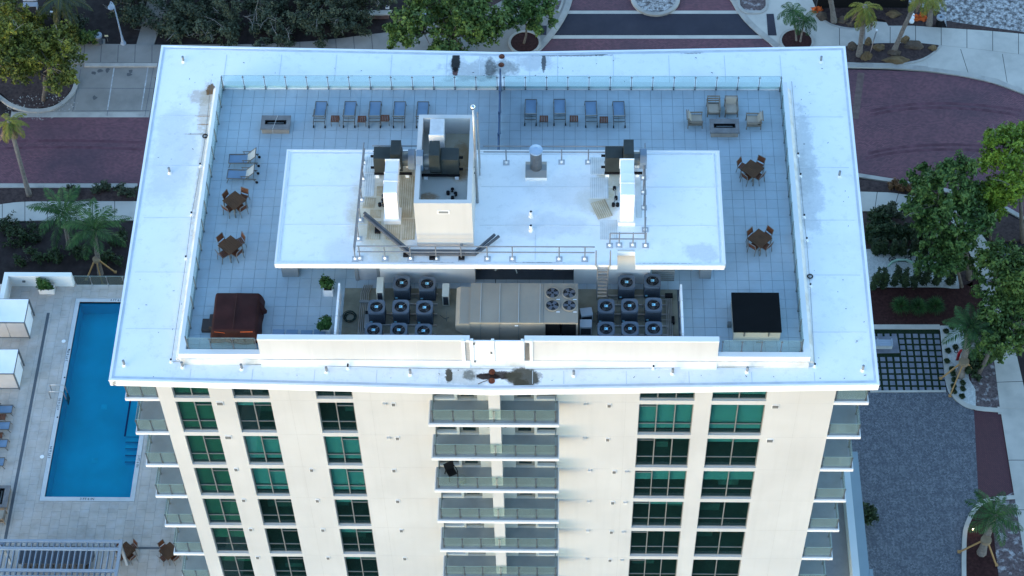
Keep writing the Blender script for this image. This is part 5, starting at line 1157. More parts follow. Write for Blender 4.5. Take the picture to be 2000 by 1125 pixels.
def ringkerb(c, r, w_, name='tree_ring', m=None, h=.12, ry=None):
    k = MB(); ry = ry or r; n = 28
    for i in range(n):
        a, b = 2*PI*i/n, 2*PI*(i+1)/n
        k.prism([(c[0]+r*math.cos(a),c[1]+ry*math.sin(a)),(c[0]+r*math.cos(b),c[1]+ry*math.sin(b)),(c[0]+(r-w_)*math.cos(b),c[1]+(ry-w_)*math.sin(b)),(c[0]+(r-w_)*math.cos(a),c[1]+(ry-w_)*math.sin(a))], GZ-.1, WZ+h)
    return struct(name, k, m or m_kerb)
def disc(name, c, r, m, z, ry=None): return struct(name, MB().prism([(c[0]+r*math.cos(2*PI*i/24), c[1]+(ry or r)*math.sin(2*PI*i/24)) for i in range(24)], GZ-.1, z), m)
c_ = (11.23, 50.17); ringkerb(c_, 2.05, .32, 'roundabout_kerb'); disc('gravel_bed', c_, 1.75, m_grav2, GZ+.14)
c_ = (22.59, 45.28); ringkerb(c_, 1.42, .2); disc('planting_bed', c_, 1.24, m_mulchr, WZ+.06)
c_ = (0.45, 45.06); ringkerb(c_, 1.35, .2); disc('planting_bed', c_, 1.17, m_mulchr, WZ+.06)
for q in ([(1.52, 47.02), (2.24, 47.02), (2.20, 45.98), (1.53, 45.98)], [(20.32, 48.38), (20.91, 48.38), (21.01, 45.96), (20.30, 45.96)]): flat('tactile_pad', q, WZ+.008, m_asph, .05)
# parking lines, patch, track
for a, b in (((-32.89, 42.37), (-32.80, 37.78)), ((-30.13, 42.38), (-30.09, 37.79))): struct('parking_line', MB().bar((*a,GZ+.008),(*b,GZ+.008),.1,.01), m_paint)
jl = MB()
for a, b in (((-35.53, 40.13), (-29.39, 40.09)),((-32.86, 42.43), (-32.75, 37.13)),((-29.68, 42.43), (-29.72, 37.14)),((-35.58, 42.20), (-35.58, 37.66)),((-35.42, 37.67), (-29.42, 37.74))): jl.bar((*a,GZ+.006),(*b,GZ+.006),.03,.006)
struct('paving_joint', jl, m_joint)
oil = MB(); rr = random.Random(4)
for a in ((-34.43, 41.75), (-33.96, 41.98), (-31.57, 41.59), (-31.46, 41.98), (-34.06, 39.14), (-33.39, 42.03)):
    oil.prism([(a[0]+rr.uniform(.1,.3)*math.cos(i*PI/4), a[1]+rr.uniform(.1,.3)*math.sin(i*PI/4)) for i in range(8)], GZ, GZ+.007)
struct('oil_stain', oil, mat('oil stain', (.10,.10,.10), .6))
tm = MB()
for p0, p1, p2 in (((27.10, 32.93),(31.63, 34.51),(39.05, 33.49)), ((27.35, 33.45),(31.67, 34.98),(39.32, 34.01)), ((27.89, 37.42),(32.90, 39.05),(39.57, 37.45)), ((27.93, 37.85),(33.03, 39.49),(39.84, 37.94)), ((-40.76, 33.74),(-35.54, 34.07),(-29.20, 33.67)), ((-40.88, 34.42),(-35.64, 34.76),(-29.28, 34.36))):
    qs = [((1-t)**2*p0[0]+2*t*(1-t)*p1[0]+t*t*p2[0], (1-t)**2*p0[1]+2*t*(1-t)*p1[1]+t*t*p2[1], GZ+.003) for t in [i/10 for i in range(11)]]
    for a, b in zip(qs, qs[1:]): tm.bar(a, b, .26, .004)
struct('tyre_mark', tm, mat('faint tyre mark', (.118,.052,.066), .8, .3, 1.5))
struct('worn_strip', MB().bar((*(27.55, 41.95),GZ+.003),(*(26.65, 37.04),GZ+.003),.55,.006), mat('brown worn strip', (.15,.10,.09), .9, .2, 3))
struct('path', MB().prism([(-31.41, 44.87), (-29.94, 44.87), (-29.76, 46.49), (-29.53, 48.82), (-29.62, 52.40), (-31.09, 52.40), (-31.13, 50.00), (-31.23, 47.35)], GZ-.1, GZ+.03), m_walk)
# grid of square pavers set in grass
gp = thing('paver_court', 'square grey pavers set in a dark grass grid by the driveway', None, (0,0,0), kind='structure')
m_gpv = mat('grey grid paver', (.185,.20,.235), .85, .2, 2.2, bump=.2, bscale=20, c2=(.12,.13,.17), amt=.6, s2=2.5); m_gr = mat('dark clipped grass', (.012,.024,.010), .95, .4, 12, bump=.8, bscale=30)
o_ = (29.02, 16.11); pw = MB().box(-.175,-.175,-.05,.175,.175,0).mesh('paver', m_gpv)
part('grass_bed', MB().prism([(25.70, 16.82), (31.03, 16.85), (30.92, 11.43), (25.23, 11.35)], GZ-.08, GZ+.03), m_gr, gp)
for i in range(-8, 7):
    for j in range(10):
        x = o_[0]+(i-1)*.512; y = o_[1]-j*.516+.258*0
        if i < 0 and j in (1,2,3): continue
        put('paver', pw, gp, (x-.26, y-.02, GZ+.055+random.uniform(-.006,.006)), random.uniform(-.02,.02))
part('bench_pad', MB().prism([(26.00, 16.01), (27.93, 16.02), (27.98, 14.57), (25.87, 14.52)], GZ, GZ+.075), m_gpv, gp)
bn = thing('concrete_bench', 'pale blue grey bench on the grid of square pavers', 'bench', (*(26.73, 15.13), GZ+.08)); m_bn = mat('blue grey bench', (.36,.42,.50), .6, .06, 1)
for i in range(3): part('seat_slat', MB().box(-1.2,-.27+i*.19,.38,.75,-.1+i*.19,.46), m_bn, bn)
part('base', MB().box(-1.15,-.24,0,.72,.26,.379), mat('pale bench base', (.48,.51,.52), .7), bn); part('armrest', MB().box(.66,-.26,.46,.71,.28,.62), m_bn, bn); part('armrest', MB().box(-.35,-.26,.46,-.3,.28,.62), m_bn, bn)

# ------------------------------------------------------------------ podium with the pool deck
PZ = -27.7
pd = thing('pool_podium', 'low podium under the swimming pool and its paved deck, beside the tower', 'building', (-28,5,-35))
def PD(name, mb, m, **k): mb.v = [(x+28,y-5,z+35) for x,y,z in mb.v]; return part(name, mb, m, pd, **k)
px0, px1, py0, py1 = -30.1, -24.5, -2.14, 13.55; bx0, bx1, by0, by1 = -60, -17.9, -40, 15.1
m_podw = mat('podium stucco', (.62,.63,.61), .85, .05, .5)
PD('deck_slab', MB().box(bx0,by0,-35,px0-.02,by1,PZ-.04).box(px1+.02,by0,-35,bx1,by1,PZ-.04).box(px0-.02,by0,-35,px1+.02,py0-.02,PZ-.04).box(px0-.02,py1+.02,-35,px1+.02,by1,PZ-.04), m_podw)
m_ptile = mat('grey pool deck stone', (.44,.41,.37), .75, .14, .9, c2=(.52,.52,.52), amt=.55, s2=1.6, bump=.1, bscale=15)
pdk = thing('pool_deck', 'grey stone pavers round the swimming pool', None, (0,0,0), kind='structure')
PT = .61; pl_ = []
part('deck_bed', MB().box(bx0,by0,PZ-.039,px0-.31,by1-.02,PZ-.018).box(px1+.31,by0,PZ-.039,bx1,by1-.02,PZ-.018).box(px0-.31,by0,PZ-.039,px1+.31,py0-.31,PZ-.018).box(px0-.31,py1+.31,PZ-.039,px1+.31,by1-.02,PZ-.018), mat('pool deck joint', (.17,.18,.19), .9), pdk)
for i in range(int((bx1+38)/PT)+1):
    for j in range(46):
        a, b = -38+i*PT, min(-38+(i+1)*PT, bx1); d = by1-.05-j*PT + (.2 if i % 2 else 0); c = d-PT; d = min(d, by1-.03)
        if b - a < .1: continue
        X0, X1, Y0, Y1 = px0-.32, px1+.32, py0-.32, py1+.32
        rects = [(a,c,b,d)]
        if a < X1 and b > X0 and c < Y1 and d > Y0:
            rects = []
            if a < X0-.04: rects.append((a,c,X0,d))
            if b > X1+.04: rects.append((X1,c,b,d))
            if d > Y1+.04: rects.append((max(a,X0),Y1,min(b,X1),d))
            if c < Y0-.04: rects.append((max(a,X0),c,min(b,X1),Y0))
        for q in rects: 
            vis = -36 < (q[0]+q[2])/2 < -19.2 and -8 < (q[1]+q[3])/2
            pl_.append((0 if vis else 1, q[1], q))
pl_.sort(key=lambda v: v[:2]); rest = MB(); g = .006
for n_, (_, _, q) in enumerate(pl_):
    a, c, b, d = q; dz = random.uniform(-.004,.003)
    if n_ < 300:
        key = ('pt', round(b-a,2), round(d-c,2))
        if key not in TM: TM[key] = MB().box(g,g,-.03,b-a-g,d-c-g,0).mesh('paver', m_ptile)
        put('paver', TM[key], pdk, (a,c,PZ+dz))
    else: rest.box(a+g,c+g,PZ-.03,b-g,d-g,PZ+dz)
part('paver_field', rest, m_ptile, pdk, kind='stuff')
cp_ = MB(); W = .3
cp_.box(px0-W,py0-W,PZ-.2,px0,py1+W,PZ+.012).box(px1,py0-W,PZ-.2,px1+W,py1+W,PZ+.012).box(px0,py0-W,PZ-.2,px1,py0,PZ+.012).box(px0,py1,PZ-.2,px1,py1+W,PZ+.012)
pool = thing('swimming_pool', 'long rectangular blue swimming pool with steps on its right side', 'pool', (-27.3,5.7,PZ-1.5))
def PL(name, mb, m, **k): mb.v = [(x+27.3,y-5.7,z-PZ+1.5) for x,y,z in mb.v]; return part(name, mb, m, pool, **k)
PL('coping', cp_, mat('pale pool coping', (.52,.55,.56), .7, .06, 2))
m_basin = mat('blue pool plaster', (.2,.72,.84), .6, .12, .35); m_nav = mat('navy tile line', (.01,.04,.16), .4)
PL('basin', MB().add([(px0,py0,PZ-1.4),(px1,py0,PZ-1.4),(px1,py1,PZ-1.4),(px0,py1,PZ-1.4),(px0,py0,PZ),(px1,py0,PZ),(px1,py1,PZ),(px0,py1,PZ)],[(0,1,2,3),(0,4,5,1),(1,5,6,2),(2,6,7,3),(3,7,4,0)]), m_basin)
PL('shelf', MB().box(-25.5,2.75,PZ-1.39,px1-.005,5.6,PZ-.35), m_basin); PL('tile_line', MB().box(-25.62,2.75,PZ-.36,-25.5,5.6,PZ-.33), m_nav)
for i in range(4): PL('step', MB().box(-25.5,2.75-.38*(i+1),PZ-1.39,px1-.005,2.749-.38*i,PZ-.5-i*.22), m_basin); PL('step_edge', MB().box(-25.5,2.75-.38*(i+1),PZ-.499-i*.22,px1-.01,2.79-.38*(i+1),PZ-.485-i*.22), m_nav)
m_water = bpy.data.materials.new('pool water'); t_, n_, l_, p_ = nt(m_water); n_.remove(p_); tr = n_.new('ShaderNodeBsdfTransparent'); tr.inputs['Color'].default_value = (.008,.785,.875,1)
gl = n_.new('ShaderNodeBsdfGlossy'); gl.inputs['Roughness'].default_value = .04; fr = n_.new('ShaderNodeFresnel'); fr.inputs['IOR'].default_value = 1.33; mx = n_.new('ShaderNodeMixShader')
nz = n_.new('ShaderNodeTexNoise'); nz.inputs['Scale'].default_value = 1.3; bp = n_.new('ShaderNodeBump'); bp.inputs['Strength'].default_value = .22; geo = n_.new('ShaderNodeNewGeometry'); l_.new(geo.outputs['Position'], nz.inputs['Vector']); l_.new(nz.outputs['Fac'], bp.inputs['Height']); l_.new(bp.outputs[0], gl.inputs['Normal']); l_.new(bp.outputs[0], fr.inputs['Normal'])
l_.new(fr.outputs[0], mx.inputs[0]); l_.new(tr.outputs[0], mx.inputs[1]); l_.new(gl.outputs[0], mx.inputs[2]); l_.new(mx.outputs[0], n_['Material Output'].inputs['Surface'])
PL('water', MB().add([(px0+.002,py0+.002,PZ-.1),(px1-.002,py0+.002,PZ-.1),(px1-.002,py1-.002,PZ-.1),(px0+.002,py1-.002,PZ-.1)],[(0,1,2,3)]), m_water)
PL('floor_drain', MB().box(-27.75,5.55,PZ-1.398,-27.35,5.95,PZ-1.38), mat('pale drain', (.5,.8,.9), .5)); PL('floor_drain', MB().box(-27.8,1.3,PZ-1.398,-27.4,1.7,PZ-1.38), mat('pale drain', (.5,.8,.9)))
PL('skimmer_lid', MB().cyl(-30.72,10.2,PZ+.005,PZ+.02,.14,14), m_white); PL('skimmer_lid', MB().cyl(-30.75,.9,PZ+.005,PZ+.02,.14,14), m_white)
def letters(name, txt, x, y, z, size, rz, m, par, off):
    cu = bpy.data.curves.new(name, 'FONT'); cu.body = txt; cu.size = size; cu.extrude = .003; cu.align_x = 'CENTER'; cu.align_y = 'CENTER'; cu.materials.append(m)
    tmp = bpy.data.objects.new(name, cu); C.objects.link(tmp); bpy.context.view_layer.update()
    me = bpy.data.meshes.new_from_object(tmp.evaluated_get(bpy.context.evaluated_depsgraph_get())); me.name = name; bpy.data.objects.remove(tmp)
    o = bpy.data.objects.new(name, me); C.objects.link(o); o.parent = par; o.location = (x-off[0], y-off[1], z-off[2]); o.rotation_euler = (0,0,rz); return o
m_ltr = mat('black lettering', (.012,.013,.016), .7); poff = (-27.3,5.7,PZ-1.5)
m_plq = mat('white marker tile', (.62,.65,.66), .6)
for txt, x, y, rz in (('3 FT 6 IN',-30.26,9.0,PI/2),('4 FT 6 IN',-30.26,5.05,PI/2),('3 FT 6 IN',-30.26,1.25,PI/2),('3 FT 6 IN',-27.3,-2.3,0),('4 FT 6 IN',-27.5,13.7,0),('3 FT 6 IN',-24.34,.6,-PI/2),('3 FT 6 IN',-24.34,4.1,-PI/2)):
    a, b = (.8, .22); a, b = (b, a) if rz else (a, b)
    letters('depth_marking', txt, x, y, PZ+.014, .24, rz, m_ltr, pool, poff)
for x, y in ((-30.22,9.5),(-30.2,7.2),(-30.2,4.0)): PL('coping_dot', MB().cyl(x,y,PZ+.012,PZ+.018,.06,10), m_ltr)
pld = thing('pool_ladder', 'steel pool ladder on the left edge of the blue pool', 'ladder', (-30.3,5.8,PZ))
for y in (-.28,.26): part('handrail', MB().tube([(-.58,y,0),(-.58,y,.75),(-.5,y,.85),(.32,y,.8),(.42,y,.6),(.45,y,-.8)], .035, 7), m_steel, pld, smooth=True)
for i in range(3): part('rung', MB().box(.40,-.28,-.25-i*.25,.5,.26,-.21-i*.25), m_post, pld)
dl = MB().box(-32.25,-5.75,PZ-.006,-32.05,12.6,PZ+.006).box(-32.05,-5.95,PZ-.006,-20.35,-5.78,PZ+.006).box(-20.35,-5.95,PZ-.006,-20.15,-4.6,PZ+.006)
part('deck_drain', dl, mat('dark slot drain', (.10,.115,.13), .7, .1, 2), pdk)
# parapet wall and glass fence of the pool deck
m_pw = mat('white parapet paint', (.74,.77,.76), .75, .04, .6)
pwall = thing('pool_wall', 'white parapet wall turning the far left corner of the pool deck', 'wall', (-35.2,15.0,PZ))
part('wall', MB().box(-.2,-.12,0,4.52,.22,1.2), m_pw, pwall); part('wall', MB().box(-.2,-2.6,0,.12,-.121,1.2), m_pw, pwall); part('wall_lamp', MB().box(1.0,-.2,.55,1.2,-.121,.7), m_post, pwall)
gf = thing('glass_railing', 'glass railing on the far edge of the pool deck, right of the white parapet', 'railing', (-30.6,14.98,PZ), group='glass railings of the pool deck')
rail_run(gf, (.05,0), (12.6,0), 11, 0, glass('grey green fence glass', (.55,.66,.64), .6, .05, haze=((.3,.36,.36),.10)), m_steel, hgt=1.1)
planter('white planter box of bushy green shrubs in the far corner of the pool deck', *(-32.49, 14.45), PZ, 1.05, .5, .5, .55, 1500, 11)
# cabanas
m_can = mat('white canopy fabric', (.80,.83,.86), .8, .04, 1); m_cur = mat('pale grey curtain', (.40,.40,.41), .85, .05, 2); m_cfr2 = mat('slate cabana frame', (.10,.12,.14), .5, .08, 2)
for lb, x1, y0 in (('white fabric cabana at the pool, the farther of two', -33.1, 10.45), ('white fabric cabana at the pool, the nearer of two', -33.13, 6.25)):
    t = thing('cabana', lb, 'cabana', (x1-1.3, y0+.97, PZ), 0, 'white pool cabanas'); a, b, h = 1.3, .97, 1.86
    for x in (-a, a):
        for y in (-b, b): part('post', MB().box(x-.045,y-.045,0,x+.045,y+.045,h), m_cfr2, t)
    part('roof_frame', MB().box(-a,-b-.04,h-.06,a,-b+.04,h+.03).box(-a,b-.04,h-.06,a,b+.04,h+.03).box(-a-.04,-b+.04,h-.06,-a+.04,b-.04,h+.03).box(a-.04,-b+.04,h-.06,a+.04,b-.04,h+.03).box(-a,-b-.03,.06,a,-b+.03,.14), m_cfr2, t)
    nn = 8; V = [(-a+2*a*i/nn, -b+2*b*j/nn, h+.035-.10*math.sin(PI*i/nn)*math.sin(PI*j/nn)) for j in range(nn+1) for i in range(nn+1)]
    part('canopy', MB().add(V, [(j*(nn+1)+i, j*(nn+1)+i+1, (j+1)*(nn+1)+i+1, (j+1)*(nn+1)+i) for j in range(nn) for i in range(nn)]), m_can, t, smooth=True)
    part('curtain', MB().box(a-.01,-b+.05,.9,a+.015,b*.75,h-.06).box(a-.0,-b+.05,.1,a+.012,b*.55,.9), m_can, t)
    for x0, x1_ in ((-a+.05,-.02),(.02,a-.05)): part('curtain', MB().box(x0,-b-.012,.14,x1_,-b+.01,h-.07), m_cur, t)
# pool loungers, tables, fire table, sofa
PG = 'blue loungers along the left side of the pool deck'
for i, p in enumerate(((-33.23, 4.40), (-33.19, 3.10), (-33.12, 1.70), (-33.09, 0.28))):
    place_lounger('blue lounger at the left edge by the pool, %s of four' % ['farthest','second farthest','third farthest','nearest'][i], p[0]-.82, p[1], -PI/2, PZ, PG)
for i, p in enumerate(((-33.80, 3.75), (-33.76, 2.30))): side_table('small brown side table between the pool loungers, %s of two' % ['farther','nearer'][i], p[0], p[1], PZ, 0, 'brown tables between the pool loungers')
p = (-32.83, -2.38); fire_table('grey fire table at the left edge of the pool deck', p[0], p[1], PZ, PI/2)
p = (-32.59, -4.09); armchair('taupe sofa chair with pale cushion at the left edge of the pool deck', p[0]-.1, p[1]+.3, 0, PZ, group='pool deck seats')
dining('square dark brown table on the pool deck beside the pergola', 'the pool deck table beside the pergola', *(-24.12, -6.45), math.radians(48), [(.7,.0),(.66,.1),(.68,.0),(.74,-.1)], PZ, grp='slatted chairs on the pool deck')
dining('square dark brown table on the pool deck beside the tower balconies', 'the pool deck table beside the balconies', *(-21.34, -6.46), math.radians(46), [(.74,.0),(.68,.0),(.68,.0),(.74,.1)], PZ, miss=(3,), grp='slatted chairs on the pool deck')
# pergola with outdoor counter below
pg = thing('pergola', 'pale blue grey slatted pergola at the near end of the pool deck', 'pergola', (-28.5,-8.55,PZ)); m_pg = mat('pale blue grey pergola paint', (.27,.315,.37), .5, .05, 1)
Z0 = 2.8
for y in (1.62, 1.08, -.45, -.92, -2.3): part('beam', MB().box(-9,y-.085,Z0-.16,4.42,y+.085,Z0), m_pg, pg)
part('end_beam', MB().box(4.42,-2.6,Z0-.18,4.62,1.74,Z0+.01), m_pg, pg)
for i in range(38): part('slat', MB().box(4.12-i*.35,-2.5,Z0-.42,4.185-i*.35,1.7,Z0-.161), m_pg, pg)
for x in (-3, 4.45):
    for y in (1.5,-2.3): part('post', MB().box(x-.08,y-.08,0,x+.08,y+.08,Z0-.17), m_pg, pg)
bp_ = (-25.93, -7.04)
bc = thing('bar_counter', 'long dark slate counter with a rounded end under the pergola', 'counter', (bp_[0]-2.75, bp_[1]-.1, PZ)); m_bc = mat('dark slate counter', (.055,.065,.085), .5, .1, 1)
part('counter_top', MB().prism([(-2.0,-.5),(2.3,-.5),(2.65,-.3),(2.75,.1),(2.65,.5),(2.3,.75),(-2.0,.75)], 1.0, 1.1), m_bc, bc); part('counter_base', MB().box(-1.9,-.4,0,2.3,.6,.999), m_black, bc)
for i in range(8): part('counter_door', MB().box(-1.85+i*.5,-.43,.1,-1.42+i*.5,-.401,.9), mat('dark cabinet door', (.03,.035,.045), .5), bc)
# right-hand terrace of the podium
rt_ = thing('terrace_podium', 'low podium with a walled terrace along the right side of the tower', 'building', (20,-12,-35))
def RT(name, mb, m, **k): mb.v = [(x-20,y+12,z+35) for x,y,z in mb.v]; return part(name, mb, m, rt_, **k)
RT('podium_wall', MB().box(17.9,-40,-35,22.0,1.6,PZ-.02), m_podw); RT('terrace_floor', MB().box(17.9,-40,PZ-.019,21.72,1.5,PZ), mat('grey terrace stone', (.26,.265,.27), .8, .1, .8, c2=(.33,.33,.33), amt=.5, s2=1.2))
m_pb = mat('pale blue grey parapet', (.52,.60,.62), .75, .04, .6)
RT('parapet', MB().box(21.73,-40,PZ-.02,22.18,1.6,PZ+1.1), m_pb); RT('ledge', MB().box(22.181,-40,-28.6,22.98,1.7,PZ), mat('blue grey ledge', (.23,.30,.34), .75, .05, .7)); RT('ledge', MB().box(22.985,-40,-28.6,23.2,-7.0,PZ+.02), mat('blue grey ledge', (.23,.30,.34)))

# ------------------------------------------------------------------ trees and plants
L_ol = leafmat('olive yellow leaves', [(0.040,0.055,0.014),(0.085,0.100,0.020),(0.160,0.170,0.025),(0.280,0.260,0.030)])
L_gr = leafmat('mid green leaves', [(.026,.048,.014),(.056,.102,.024),(.10,.16,.034),(.165,.225,.04)])
L_oak = leafmat('fresh green leaves', [(.022,.048,.014),(.05,.105,.026),(.10,.17,.04),(.17,.24,.05)])
L_brt = leafmat('bright yellow green leaves', [(0.050,0.100,0.015),(0.110,0.180,0.020),(0.190,0.280,0.025),(0.280,0.340,0.030)])
L_dk = leafmat('dark grey green leaves', [(0.022,0.030,0.018),(0.042,0.056,0.032),(0.068,0.085,0.048),(0.100,0.120,0.070)])
L_dk2 = leafmat('very dark green leaves', [(0.010,0.018,0.009),(0.020,0.036,0.015),(0.036,0.060,0.022),(0.050,0.085,0.028)])
L_palm = leafmat('palm green', [(.008,.027,.009),(.02,.058,.017),(.043,.105,.028),(.08,.16,.04)])
L_palmy = leafmat('yellowing palm green', [(0.060,0.085,0.014),(0.130,0.150,0.022),(0.220,0.200,0.030),(0.270,0.220,0.050)])
L_dead = leafmat('dead palm fronds', [(0.144,0.090,0.054),(0.240,0.150,0.090),(0.312,0.204,0.120)])
m_twig = mat('pale twig', (.25,.225,.20), .9, .2, 4)
def tree(label, base, cc, rad, n, size, lm, seed, nclump=34, name='broadleaf_tree', bark=None, bare=0, cat='tree', group=None, trunk_r=.16, clump=.9):
    """trunk, limbs and twigs to every clump; crown of separate leaf faces gathered in ragged clumps"""
    r = random.Random(seed); t = thing(name, label, cat, (base[0],base[1],GZ), 0, group)
    c0 = Vector((cc[0]-base[0], cc[1]-base[1], cc[2]-GZ)); cs = []; rs = []
    for i in range(nclump):
        for _ in range(30):
            d = Vector((r.gauss(0,1), r.gauss(0,1), r.gauss(.15,.8))).normalized() * (r.random()**.42)
            p = c0 + Vector((d.x*rad[0], d.y*rad[1], d.z*rad[2]))
            if all((p-q).length > clump*.55 for q in map(Vector, cs)): break
        cs.append(tuple(p)); rs.append(clump*r.uniform(.45,1.2))
    put('crown', leafmesh('crown', leaves(int(n*.85), cs, [v*1.25 for v in rs], size, seed, squash=.75, twigs=9), lm), t)
    tk = MB(); fork = Vector((c0.x*.55, c0.y*.55, max(c0.z - rad[2]*.9, c0.z*.35)))
    tk.tube([(0,0,-.1), (fork*.5)+Vector((r.uniform(-.1,.1),r.uniform(-.1,.1),0)), fork], [trunk_r*1.25, trunk_r, trunk_r*.85], 9)
    nb = 6; limbs = []
    for i in range(nb):
        a = 2*PI*i/nb + r.uniform(-.4,.4); e = c0 + Vector((rad[0]*.45*math.cos(a), rad[1]*.45*math.sin(a), rad[2]*r.uniform(-.2,.3)))
        m1 = fork.lerp(e, .5) + Vector((r.uniform(-.2,.2), r.uniform(-.2,.2), .15)); tk.tube([fork, m1, e], [trunk_r*.6, trunk_r*.42, trunk_r*.28], 6); limbs += [m1, e]
    for q in cs:
        q = Vector(q); b = min(limbs, key=lambda v: (v-q).length); tk.tube([b, b.lerp(q,.6)+Vector((0,0,.08)), q], [trunk_r*.2, trunk_r*.13, .012], 4)
    part('trunk', tk, bark or m_bark, t, smooth=True)
    if bare:
        bw = MB()
        for i in range(bare):
            q = Vector(r.choice(cs)); d = Vector((r.gauss(0,1), r.gauss(0,1), r.uniform(.2,1))).normalized(); e = q + d*r.uniform(.8,1.6)
            bw.tube([q, q.lerp(e,.5)+Vector((r.uniform(-.15,.15),r.uniform(-.15,.15),0)), e], [.03,.02,.008], 4); f = q.lerp(e,.55); bw.tube([f, f + Vector((r.gauss(0,.35), r.gauss(0,.35), .3))], [.015,.006], 4)
        part('bare_twig', bw, m_twig, t, kind='stuff')
    return t
def frond_quads(L, az, el, droop, w_, n, r, twist=0):
    """one feather frond: leaflets hung along an arching rib; returns leaf quads and the rib line"""
    q = []; rib = []; p = Vector((0,0,0)); e = el; h = Vector((math.cos(az), math.sin(az), 0)); st = L/n
    side = Vector((-math.sin(az), math.cos(az), 0))
    for i in range(n+1):
        t = i/n; rib.append(p.copy()); d = h*math.cos(e) + Vector((0,0,1))*math.sin(e); upv = (-h*math.sin(e) + Vector((0,0,1))*math.cos(e))
        if i > 1:
            ll = w_ * (math.sin(PI*min(1,(t*.92+.12)))**.6) * r.uniform(.85,1.1)
            for s in (-1,1):
                o = (side*s*.82 + d*.55 + upv*(-.28 + twist*r.uniform(-.5,.5)) + Vector((r.gauss(0,.07),r.gauss(0,.07),r.gauss(0,.07)))).normalized()
                tip = p + o*ll + Vector((0,0,-.22*ll)); b = d*(st*.62); mid = p + o*ll*.5
                q += [p - b*.55, mid + b*.8, tip, mid - b*.8]
        p = p + d*st; e -= droop/n*(.5+t)
    return q, rib
def palm(label, base, top, nf, L, lm, seed, name='palm_tree', dead=0, el=(1.2,-.35), droop=1.3, lw=.55, tr=.14, brace=None, group=None, nl=24, trunkm=None, lean=None):
    r = random.Random(seed); t = thing(name, label, 'palm', (base[0],base[1],GZ), 0, group); T_ = Vector((top[0]-base[0], top[1]-base[1], top[2]-GZ)); q = []; ribs = MB(); dq = []
    for i in range(nf):
        f = i/(nf-1); az = i*2.39996 + r.uniform(-.25,.25); e = el[0]*(1-f) + el[1]*f + r.uniform(-.12,.12)
        a, rb = frond_quads(L*r.uniform(.85,1.08)*(.75+.25*min(1,f*2.5)), az, e, droop*r.uniform(.8,1.25), lw, nl, r); q += [v + T_ for v in a]; ribs.tube([v + T_ for v in rb[::4]], [.03,.026,.022,.018,.014,.01,.008][:len(rb[::4])] + [.008]*max(0,len(rb[::4])-7), 4)
    put('fronds', leafmesh('fronds', np.array([tuple(v) for v in q]), lm), t); part('frond_rib', ribs, MATS['palm green'] if lm is L_palm else L_palmy, t, kind='stuff')
    for i in range(dead):
        az = r.uniform(0,2*PI); a, rb = frond_quads(L*r.uniform(.6,.9), az, r.uniform(-.9,-.3), 1.1, lw*.5, nl, r); dq += [v + T_ + Vector((0,0,-.15)) for v in a]
    if dead: put('dead_fronds', leafmesh('dead_fronds', np.array([tuple(v) for v in dq]), L_dead), t)
    n = 14; pts = []; rs = []
    for i in range(n+1):
        f = i/n; b = Vector((0,0,-.1)).lerp(T_, f); cv = math.sin(PI*f)*.12; b += Vector((-T_.x,-T_.y,0))*cv*.6; pts.append(b); rs.append(tr*(1.5-.5*min(1,f*4))*(1+.06*(i%2)) if f < .97 else tr*1.2)
    part('trunk', MB().tube(pts, rs, 9), trunkm or mat('ringed palm trunk', (.215,.18,.155), .85, .25, 6, bump=.4, bscale=9), t, smooth=True)
    if brace:
        for dx, dy in brace: part('timber_brace', MB().bar((dx,dy,0),(dx*.08,dy*.08,1.9),.09,.09).box(dx-.1,dy-.1,0,dx+.1,dy+.1,.12), mat('pale brace timber', (.42,.24,.10), .7, .12, 4), t)
        part('brace_band', MB().cyl(0,0,1.7,2.0,tr*1.5,10), mat('burlap band', (.3,.22,.14), .9), t)
    return t
z3 = lambda p, z: (p[0], p[1], z)
# far left corner
tree('olive green tree with yellowing tips on the kerbed island at the left', (-38.11, 38.71), z3((-36.92, 38.98),-30.5), (2.9,2.6,1.9), 15000, .14, L_ol, 11, 42, clump=.85, bare=14)
tree('yellow olive tree at the far left edge of the picture', (-42.04, 38.49), z3((-40.18, 39.46),-29.5), (2.2,2.6,2.3), 13000, .14, L_ol, 12, 36, clump=.9, bare=14)
tree('olive tree at the top left corner, beyond the island', (-41.93, 45.22), z3((-40.92, 44.79),-31), (1.6,1.6,1.6), 5000, .14, L_ol, 15, 18, clump=.8, bare=6)
palm('drooping grey green palm at the upper left, beside the white sign', (-38.16, 46.47), z3((-37.27, 46.90),-31.5), 22, 3.0, L_dk, 13, el=(.9,-.7), droop=1.3, lw=.5)
tree('small bright green bush beside the round litter bin', (-35.24, 45.09), z3((-35.15, 44.91),-34.2), (.75,.6,.6), 1800, .12, L_gr, 14, 9, 'shrub', cat='shrub', clump=.45, trunk_r=.06)
rr = random.Random(21)
for i, (q, s) in enumerate(zip([(-40.13, 45.51), (-38.53, 44.71), (-36.89, 45.06), (-36.50, 46.67), (-39.99, 47.25), (-41.29, 46.08), (-37.95, 47.83)], (.8,.7,.8,.7,.9,.8,.8))):
    lbs = ['low dark bush nearest the left end of the rear sidewalk','low dark bush at the edge of the rear sidewalk, under the drooping palm','low dark bush right of the drooping palm','low dark bush behind the drooping palm','low dark bush below the white sign','low dark bush beside the olive trees at the far left','low dark bush behind the lamp post']
    tree(lbs[i], q, (q[0]+.1,q[1],-34.3), (s,s,.6), 1500, .13, L_dk if i % 2 else L_ol, 30+i, 8, 'shrub', cat='shrub', group='low bushes at the upper left', clump=.5, trunk_r=.05)
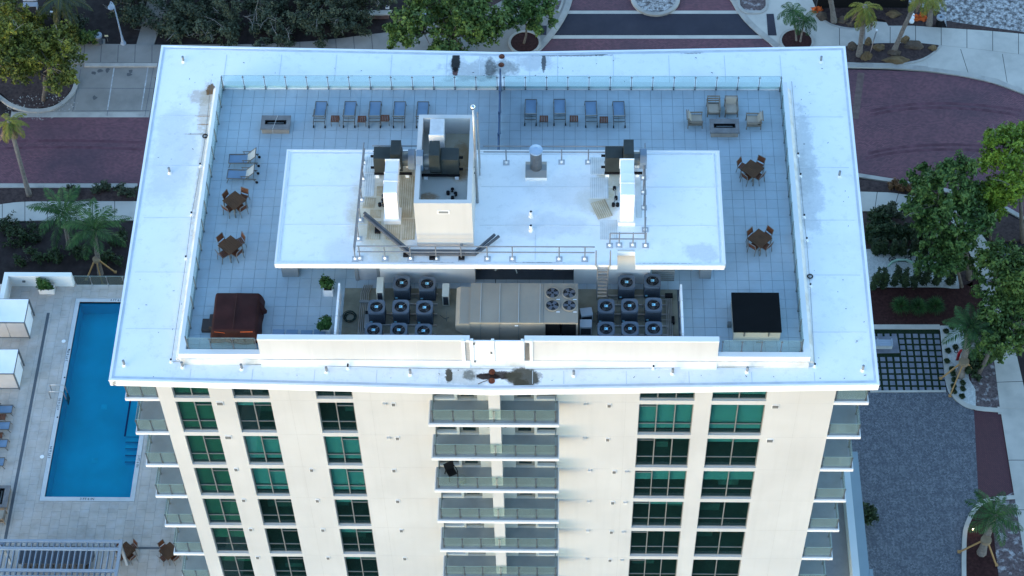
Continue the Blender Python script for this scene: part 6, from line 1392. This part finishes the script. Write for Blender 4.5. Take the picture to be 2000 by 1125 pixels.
# thicket behind the building
cs = []; rs = []; rr = random.Random(5)
for q in [(-29.88, 48.24), (-28.54, 45.91), (-28.46, 48.83), (-26.77, 47.07), (-26.98, 45.23), (-25.23, 48.54), (-25.38, 45.92), (-23.81, 47.08), (-23.40, 45.12), (-22.28, 48.83), (-21.61, 46.21), (-20.48, 47.67), (-19.86, 45.47), (-18.69, 49.13), (-18.28, 46.62), (-16.93, 45.59), (-16.71, 48.25), (-15.15, 47.09), (-15.51, 49.19), (-13.76, 48.55), (-13.63, 46.52), (-12.10, 49.08), (-32.22, 48.23), (-31.48, 46.78), (-33.09, 50.00), (-30.59, 50.60), (-26.31, 50.60), (-22.05, 50.91), (-17.74, 50.61), (-13.47, 50.62)]:
    for k in range(9): cs.append((q[0]+rr.gauss(0,.75), q[1]+rr.gauss(0,.85), -34.5+abs(rr.gauss(0,.8)))); rs.append(rr.uniform(.35,.75))
th = put('thicket', leafmesh('thicket', leaves(52000, cs, [v*1.3 for v in rs], .12, 77, twigs=8), L_dk), None); tag(th, 'dense grey green mangrove thicket along the back, behind the tower', 'shrubs', kind='stuff')
bt = MB()
for i in range(90):
    q = rr.choice(cs); p = Vector(q) + Vector((0,0,.25)); d = Vector((rr.gauss(0,1), rr.gauss(0,1), rr.uniform(0,.6))).normalized(); e = p + d*rr.uniform(.8,2.0); m_ = p.lerp(e,.5)+Vector((rr.uniform(-.2,.2),rr.uniform(-.2,.2),.1))
    bt.tube([p,m_,e],[.025,.018,.007],4)
    for s in (.35,.6,.8): f = p.lerp(e,s); bt.tube([f, f+Vector((rr.gauss(0,.35),rr.gauss(0,.35),.2))],[.012,.005],4)
tw_ = part('bare_branches', bt, m_twig, None); tag(tw_, 'bare pale twigs standing out of the dark thicket', 'branches', kind='stuff')
# middle top
tree('large mid green tree rising behind the roof, left of the crosswalk', (-4.52, 43.69), z3((-5.83, 42.83),-30.2), (4.9,3.2,2.2), 15000, .18, L_gr, 41, 56, clump=.8, bare=10, trunk_r=.24)
tree('smaller mid green tree in the round bed beside the crosswalk', (0.33, 44.95), z3((0.84, 45.90),-32.2), (2.5,1.9,1.2), 6500, .16, L_oak, 42, 24, clump=.7, bare=6, trunk_r=.09)
tree('low rounded shrub under the large tree behind the roof', (-6.07, 43.80), z3((-6.16, 43.71),-34.2), (1.2,.8,.6), 2500, .12, L_dk2, 43, 12, 'shrub', cat='shrub', clump=.5, trunk_r=.05)
# palms by the crossing
for i, (b, t_) in enumerate((((22.60, 45.33), (21.96, 45.46)), ((22.88, 45.22), (22.97, 45.33)))):
    palm('small arching green palm in the round bed, %s of the pair' % ['left and taller','right and shorter'][i], b, z3(t_, (-31.6,-32.4)[i]), 13, 1.75, L_palm, 50+i, el=(.9,-.3), droop=2.1, lw=.42, tr=.07, group='pair of small palms')
palm('tall palm with a drooping yellow skirt right of the roof corner', (27.53, 43.76), z3((27.31, 43.69),-29.2), 18, 2.5, L_palmy, 53, dead=14, el=(.3,-1.35), droop=1.7, lw=.45, tr=.19)
palm('leaning palm in the same bed, its crown out of the picture', (30.33, 44.16), z3((31.68, 44.47),-28.4), 15, 2.2, L_palmy, 54, dead=5, el=(.6,-1.0), droop=1.2, lw=.45, tr=.17)
palm('palm with a thick ragged trunk foot beside the black litter bin', (33.55, 47.24), z3((33.22, 46.94),-31), 14, 2.2, L_palmy, 55, dead=6, el=(.4,-1.1), droop=1.2, lw=.45, tr=.2)
palm('palm trunk by the black fence, its crown out of the picture', (25.84, 47.52), z3((24.64, 47.93),-30.5), 12, 2.0, L_palmy, 56, el=(.7,-.6), droop=1.2, lw=.42, tr=.2)
# left palms
palm('tall palm at the left edge with yellow fronds and a brown skirt', (-37.65, 28.95), z3((-37.66, 29.81),-27.2), 16, 2.1, L_palmy, 57, dead=14, el=(.5,-1.25), droop=1.7, lw=.42, tr=.16)
palm('feathery green palm over the left sidewalk, left of a pair', (-33.78, 23.82), z3((-33.42, 23.93),-30.8), 17, 3.0, L_palm, 58, el=(1.2,-.15), droop=1.3, lw=.62, tr=.14, group='feathery green palms')
palm('feathery green palm over the left sidewalk, right of a pair, propped by timbers', (-31.06, 21.37), z3((-30.72, 21.87),-30), 18, 3.0, L_palm, 59, el=(1.2,-.2), droop=1.35, lw=.62, tr=.17, brace=((-1.0,-.5),(1.1,.2),(.3,-1.0)), group='feathery green palms')
# right palms
palm('feathery green palm in the white gravel by the red standpipe, propped by timbers', (32.09, 12.58), z3((32.25, 13.69),-30.5), 17, 2.5, L_palm, 60, el=(1.15,-.2), droop=1.3, lw=.58, tr=.24, brace=((-1.4,-.2),(-.9,-1.7),(1.3,.2)), group='feathery green palms')
palm('feathery green palm in the bed at the lower right, propped by timbers', (31.89, -1.80), z3((32.23, -0.82),-31.3), 14, 2.4, L_palm, 61, el=(1.0,-.1), droop=1.25, lw=.58, tr=.24, brace=((-1.5,.1),(.9,-.9)), group='feathery green palms')
# right trees
tree('large fresh green tree leaning over the right sidewalk', (33.83, 21.22), z3((31.80, 23.22),-28.6), (3.0,3.5,2.6), 14500, .17, L_oak, 71, 52, clump=.72, bare=16, trunk_r=.2)
tree('lower fresh green limb tree over the white gravel and cycles', (33.18, 20.51), z3((31.34, 20.95),-31), (2.5,1.9,1.4), 7000, .16, L_oak, 72, 30, clump=.62, bare=8, trunk_r=.12)
tree('small fresh green tree reaching left over the mulch bed', (31.97, 26.78), z3((30.12, 26.17),-30.6), (1.7,1.7,1.3), 3300, .16, L_oak, 73, 19, clump=.55, bare=6, trunk_r=.09)
tree('bright yellow green tree at the right edge above the road', (38.20, 24.85), z3((36.41, 26.68),-28), (2.1,3.3,2.3), 9500, .15, L_brt, 74, 40, clump=.68, bare=16, trunk_r=.15)
tree('mid green tree at the right edge above the sidewalk', (37.21, 16.83), z3((35.47, 17.45),-30), (2.7,2.8,2.0), 11500, .16, L_gr, 75, 44, clump=.72, bare=10, trunk_r=.18)
tree('green tree at the right edge with a grey trunk over the mulch strip', (33.25, 12.54), z3((34.47, 13.70),-30.5), (2.3,2.4,1.7), 8500, .15, L_gr, 76, 36, clump=.65, bare=8, trunk_r=.15)
tree('thin yellowish tree between the large tree and the road', (35.79, 24.84), z3((34.82, 24.83),-30), (1.5,2.0,1.6), 6000, .14, L_brt, 77, 22, clump=.7, bare=10, trunk_r=.08)
# planted rows beside the gravel: upright shrubs
def upright(label, b, h, seed, group, lean=(0,0), n=1500):
    r = random.Random(seed); cs = [(lean[0]*f+r.uniform(-.12,.12), lean[1]*f+r.uniform(-.12,.12), .15+f*h) for f in [i/7 for i in range(8)]]
    t = thing('upright_shrub', label, 'shrub', (b[0],b[1],GZ+.05), 0, group); put('foliage', leafmesh('foliage', leaves(n, cs, [.27,.3,.32,.31,.28,.25,.2,.14], .09, seed, up=.9), L_dk2), t)
    part('stem', MB().tube([(0,0,0),(lean[0],lean[1],h)], .03, 5), m_bark, t)
names = ['leftmost','second','third','fourth','fifth','sixth','seventh','eighth']
for i, p in enumerate([(26.66, 20.52), (27.35, 20.61), (28.16, 20.71), (28.90, 20.62), (29.62, 20.67), (30.24, 20.82), (31.22, 20.78), (32.28, 20.78)]):
    upright('dark upright shrub, %s in the near row beside the white gravel' % names[i], p, (1.9,1.85,2.0,1.9,2.1,1.8,2.0,1.6)[i], 90+i, 'near row of upright shrubs', ((.5,.3) if i == 5 else (.1*(-1)**i,.0)))
for i, p in enumerate([(26.98, 23.67), (27.60, 23.67), (28.31, 23.53), (29.00, 23.58), (29.81, 23.68), (30.62, 23.69), (31.33, 23.59)]):
    upright('dark upright shrub, %s in the far row beside the white gravel' % names[i], p, 1.5, 110+i, 'far row of upright shrubs')
rr = random.Random(31)
for i, p in enumerate([(27.09, 24.89), (27.96, 25.19), (28.77, 24.80), (29.68, 25.10), (30.54, 24.91), (27.52, 26.27), (28.32, 27.01)]):
    tree(['dark clump, leftmost behind the far row of shrubs','dark clump, second behind the far row of shrubs','dark clump, third behind the far row of shrubs','dark clump, fourth behind the far row of shrubs','dark clump, fifth behind the far row of shrubs','rounded dark clump against the roof edge on the right','feathery clump beside the sidewalk on the right'][i], p, (p[0],p[1],-34.2), (.75,.6,.55), 2400, .11, L_dk2 if i < 6 else L_dk, 130+i, 9, 'shrub', cat='shrub', group='dark shrubs on the right', clump=.45, trunk_r=.05)
def fanpalm(label, b, seed, n=11, L=1.1, h=.35, lm=L_palm, group='low palms'):
    r = random.Random(seed); t = thing('low_palm', label, 'palm', (b[0],b[1],GZ+.07), 0, group); q = []; st = MB()
    for i in range(n):
        az = i*2.4+r.uniform(-.3,.3); e = 1.45-1.25*i/(n-1)+r.uniform(-.1,.1); tip = Vector((math.cos(az)*math.cos(e), math.sin(az)*math.cos(e), math.sin(e)))*L*r.uniform(.6,1); base = tip*.16+Vector((0,0,h)); st.tube([(0,0,0),tuple(base)], .015, 4)
        sd = Vector((-math.sin(az), math.cos(az), 0)); fw = tip.normalized()
        for k in range(13):
            a = (k-6)/6*1.35; d = (fw*math.cos(a) + sd*math.sin(a)).normalized(); e_ = base + d*L*.62*r.uniform(.85,1.1) + Vector((0,0,-.12*abs(a)-.1)); w_ = sd*.035*math.cos(a) - fw*.035*math.sin(a); m_ = base + d*L*.3
            q += [base, m_+w_, e_, m_-w_]
    put('fronds', leafmesh('fronds', np.array([tuple(v) for v in q]), lm), t); part('stem', st, m_bark, t); return t
for i, p in enumerate([(28.39, 18.45), (29.65, 18.37), (30.90, 18.47)]): fanpalm('low green fan palm, %s of three in the red mulch bed' % ORD[i], p, 140+i, 14, 1.3)
for i, p in enumerate([(31.98, 16.82), (31.50, 16.45), (32.04, 15.05), (31.46, 14.73), (31.28, 13.83), (31.57, 13.12), (31.60, 12.72), (31.61, 12.20), (32.20, 11.94), (31.52, 11.67), (32.15, 11.45), (31.50, 11.19), (32.03, 10.80)]):
    t = fanpalm('small dark spiky plant in the white gravel, %s from the far end of the strip' % ['first','second','third','fourth','fifth','sixth','seventh','eighth','ninth','tenth','eleventh','twelfth','thirteenth'][i], p, 160+i, 7, .42, .1, L_dk2, 'spiky plants in the white gravel'); t['category'] = 'plant'; t.name = 'spiky_plant'
tree('dark hedge clump beside the propped palm in the gravel', (33.01, 12.98), z3((32.84, 13.01),-34.3), (.55,1.1,.55), 2600, .11, L_dk2, 181, 10, 'shrub', cat='shrub', clump=.4, trunk_r=.04)
tree('light green bush in the mulch strip by the right sidewalk', (33.81, 13.87), z3((33.80, 13.53),-34.2), (.8,.8,.5), 2600, .11, L_gr, 182, 10, 'shrub', cat='shrub', clump=.45, trunk_r=.04)
rr = random.Random(61)
for i, p in enumerate([(-37.99, 24.49), (-36.49, 24.89), (-34.83, 23.04), (-36.50, 22.54), (-32.70, 23.05), (-30.33, 22.82), (-29.98, 24.53), (-38.63, 25.97)]):
    tree('low dark leafy clump in the soil bed, %s' % ['at its far left','left of centre near the sidewalk','below the left feathery palm','near the pool wall','between the two feathery palms','beside the timber props','by the roof edge','at the sidewalk edge'][i], p, (p[0],p[1],-34.6), (1.0,.8,.3), 900, .10, L_dk2, 190+i, 9, 'shrub', cat='shrub', group='low clumps in the soil bed', clump=.4, trunk_r=.03)
p = (-30.27, 29.64)
for i, q in enumerate([(-33.98, 29.11), (-32.03, 29.43), (-30.40, 29.13)]): tree('low grey bush in the strip by the left kerb, %s' % ['leftmost','middle','rightmost'][i], q, (q[0],q[1],-34.6), (.9,.45,.3), 1300, .09, L_dk, 210+i, 7, 'shrub', cat='shrub', group='bushes by the left kerb', clump=.35, trunk_r=.03)
q_ = (24.46, 0.59); tree('dark bush peeping out beside the right terrace ledge', q_, (q_[0]-.1,q_[1],-34.2), (.5,.6,.5), 1500, .11, L_dk2, 221, 8, 'shrub', cat='shrub', clump=.4, trunk_r=.03)
rr = random.Random(71)
gs = [];  gr_ = []
for q in [(29.61, 29.63), (28.80, 30.14), (30.34, 29.84), (31.07, 29.34), (32.18, 28.74)]:
    for k in range(6): gs.append((q[0]+rr.gauss(0,.3), q[1]+rr.gauss(0,.2), -34.85+rr.random()*.3)); gr_.append(.25)
tag(put('dry_grass', leafmesh('dry_grass', leaves(2600, gs, gr_, .06, 231, long_=4), leafmat('rusty dry grass', [(.10,.045,.02),(.16,.075,.03),(.2,.12,.05)])), None), 'rusty dry grass tufts on the strip below the right road', 'grass', kind='stuff')
cs = []; rs = []
for q in [(25.88, 28.96), (25.14, 28.46)]: pass
# leaf litter and shells on the island
lt = [];
for _ in range(420):
    a = rr.uniform(0,2*PI); d = rr.random()**.4
    lt.append((-38.2+3.0*d*math.cos(a), 38.0+1.4*d*math.sin(a), -34.86))
tag(put('shell_litter', leafmesh('shell_litter', leaves(420, lt, [.05]*len(lt), .06, 241, up=3), leafmat('pale litter', [(.3,.28,.26),(.45,.44,.42)])), None), 'pale shells scattered along the edge of the left island', 'litter', kind='stuff')

# ------------------------------------------------------------------ street furniture
m_lamp = mat('pale blue grey lamp paint', (.36,.41,.48), .45, .06, 1)
def street_lamp(label, b, h, hook=.8, az=0, group='street lamps'):
    t = thing('street_lamp', label, 'street lamp', (b[0],b[1],GZ+.1), az, group)
    part('base', MB().cyl(0,0,0,.15,.24,12,.2).cyl(0,0,.15,.9,.14,12,.09), m_lamp, t); part('pole', MB().tube([(0,0,.9),(0,0,h)], [.075,.055], 8), m_lamp, t)
    arc = [(0,0,h)] + [(hook/2-hook/2*math.cos(a), 0, h+hook/2*math.sin(a)*1.2) for a in [PI*i/8 for i in range(1,9)]]; part('arm', MB().tube(arc, .035, 6), m_lamp, t)
    part('lamp_shade', MB().tube([(hook,0,h),(hook,0,h-.12),(hook,0,h-.38),(hook,0,h-.45)], [.06,.1,.26,.30], 14), m_lamp, t); part('lamp_globe', MB().sphere(hook,0,h-.5,.16,10,6,.8), m_white, t)
    part('banner_arm', MB().tube([(0,0,h-.5),(hook*.5,0,h+.1)], .02, 5), m_lamp, t)
p = (-32.46, 44.95); street_lamp('blue grey hooked street lamp at the upper left beside the path', p, 4.3, .5, PI*.75)
p = (35.15, 20.90); street_lamp('blue grey hooked street lamp over the right sidewalk', p, 3.8, .85, .1)
def bin_(label, b, body, lid):
    t = thing('litter_bin', label, 'litter bin', (b[0],b[1],GZ+.1), 0, 'round litter bins'); part('body', MB().cyl(0,0,0,.85,.27,16,.29), body, t); part('lid', MB().ring(0,0,.85,.98,.33,.12,18).ring(0,0,.8,.86,.33,.1,18), lid, t); part('slat', MB().ring(0,0,.2,.24,.295,.28,16).ring(0,0,.6,.64,.30,.285,16), body, t)
bin_('grey round litter bin on a concrete pad by the lamp post', (-34.41, 45.00), mat('grey bin', (.09,.10,.115), .6), mat('pale bin lid', (.3,.33,.37), .5))
bin_('black round litter bin with a pale lid by the gravel lot', (34.33, 47.13), m_black, mat('pale bin lid', (.3,.33,.37)))
struct('bin_pad', MB().prism([(-34.86, 45.46), (-34.05, 45.46), (-33.96, 44.77), (-34.84, 44.77)], GZ-.05, WZ+.015), m_walk)
def sign(label, b, h, w_, hh, m, rz=0, mark=None, tilt=0):
    t = thing('sign', label, 'sign', (b[0],b[1],GZ+.1), rz); part('post', MB().cyl(0,0,0,h,.025,6), m_post, t); part('sign_panel', MB().box(-w_/2,-.04,h-hh*.5,w_/2,-.027,h+hh*.5), m, t)
    if mark: part('sign_mark', MB().box(-w_*.3,-.046,h-hh*.05,w_*.3,-.041,h+hh*.35), mark, t)
sign('small cream sign on a thin post beside the grey litter bin', (-33.75, 45.12), .75, .3, .2, mat('cream sign', (.55,.53,.36), .6))
sign('white and blue sign at the left side of the large tree', (-10.89, 48.16), 1.0, .32, .4, m_white, 0, mat('sign blue', (.03,.08,.3), .5))
sb = thing('utility_box', 'white box sign standing among the bushes at the upper left', 'box', (*(-38.51, 47.77), GZ)); part('panel', MB().box(-.28,-.1,.3,.22,.05,.95), m_white, sb, bevel=.01); part('post', MB().box(-.2,-.06,0,-.14,.0,.3).box(.1,-.06,0,.16,0,.3), m_post, sb)
pb = thing('park_bench', 'pale blue bench half hidden at the top left corner', 'bench', (*(-40.77, 49.06), GZ))
for i in range(4): part('seat_slat', MB().box(-.6,-.25+i*.13,.42,.6,-.15+i*.13,.46), m_lamp, pb)
for i in range(3): part('back_slat', MB().box(-.6,.28,.52+i*.14,.6,.31,.62+i*.14), m_lamp, pb)
for x in (-.55,.55): part('leg', MB().box(x-.03,-.22,0,x+.03,.3,.42), m_lamp, pb)
pbx = thing('picnic_table', 'grey blue bench seen through the large tree behind the roof', 'bench', (*(-7.58, 47.94), GZ+.1)); part('seat', MB().box(-.8,-.2,.42,.8,.25,.48), m_lamp, pbx); part('back', MB().box(-.8,.25,.5,.8,.3,.85), m_lamp, pbx); part('leg', MB().box(-.7,-.15,0,-.64,.25,.42).box(.64,-.15,0,.7,.25,.42), m_lamp, pbx)
ws = thing('low_wall', 'pale concrete slab wall left of the large tree behind the roof', 'wall', (*(-12.32, 47.93), GZ)); part('wall_cap', MB().prism([(-1.3,-.25),(1.6,-.15),(1.8,.35),(-.9,.3)], .5, .62), m_walk2, ws); part('wall_base', MB().box(-.8,-.1,0,1.5,.25,.5), mat('brown wall base', (.16,.10,.085), .9, .2, 3), ws)  # wall base in mottled brown, darker than its concrete cap
bf = thing('site_fence', 'black fabric fence at the top right behind the palms', 'fence', (*(28.19, 49.09), GZ)); part('fabric', MB().box(-3.7,0,.1,3.75,.03,1.9), mat('black fence fabric', (.008,.008,.009), .9), bf)
for i in range(6): part('post', MB().cyl(-3.7+i*1.49,.06,0,1.95,.03,6), m_post, bf)
pole = thing('marker_post', 'thin pale pole leaning between the two palms beside the kerb', 'post', (*(28.47, 44.10), GZ)); part('pole', MB().tube([(0,0,0),(.1,.05,1.5)], .03, 6), mat('pale timber', (.4,.3,.27), .7), pole); part('cap', MB().tube([(.1,.05,1.5),(.2,.1,2.5)], .05, 8), m_steel, pole); part('tip', MB().cyl(.2,.1,2.48,2.6,.09,10), m_white, pole)
# boulders
def rock(label, b, s, seed, m):
    t = thing('boulder', label, 'boulder', (b[0],b[1],GZ+.08), 0, 'boulders by the crossing'); bm = bmesh.new(); bmesh.ops.create_icosphere(bm, subdivisions=3, radius=1)
    for v in bm.verts:
        d = 1 + .45*noise.noise(v.co*1.1 + Vector((seed,0,0))) + .3*noise.noise(v.co*2.6 + Vector((0,seed,0))); v.co = Vector((v.co.x*s[0]*d, v.co.y*s[1]*d, max(v.co.z*s[2]*d, -.08)))
    me = bpy.data.meshes.new('stone'); bm.to_mesh(me); bm.free(); me.materials.append(m); put('stone', me, t)
m_rock = mat('brown boulder', (.105,.075,.055), .9, .3, 2.5, bump=.6, bscale=6, c2=(.10,.075,.06), amt=.6, s2=2); m_rocky = mat('tan boulder', (.15,.10,.052), .9, .3, 2.5, bump=.6, bscale=6, c2=(.15,.10,.06), amt=.6, s2=2)
for i, (p, s, y, lb) in enumerate((((24.87, 47.98),(.45,.4,.5),0,'brown boulder at the left end of the palm bed'),((26.52, 47.64),(.5,.35,.4),0,'large brown boulder right of the leaning trunk by the fence'),((27.07, 47.18),(.3,.25,.25),0,'small brown boulder at the kerb by the fence'),((28.09, 43.53),(.42,.4,.6),1,'tan boulder at the foot of the thin pale pole'),((29.17, 44.55),(.5,.35,.4),1,'tan boulder between the two palms'),((28.35, 45.12),(.3,.3,.45),1,'dark tan boulder behind the thin pale pole'),((31.40, 45.35),(.4,.35,.45),1,'upright tan boulder right of the leaning palm'),((32.05, 44.78),(.7,.45,.4),0,'broad brown boulder right of the leaning palm'),((33.56, 44.56),(.4,.28,.3),1,'rusty boulder at the right tip of the bed'),((30.37, 43.20),(.95,.4,.3),1,'long yellowish boulder along the front kerb'),((27.03, 44.66),(.35,.4,.4),0,'brown boulder against the roof corner'),((30.73, 48.34),(.6,.4,.35),1,'tan boulder in the rear bed behind the paved notch'),((30.36, 43.99),(.5,.35,.35),0,'brown boulder at the foot of the leaning palm'),((28.37, 47.76),(.6,.5,.5),0,'reddish brown boulder in the rear bed under the palm skirt'))):
    rock(lb, p, s, i*3.7, m_rocky if y else m_rock)
m_org = mat('orange safety mesh', (.62,.13,.03), .7, .2, 4)
for i, (p, sc) in enumerate((((32.82, 47.88),1.0),((24.50, 48.68),.8))):
    t = thing('orange_netting', ['crumpled orange safety netting beside the white bags','crumpled orange safety netting at the left end of the fence'][i], 'netting', (p[0],p[1],GZ+.1)); r = random.Random(i); n = 9; V = []
    for j in range(n):
        for k in range(n): V.append(((k/(n-1)-.5)*1.1*sc+r.gauss(0,.05), (j/(n-1)-.5)*.7*sc+r.gauss(0,.05), abs(r.gauss(.12,.14))))
    part('net', MB().add(V, [(j*n+k, j*n+k+1, (j+1)*n+k+1, (j+1)*n+k) for j in range(n-1) for k in range(n-1)]), m_org, t)
p = (32.11, 47.41); t = thing('white_bags', 'white rubbish bags at the foot of the leaning palm', 'bag', (p[0],p[1],GZ+.1)); part('bag', MB().sphere(0,0,.15,.22,9,6,.9), m_white, t); part('bag', MB().sphere(.1,.4,.15,.2,9,6,.9), m_white, t); part('bag', MB().sphere(.15,.72,.14,.18,9,6,.9), m_white, t)
rp_ = mat('red pipe paint', (.42,.02,.03), .45); rp0 = (32.08, 14.09)
t = thing('red_standpipe', 'red angled fire standpipe in the white gravel', 'fire hydrant', (rp0[0],rp0[1],GZ+.1)); part('pipe', MB().tube([(-.02,-.1,0),(-.02,-.1,.75),(.08,.0,.95),(.45,.05,1.0)], .11, 10), rp_, t, smooth=True); part('outlet', MB().tube([(.45,.05,1.0),(.62,.07,1.0)], .14, 10), m_black, t); part('valve_wheel', MB().torus(-.22,.05,.8,.12,.03,14,6), m_black, t)
# bicycle-like seats: two wheels with spokes and green frame in the gravel
def bike(label, p, w_gap):
    t = thing('bicycle', label, 'bicycle', (p[0],p[1],GZ+.12)); 
    for x in (-w_gap/2, w_gap/2):
        wh = part('wheel', MB().torus(x,.55,.12,.25,.03,20,6), m_black, t)
        sp_ = MB()
        for k in range(5): a = 2*PI*k/5; sp_.tube([(x,.55,.12),(x+.24*math.cos(a),.55+.24*math.sin(a),.12)], .02, 4)
        part('spoke', sp_, m_black, wh)
    fm_ = MB(); pts = [(-1.05,-.35,.4),(-.75,-.05,.6),(-.35,.1,.65),(.35,.1,.65),(.75,-.05,.6),(1.05,-.35,.4)]; fm_.tube(pts, [.06,.11,.13,.13,.11,.05], 8); part('frame', fm_, mat('pale green frame', (.30,.44,.34), .5), t, smooth=True)
    part('handlebar', MB().tube([(-.3,.15,.7),(-.28,-.05,.72),(.28,-.05,.72),(.32,.2,.7)], .025, 5), m_black, t)
    for x in (-w_gap/2, w_gap/2): part('fork', MB().tube([(x,.55,.12),(x*.8,.1,.6)], .025, 5), m_black, t)
bike('pale green tandem-shaped rack with two black spoked wheels on the white gravel', (28.80, 22.34), 1.15)
gl_ = thing('ground_light', 'small lit path lamp among the palm fronds at the lower right', 'lamp', (*(31.46, -0.21), GZ)); part('stake', MB().cyl(0,0,0,.45,.03,6), m_post, gl_)
mg = bpy.data.materials.new('lit lamp glow'); t_, n_, l_, p_ = nt(mg); p_.inputs['Emission Color'].default_value = (1,.75,.4,1); p_.inputs['Emission Strength'].default_value = 6; part('bulb', MB().sphere(0,0,.5,.07,8,6), mg, gl_)
# balcony furniture
bcz = -3.93 - H*2 + .013
ch = thing('balcony_chair', 'black patio chair turned over on the third balcony from the top', 'chair', (-2.55,-10.62,bcz), .5)
part('seat', MB().box(-.24,-.22,.42,.24,.24,.46), m_black, ch, bevel=.01); part('back', MB().add([(-.26,.2,.45),(.26,.2,.45),(.30,.36,.95),(-.30,.36,.95),(-.26,.24,.45),(.26,.24,.45),(.30,.4,.95),(-.30,.4,.95)],[(0,1,2,3),(7,6,5,4),(0,4,5,1),(1,5,6,2),(2,6,7,3),(3,7,4,0)]), m_black, ch)
for x in (-.25,.25): part('arm', MB().tube([(x,.3,.68),(x*1.15,0,.68),(x*1.1,-.25,.66)], .025, 6), m_black, ch); part('leg', MB().bar((x,-.22,.64),(x*1.05,-.26,0),.04), m_black, ch); part('leg', MB().bar((x,.24,.45),(x*1.05,.34,0),.04), m_black, ch)
sp_ = thing('balcony_stool', 'round grey drum stool behind the balcony glass beside the black chair', 'stool', (-1.95,-10.95,bcz)); part('drum', MB().cyl(0,0,0,.42,.2,16), mat('grey drum', (.16,.19,.18), .6), sp_); part('stool_top', MB().cyl(0,0,.42,.45,.22,16), mat('grey drum top', (.2,.23,.23), .6), sp_)
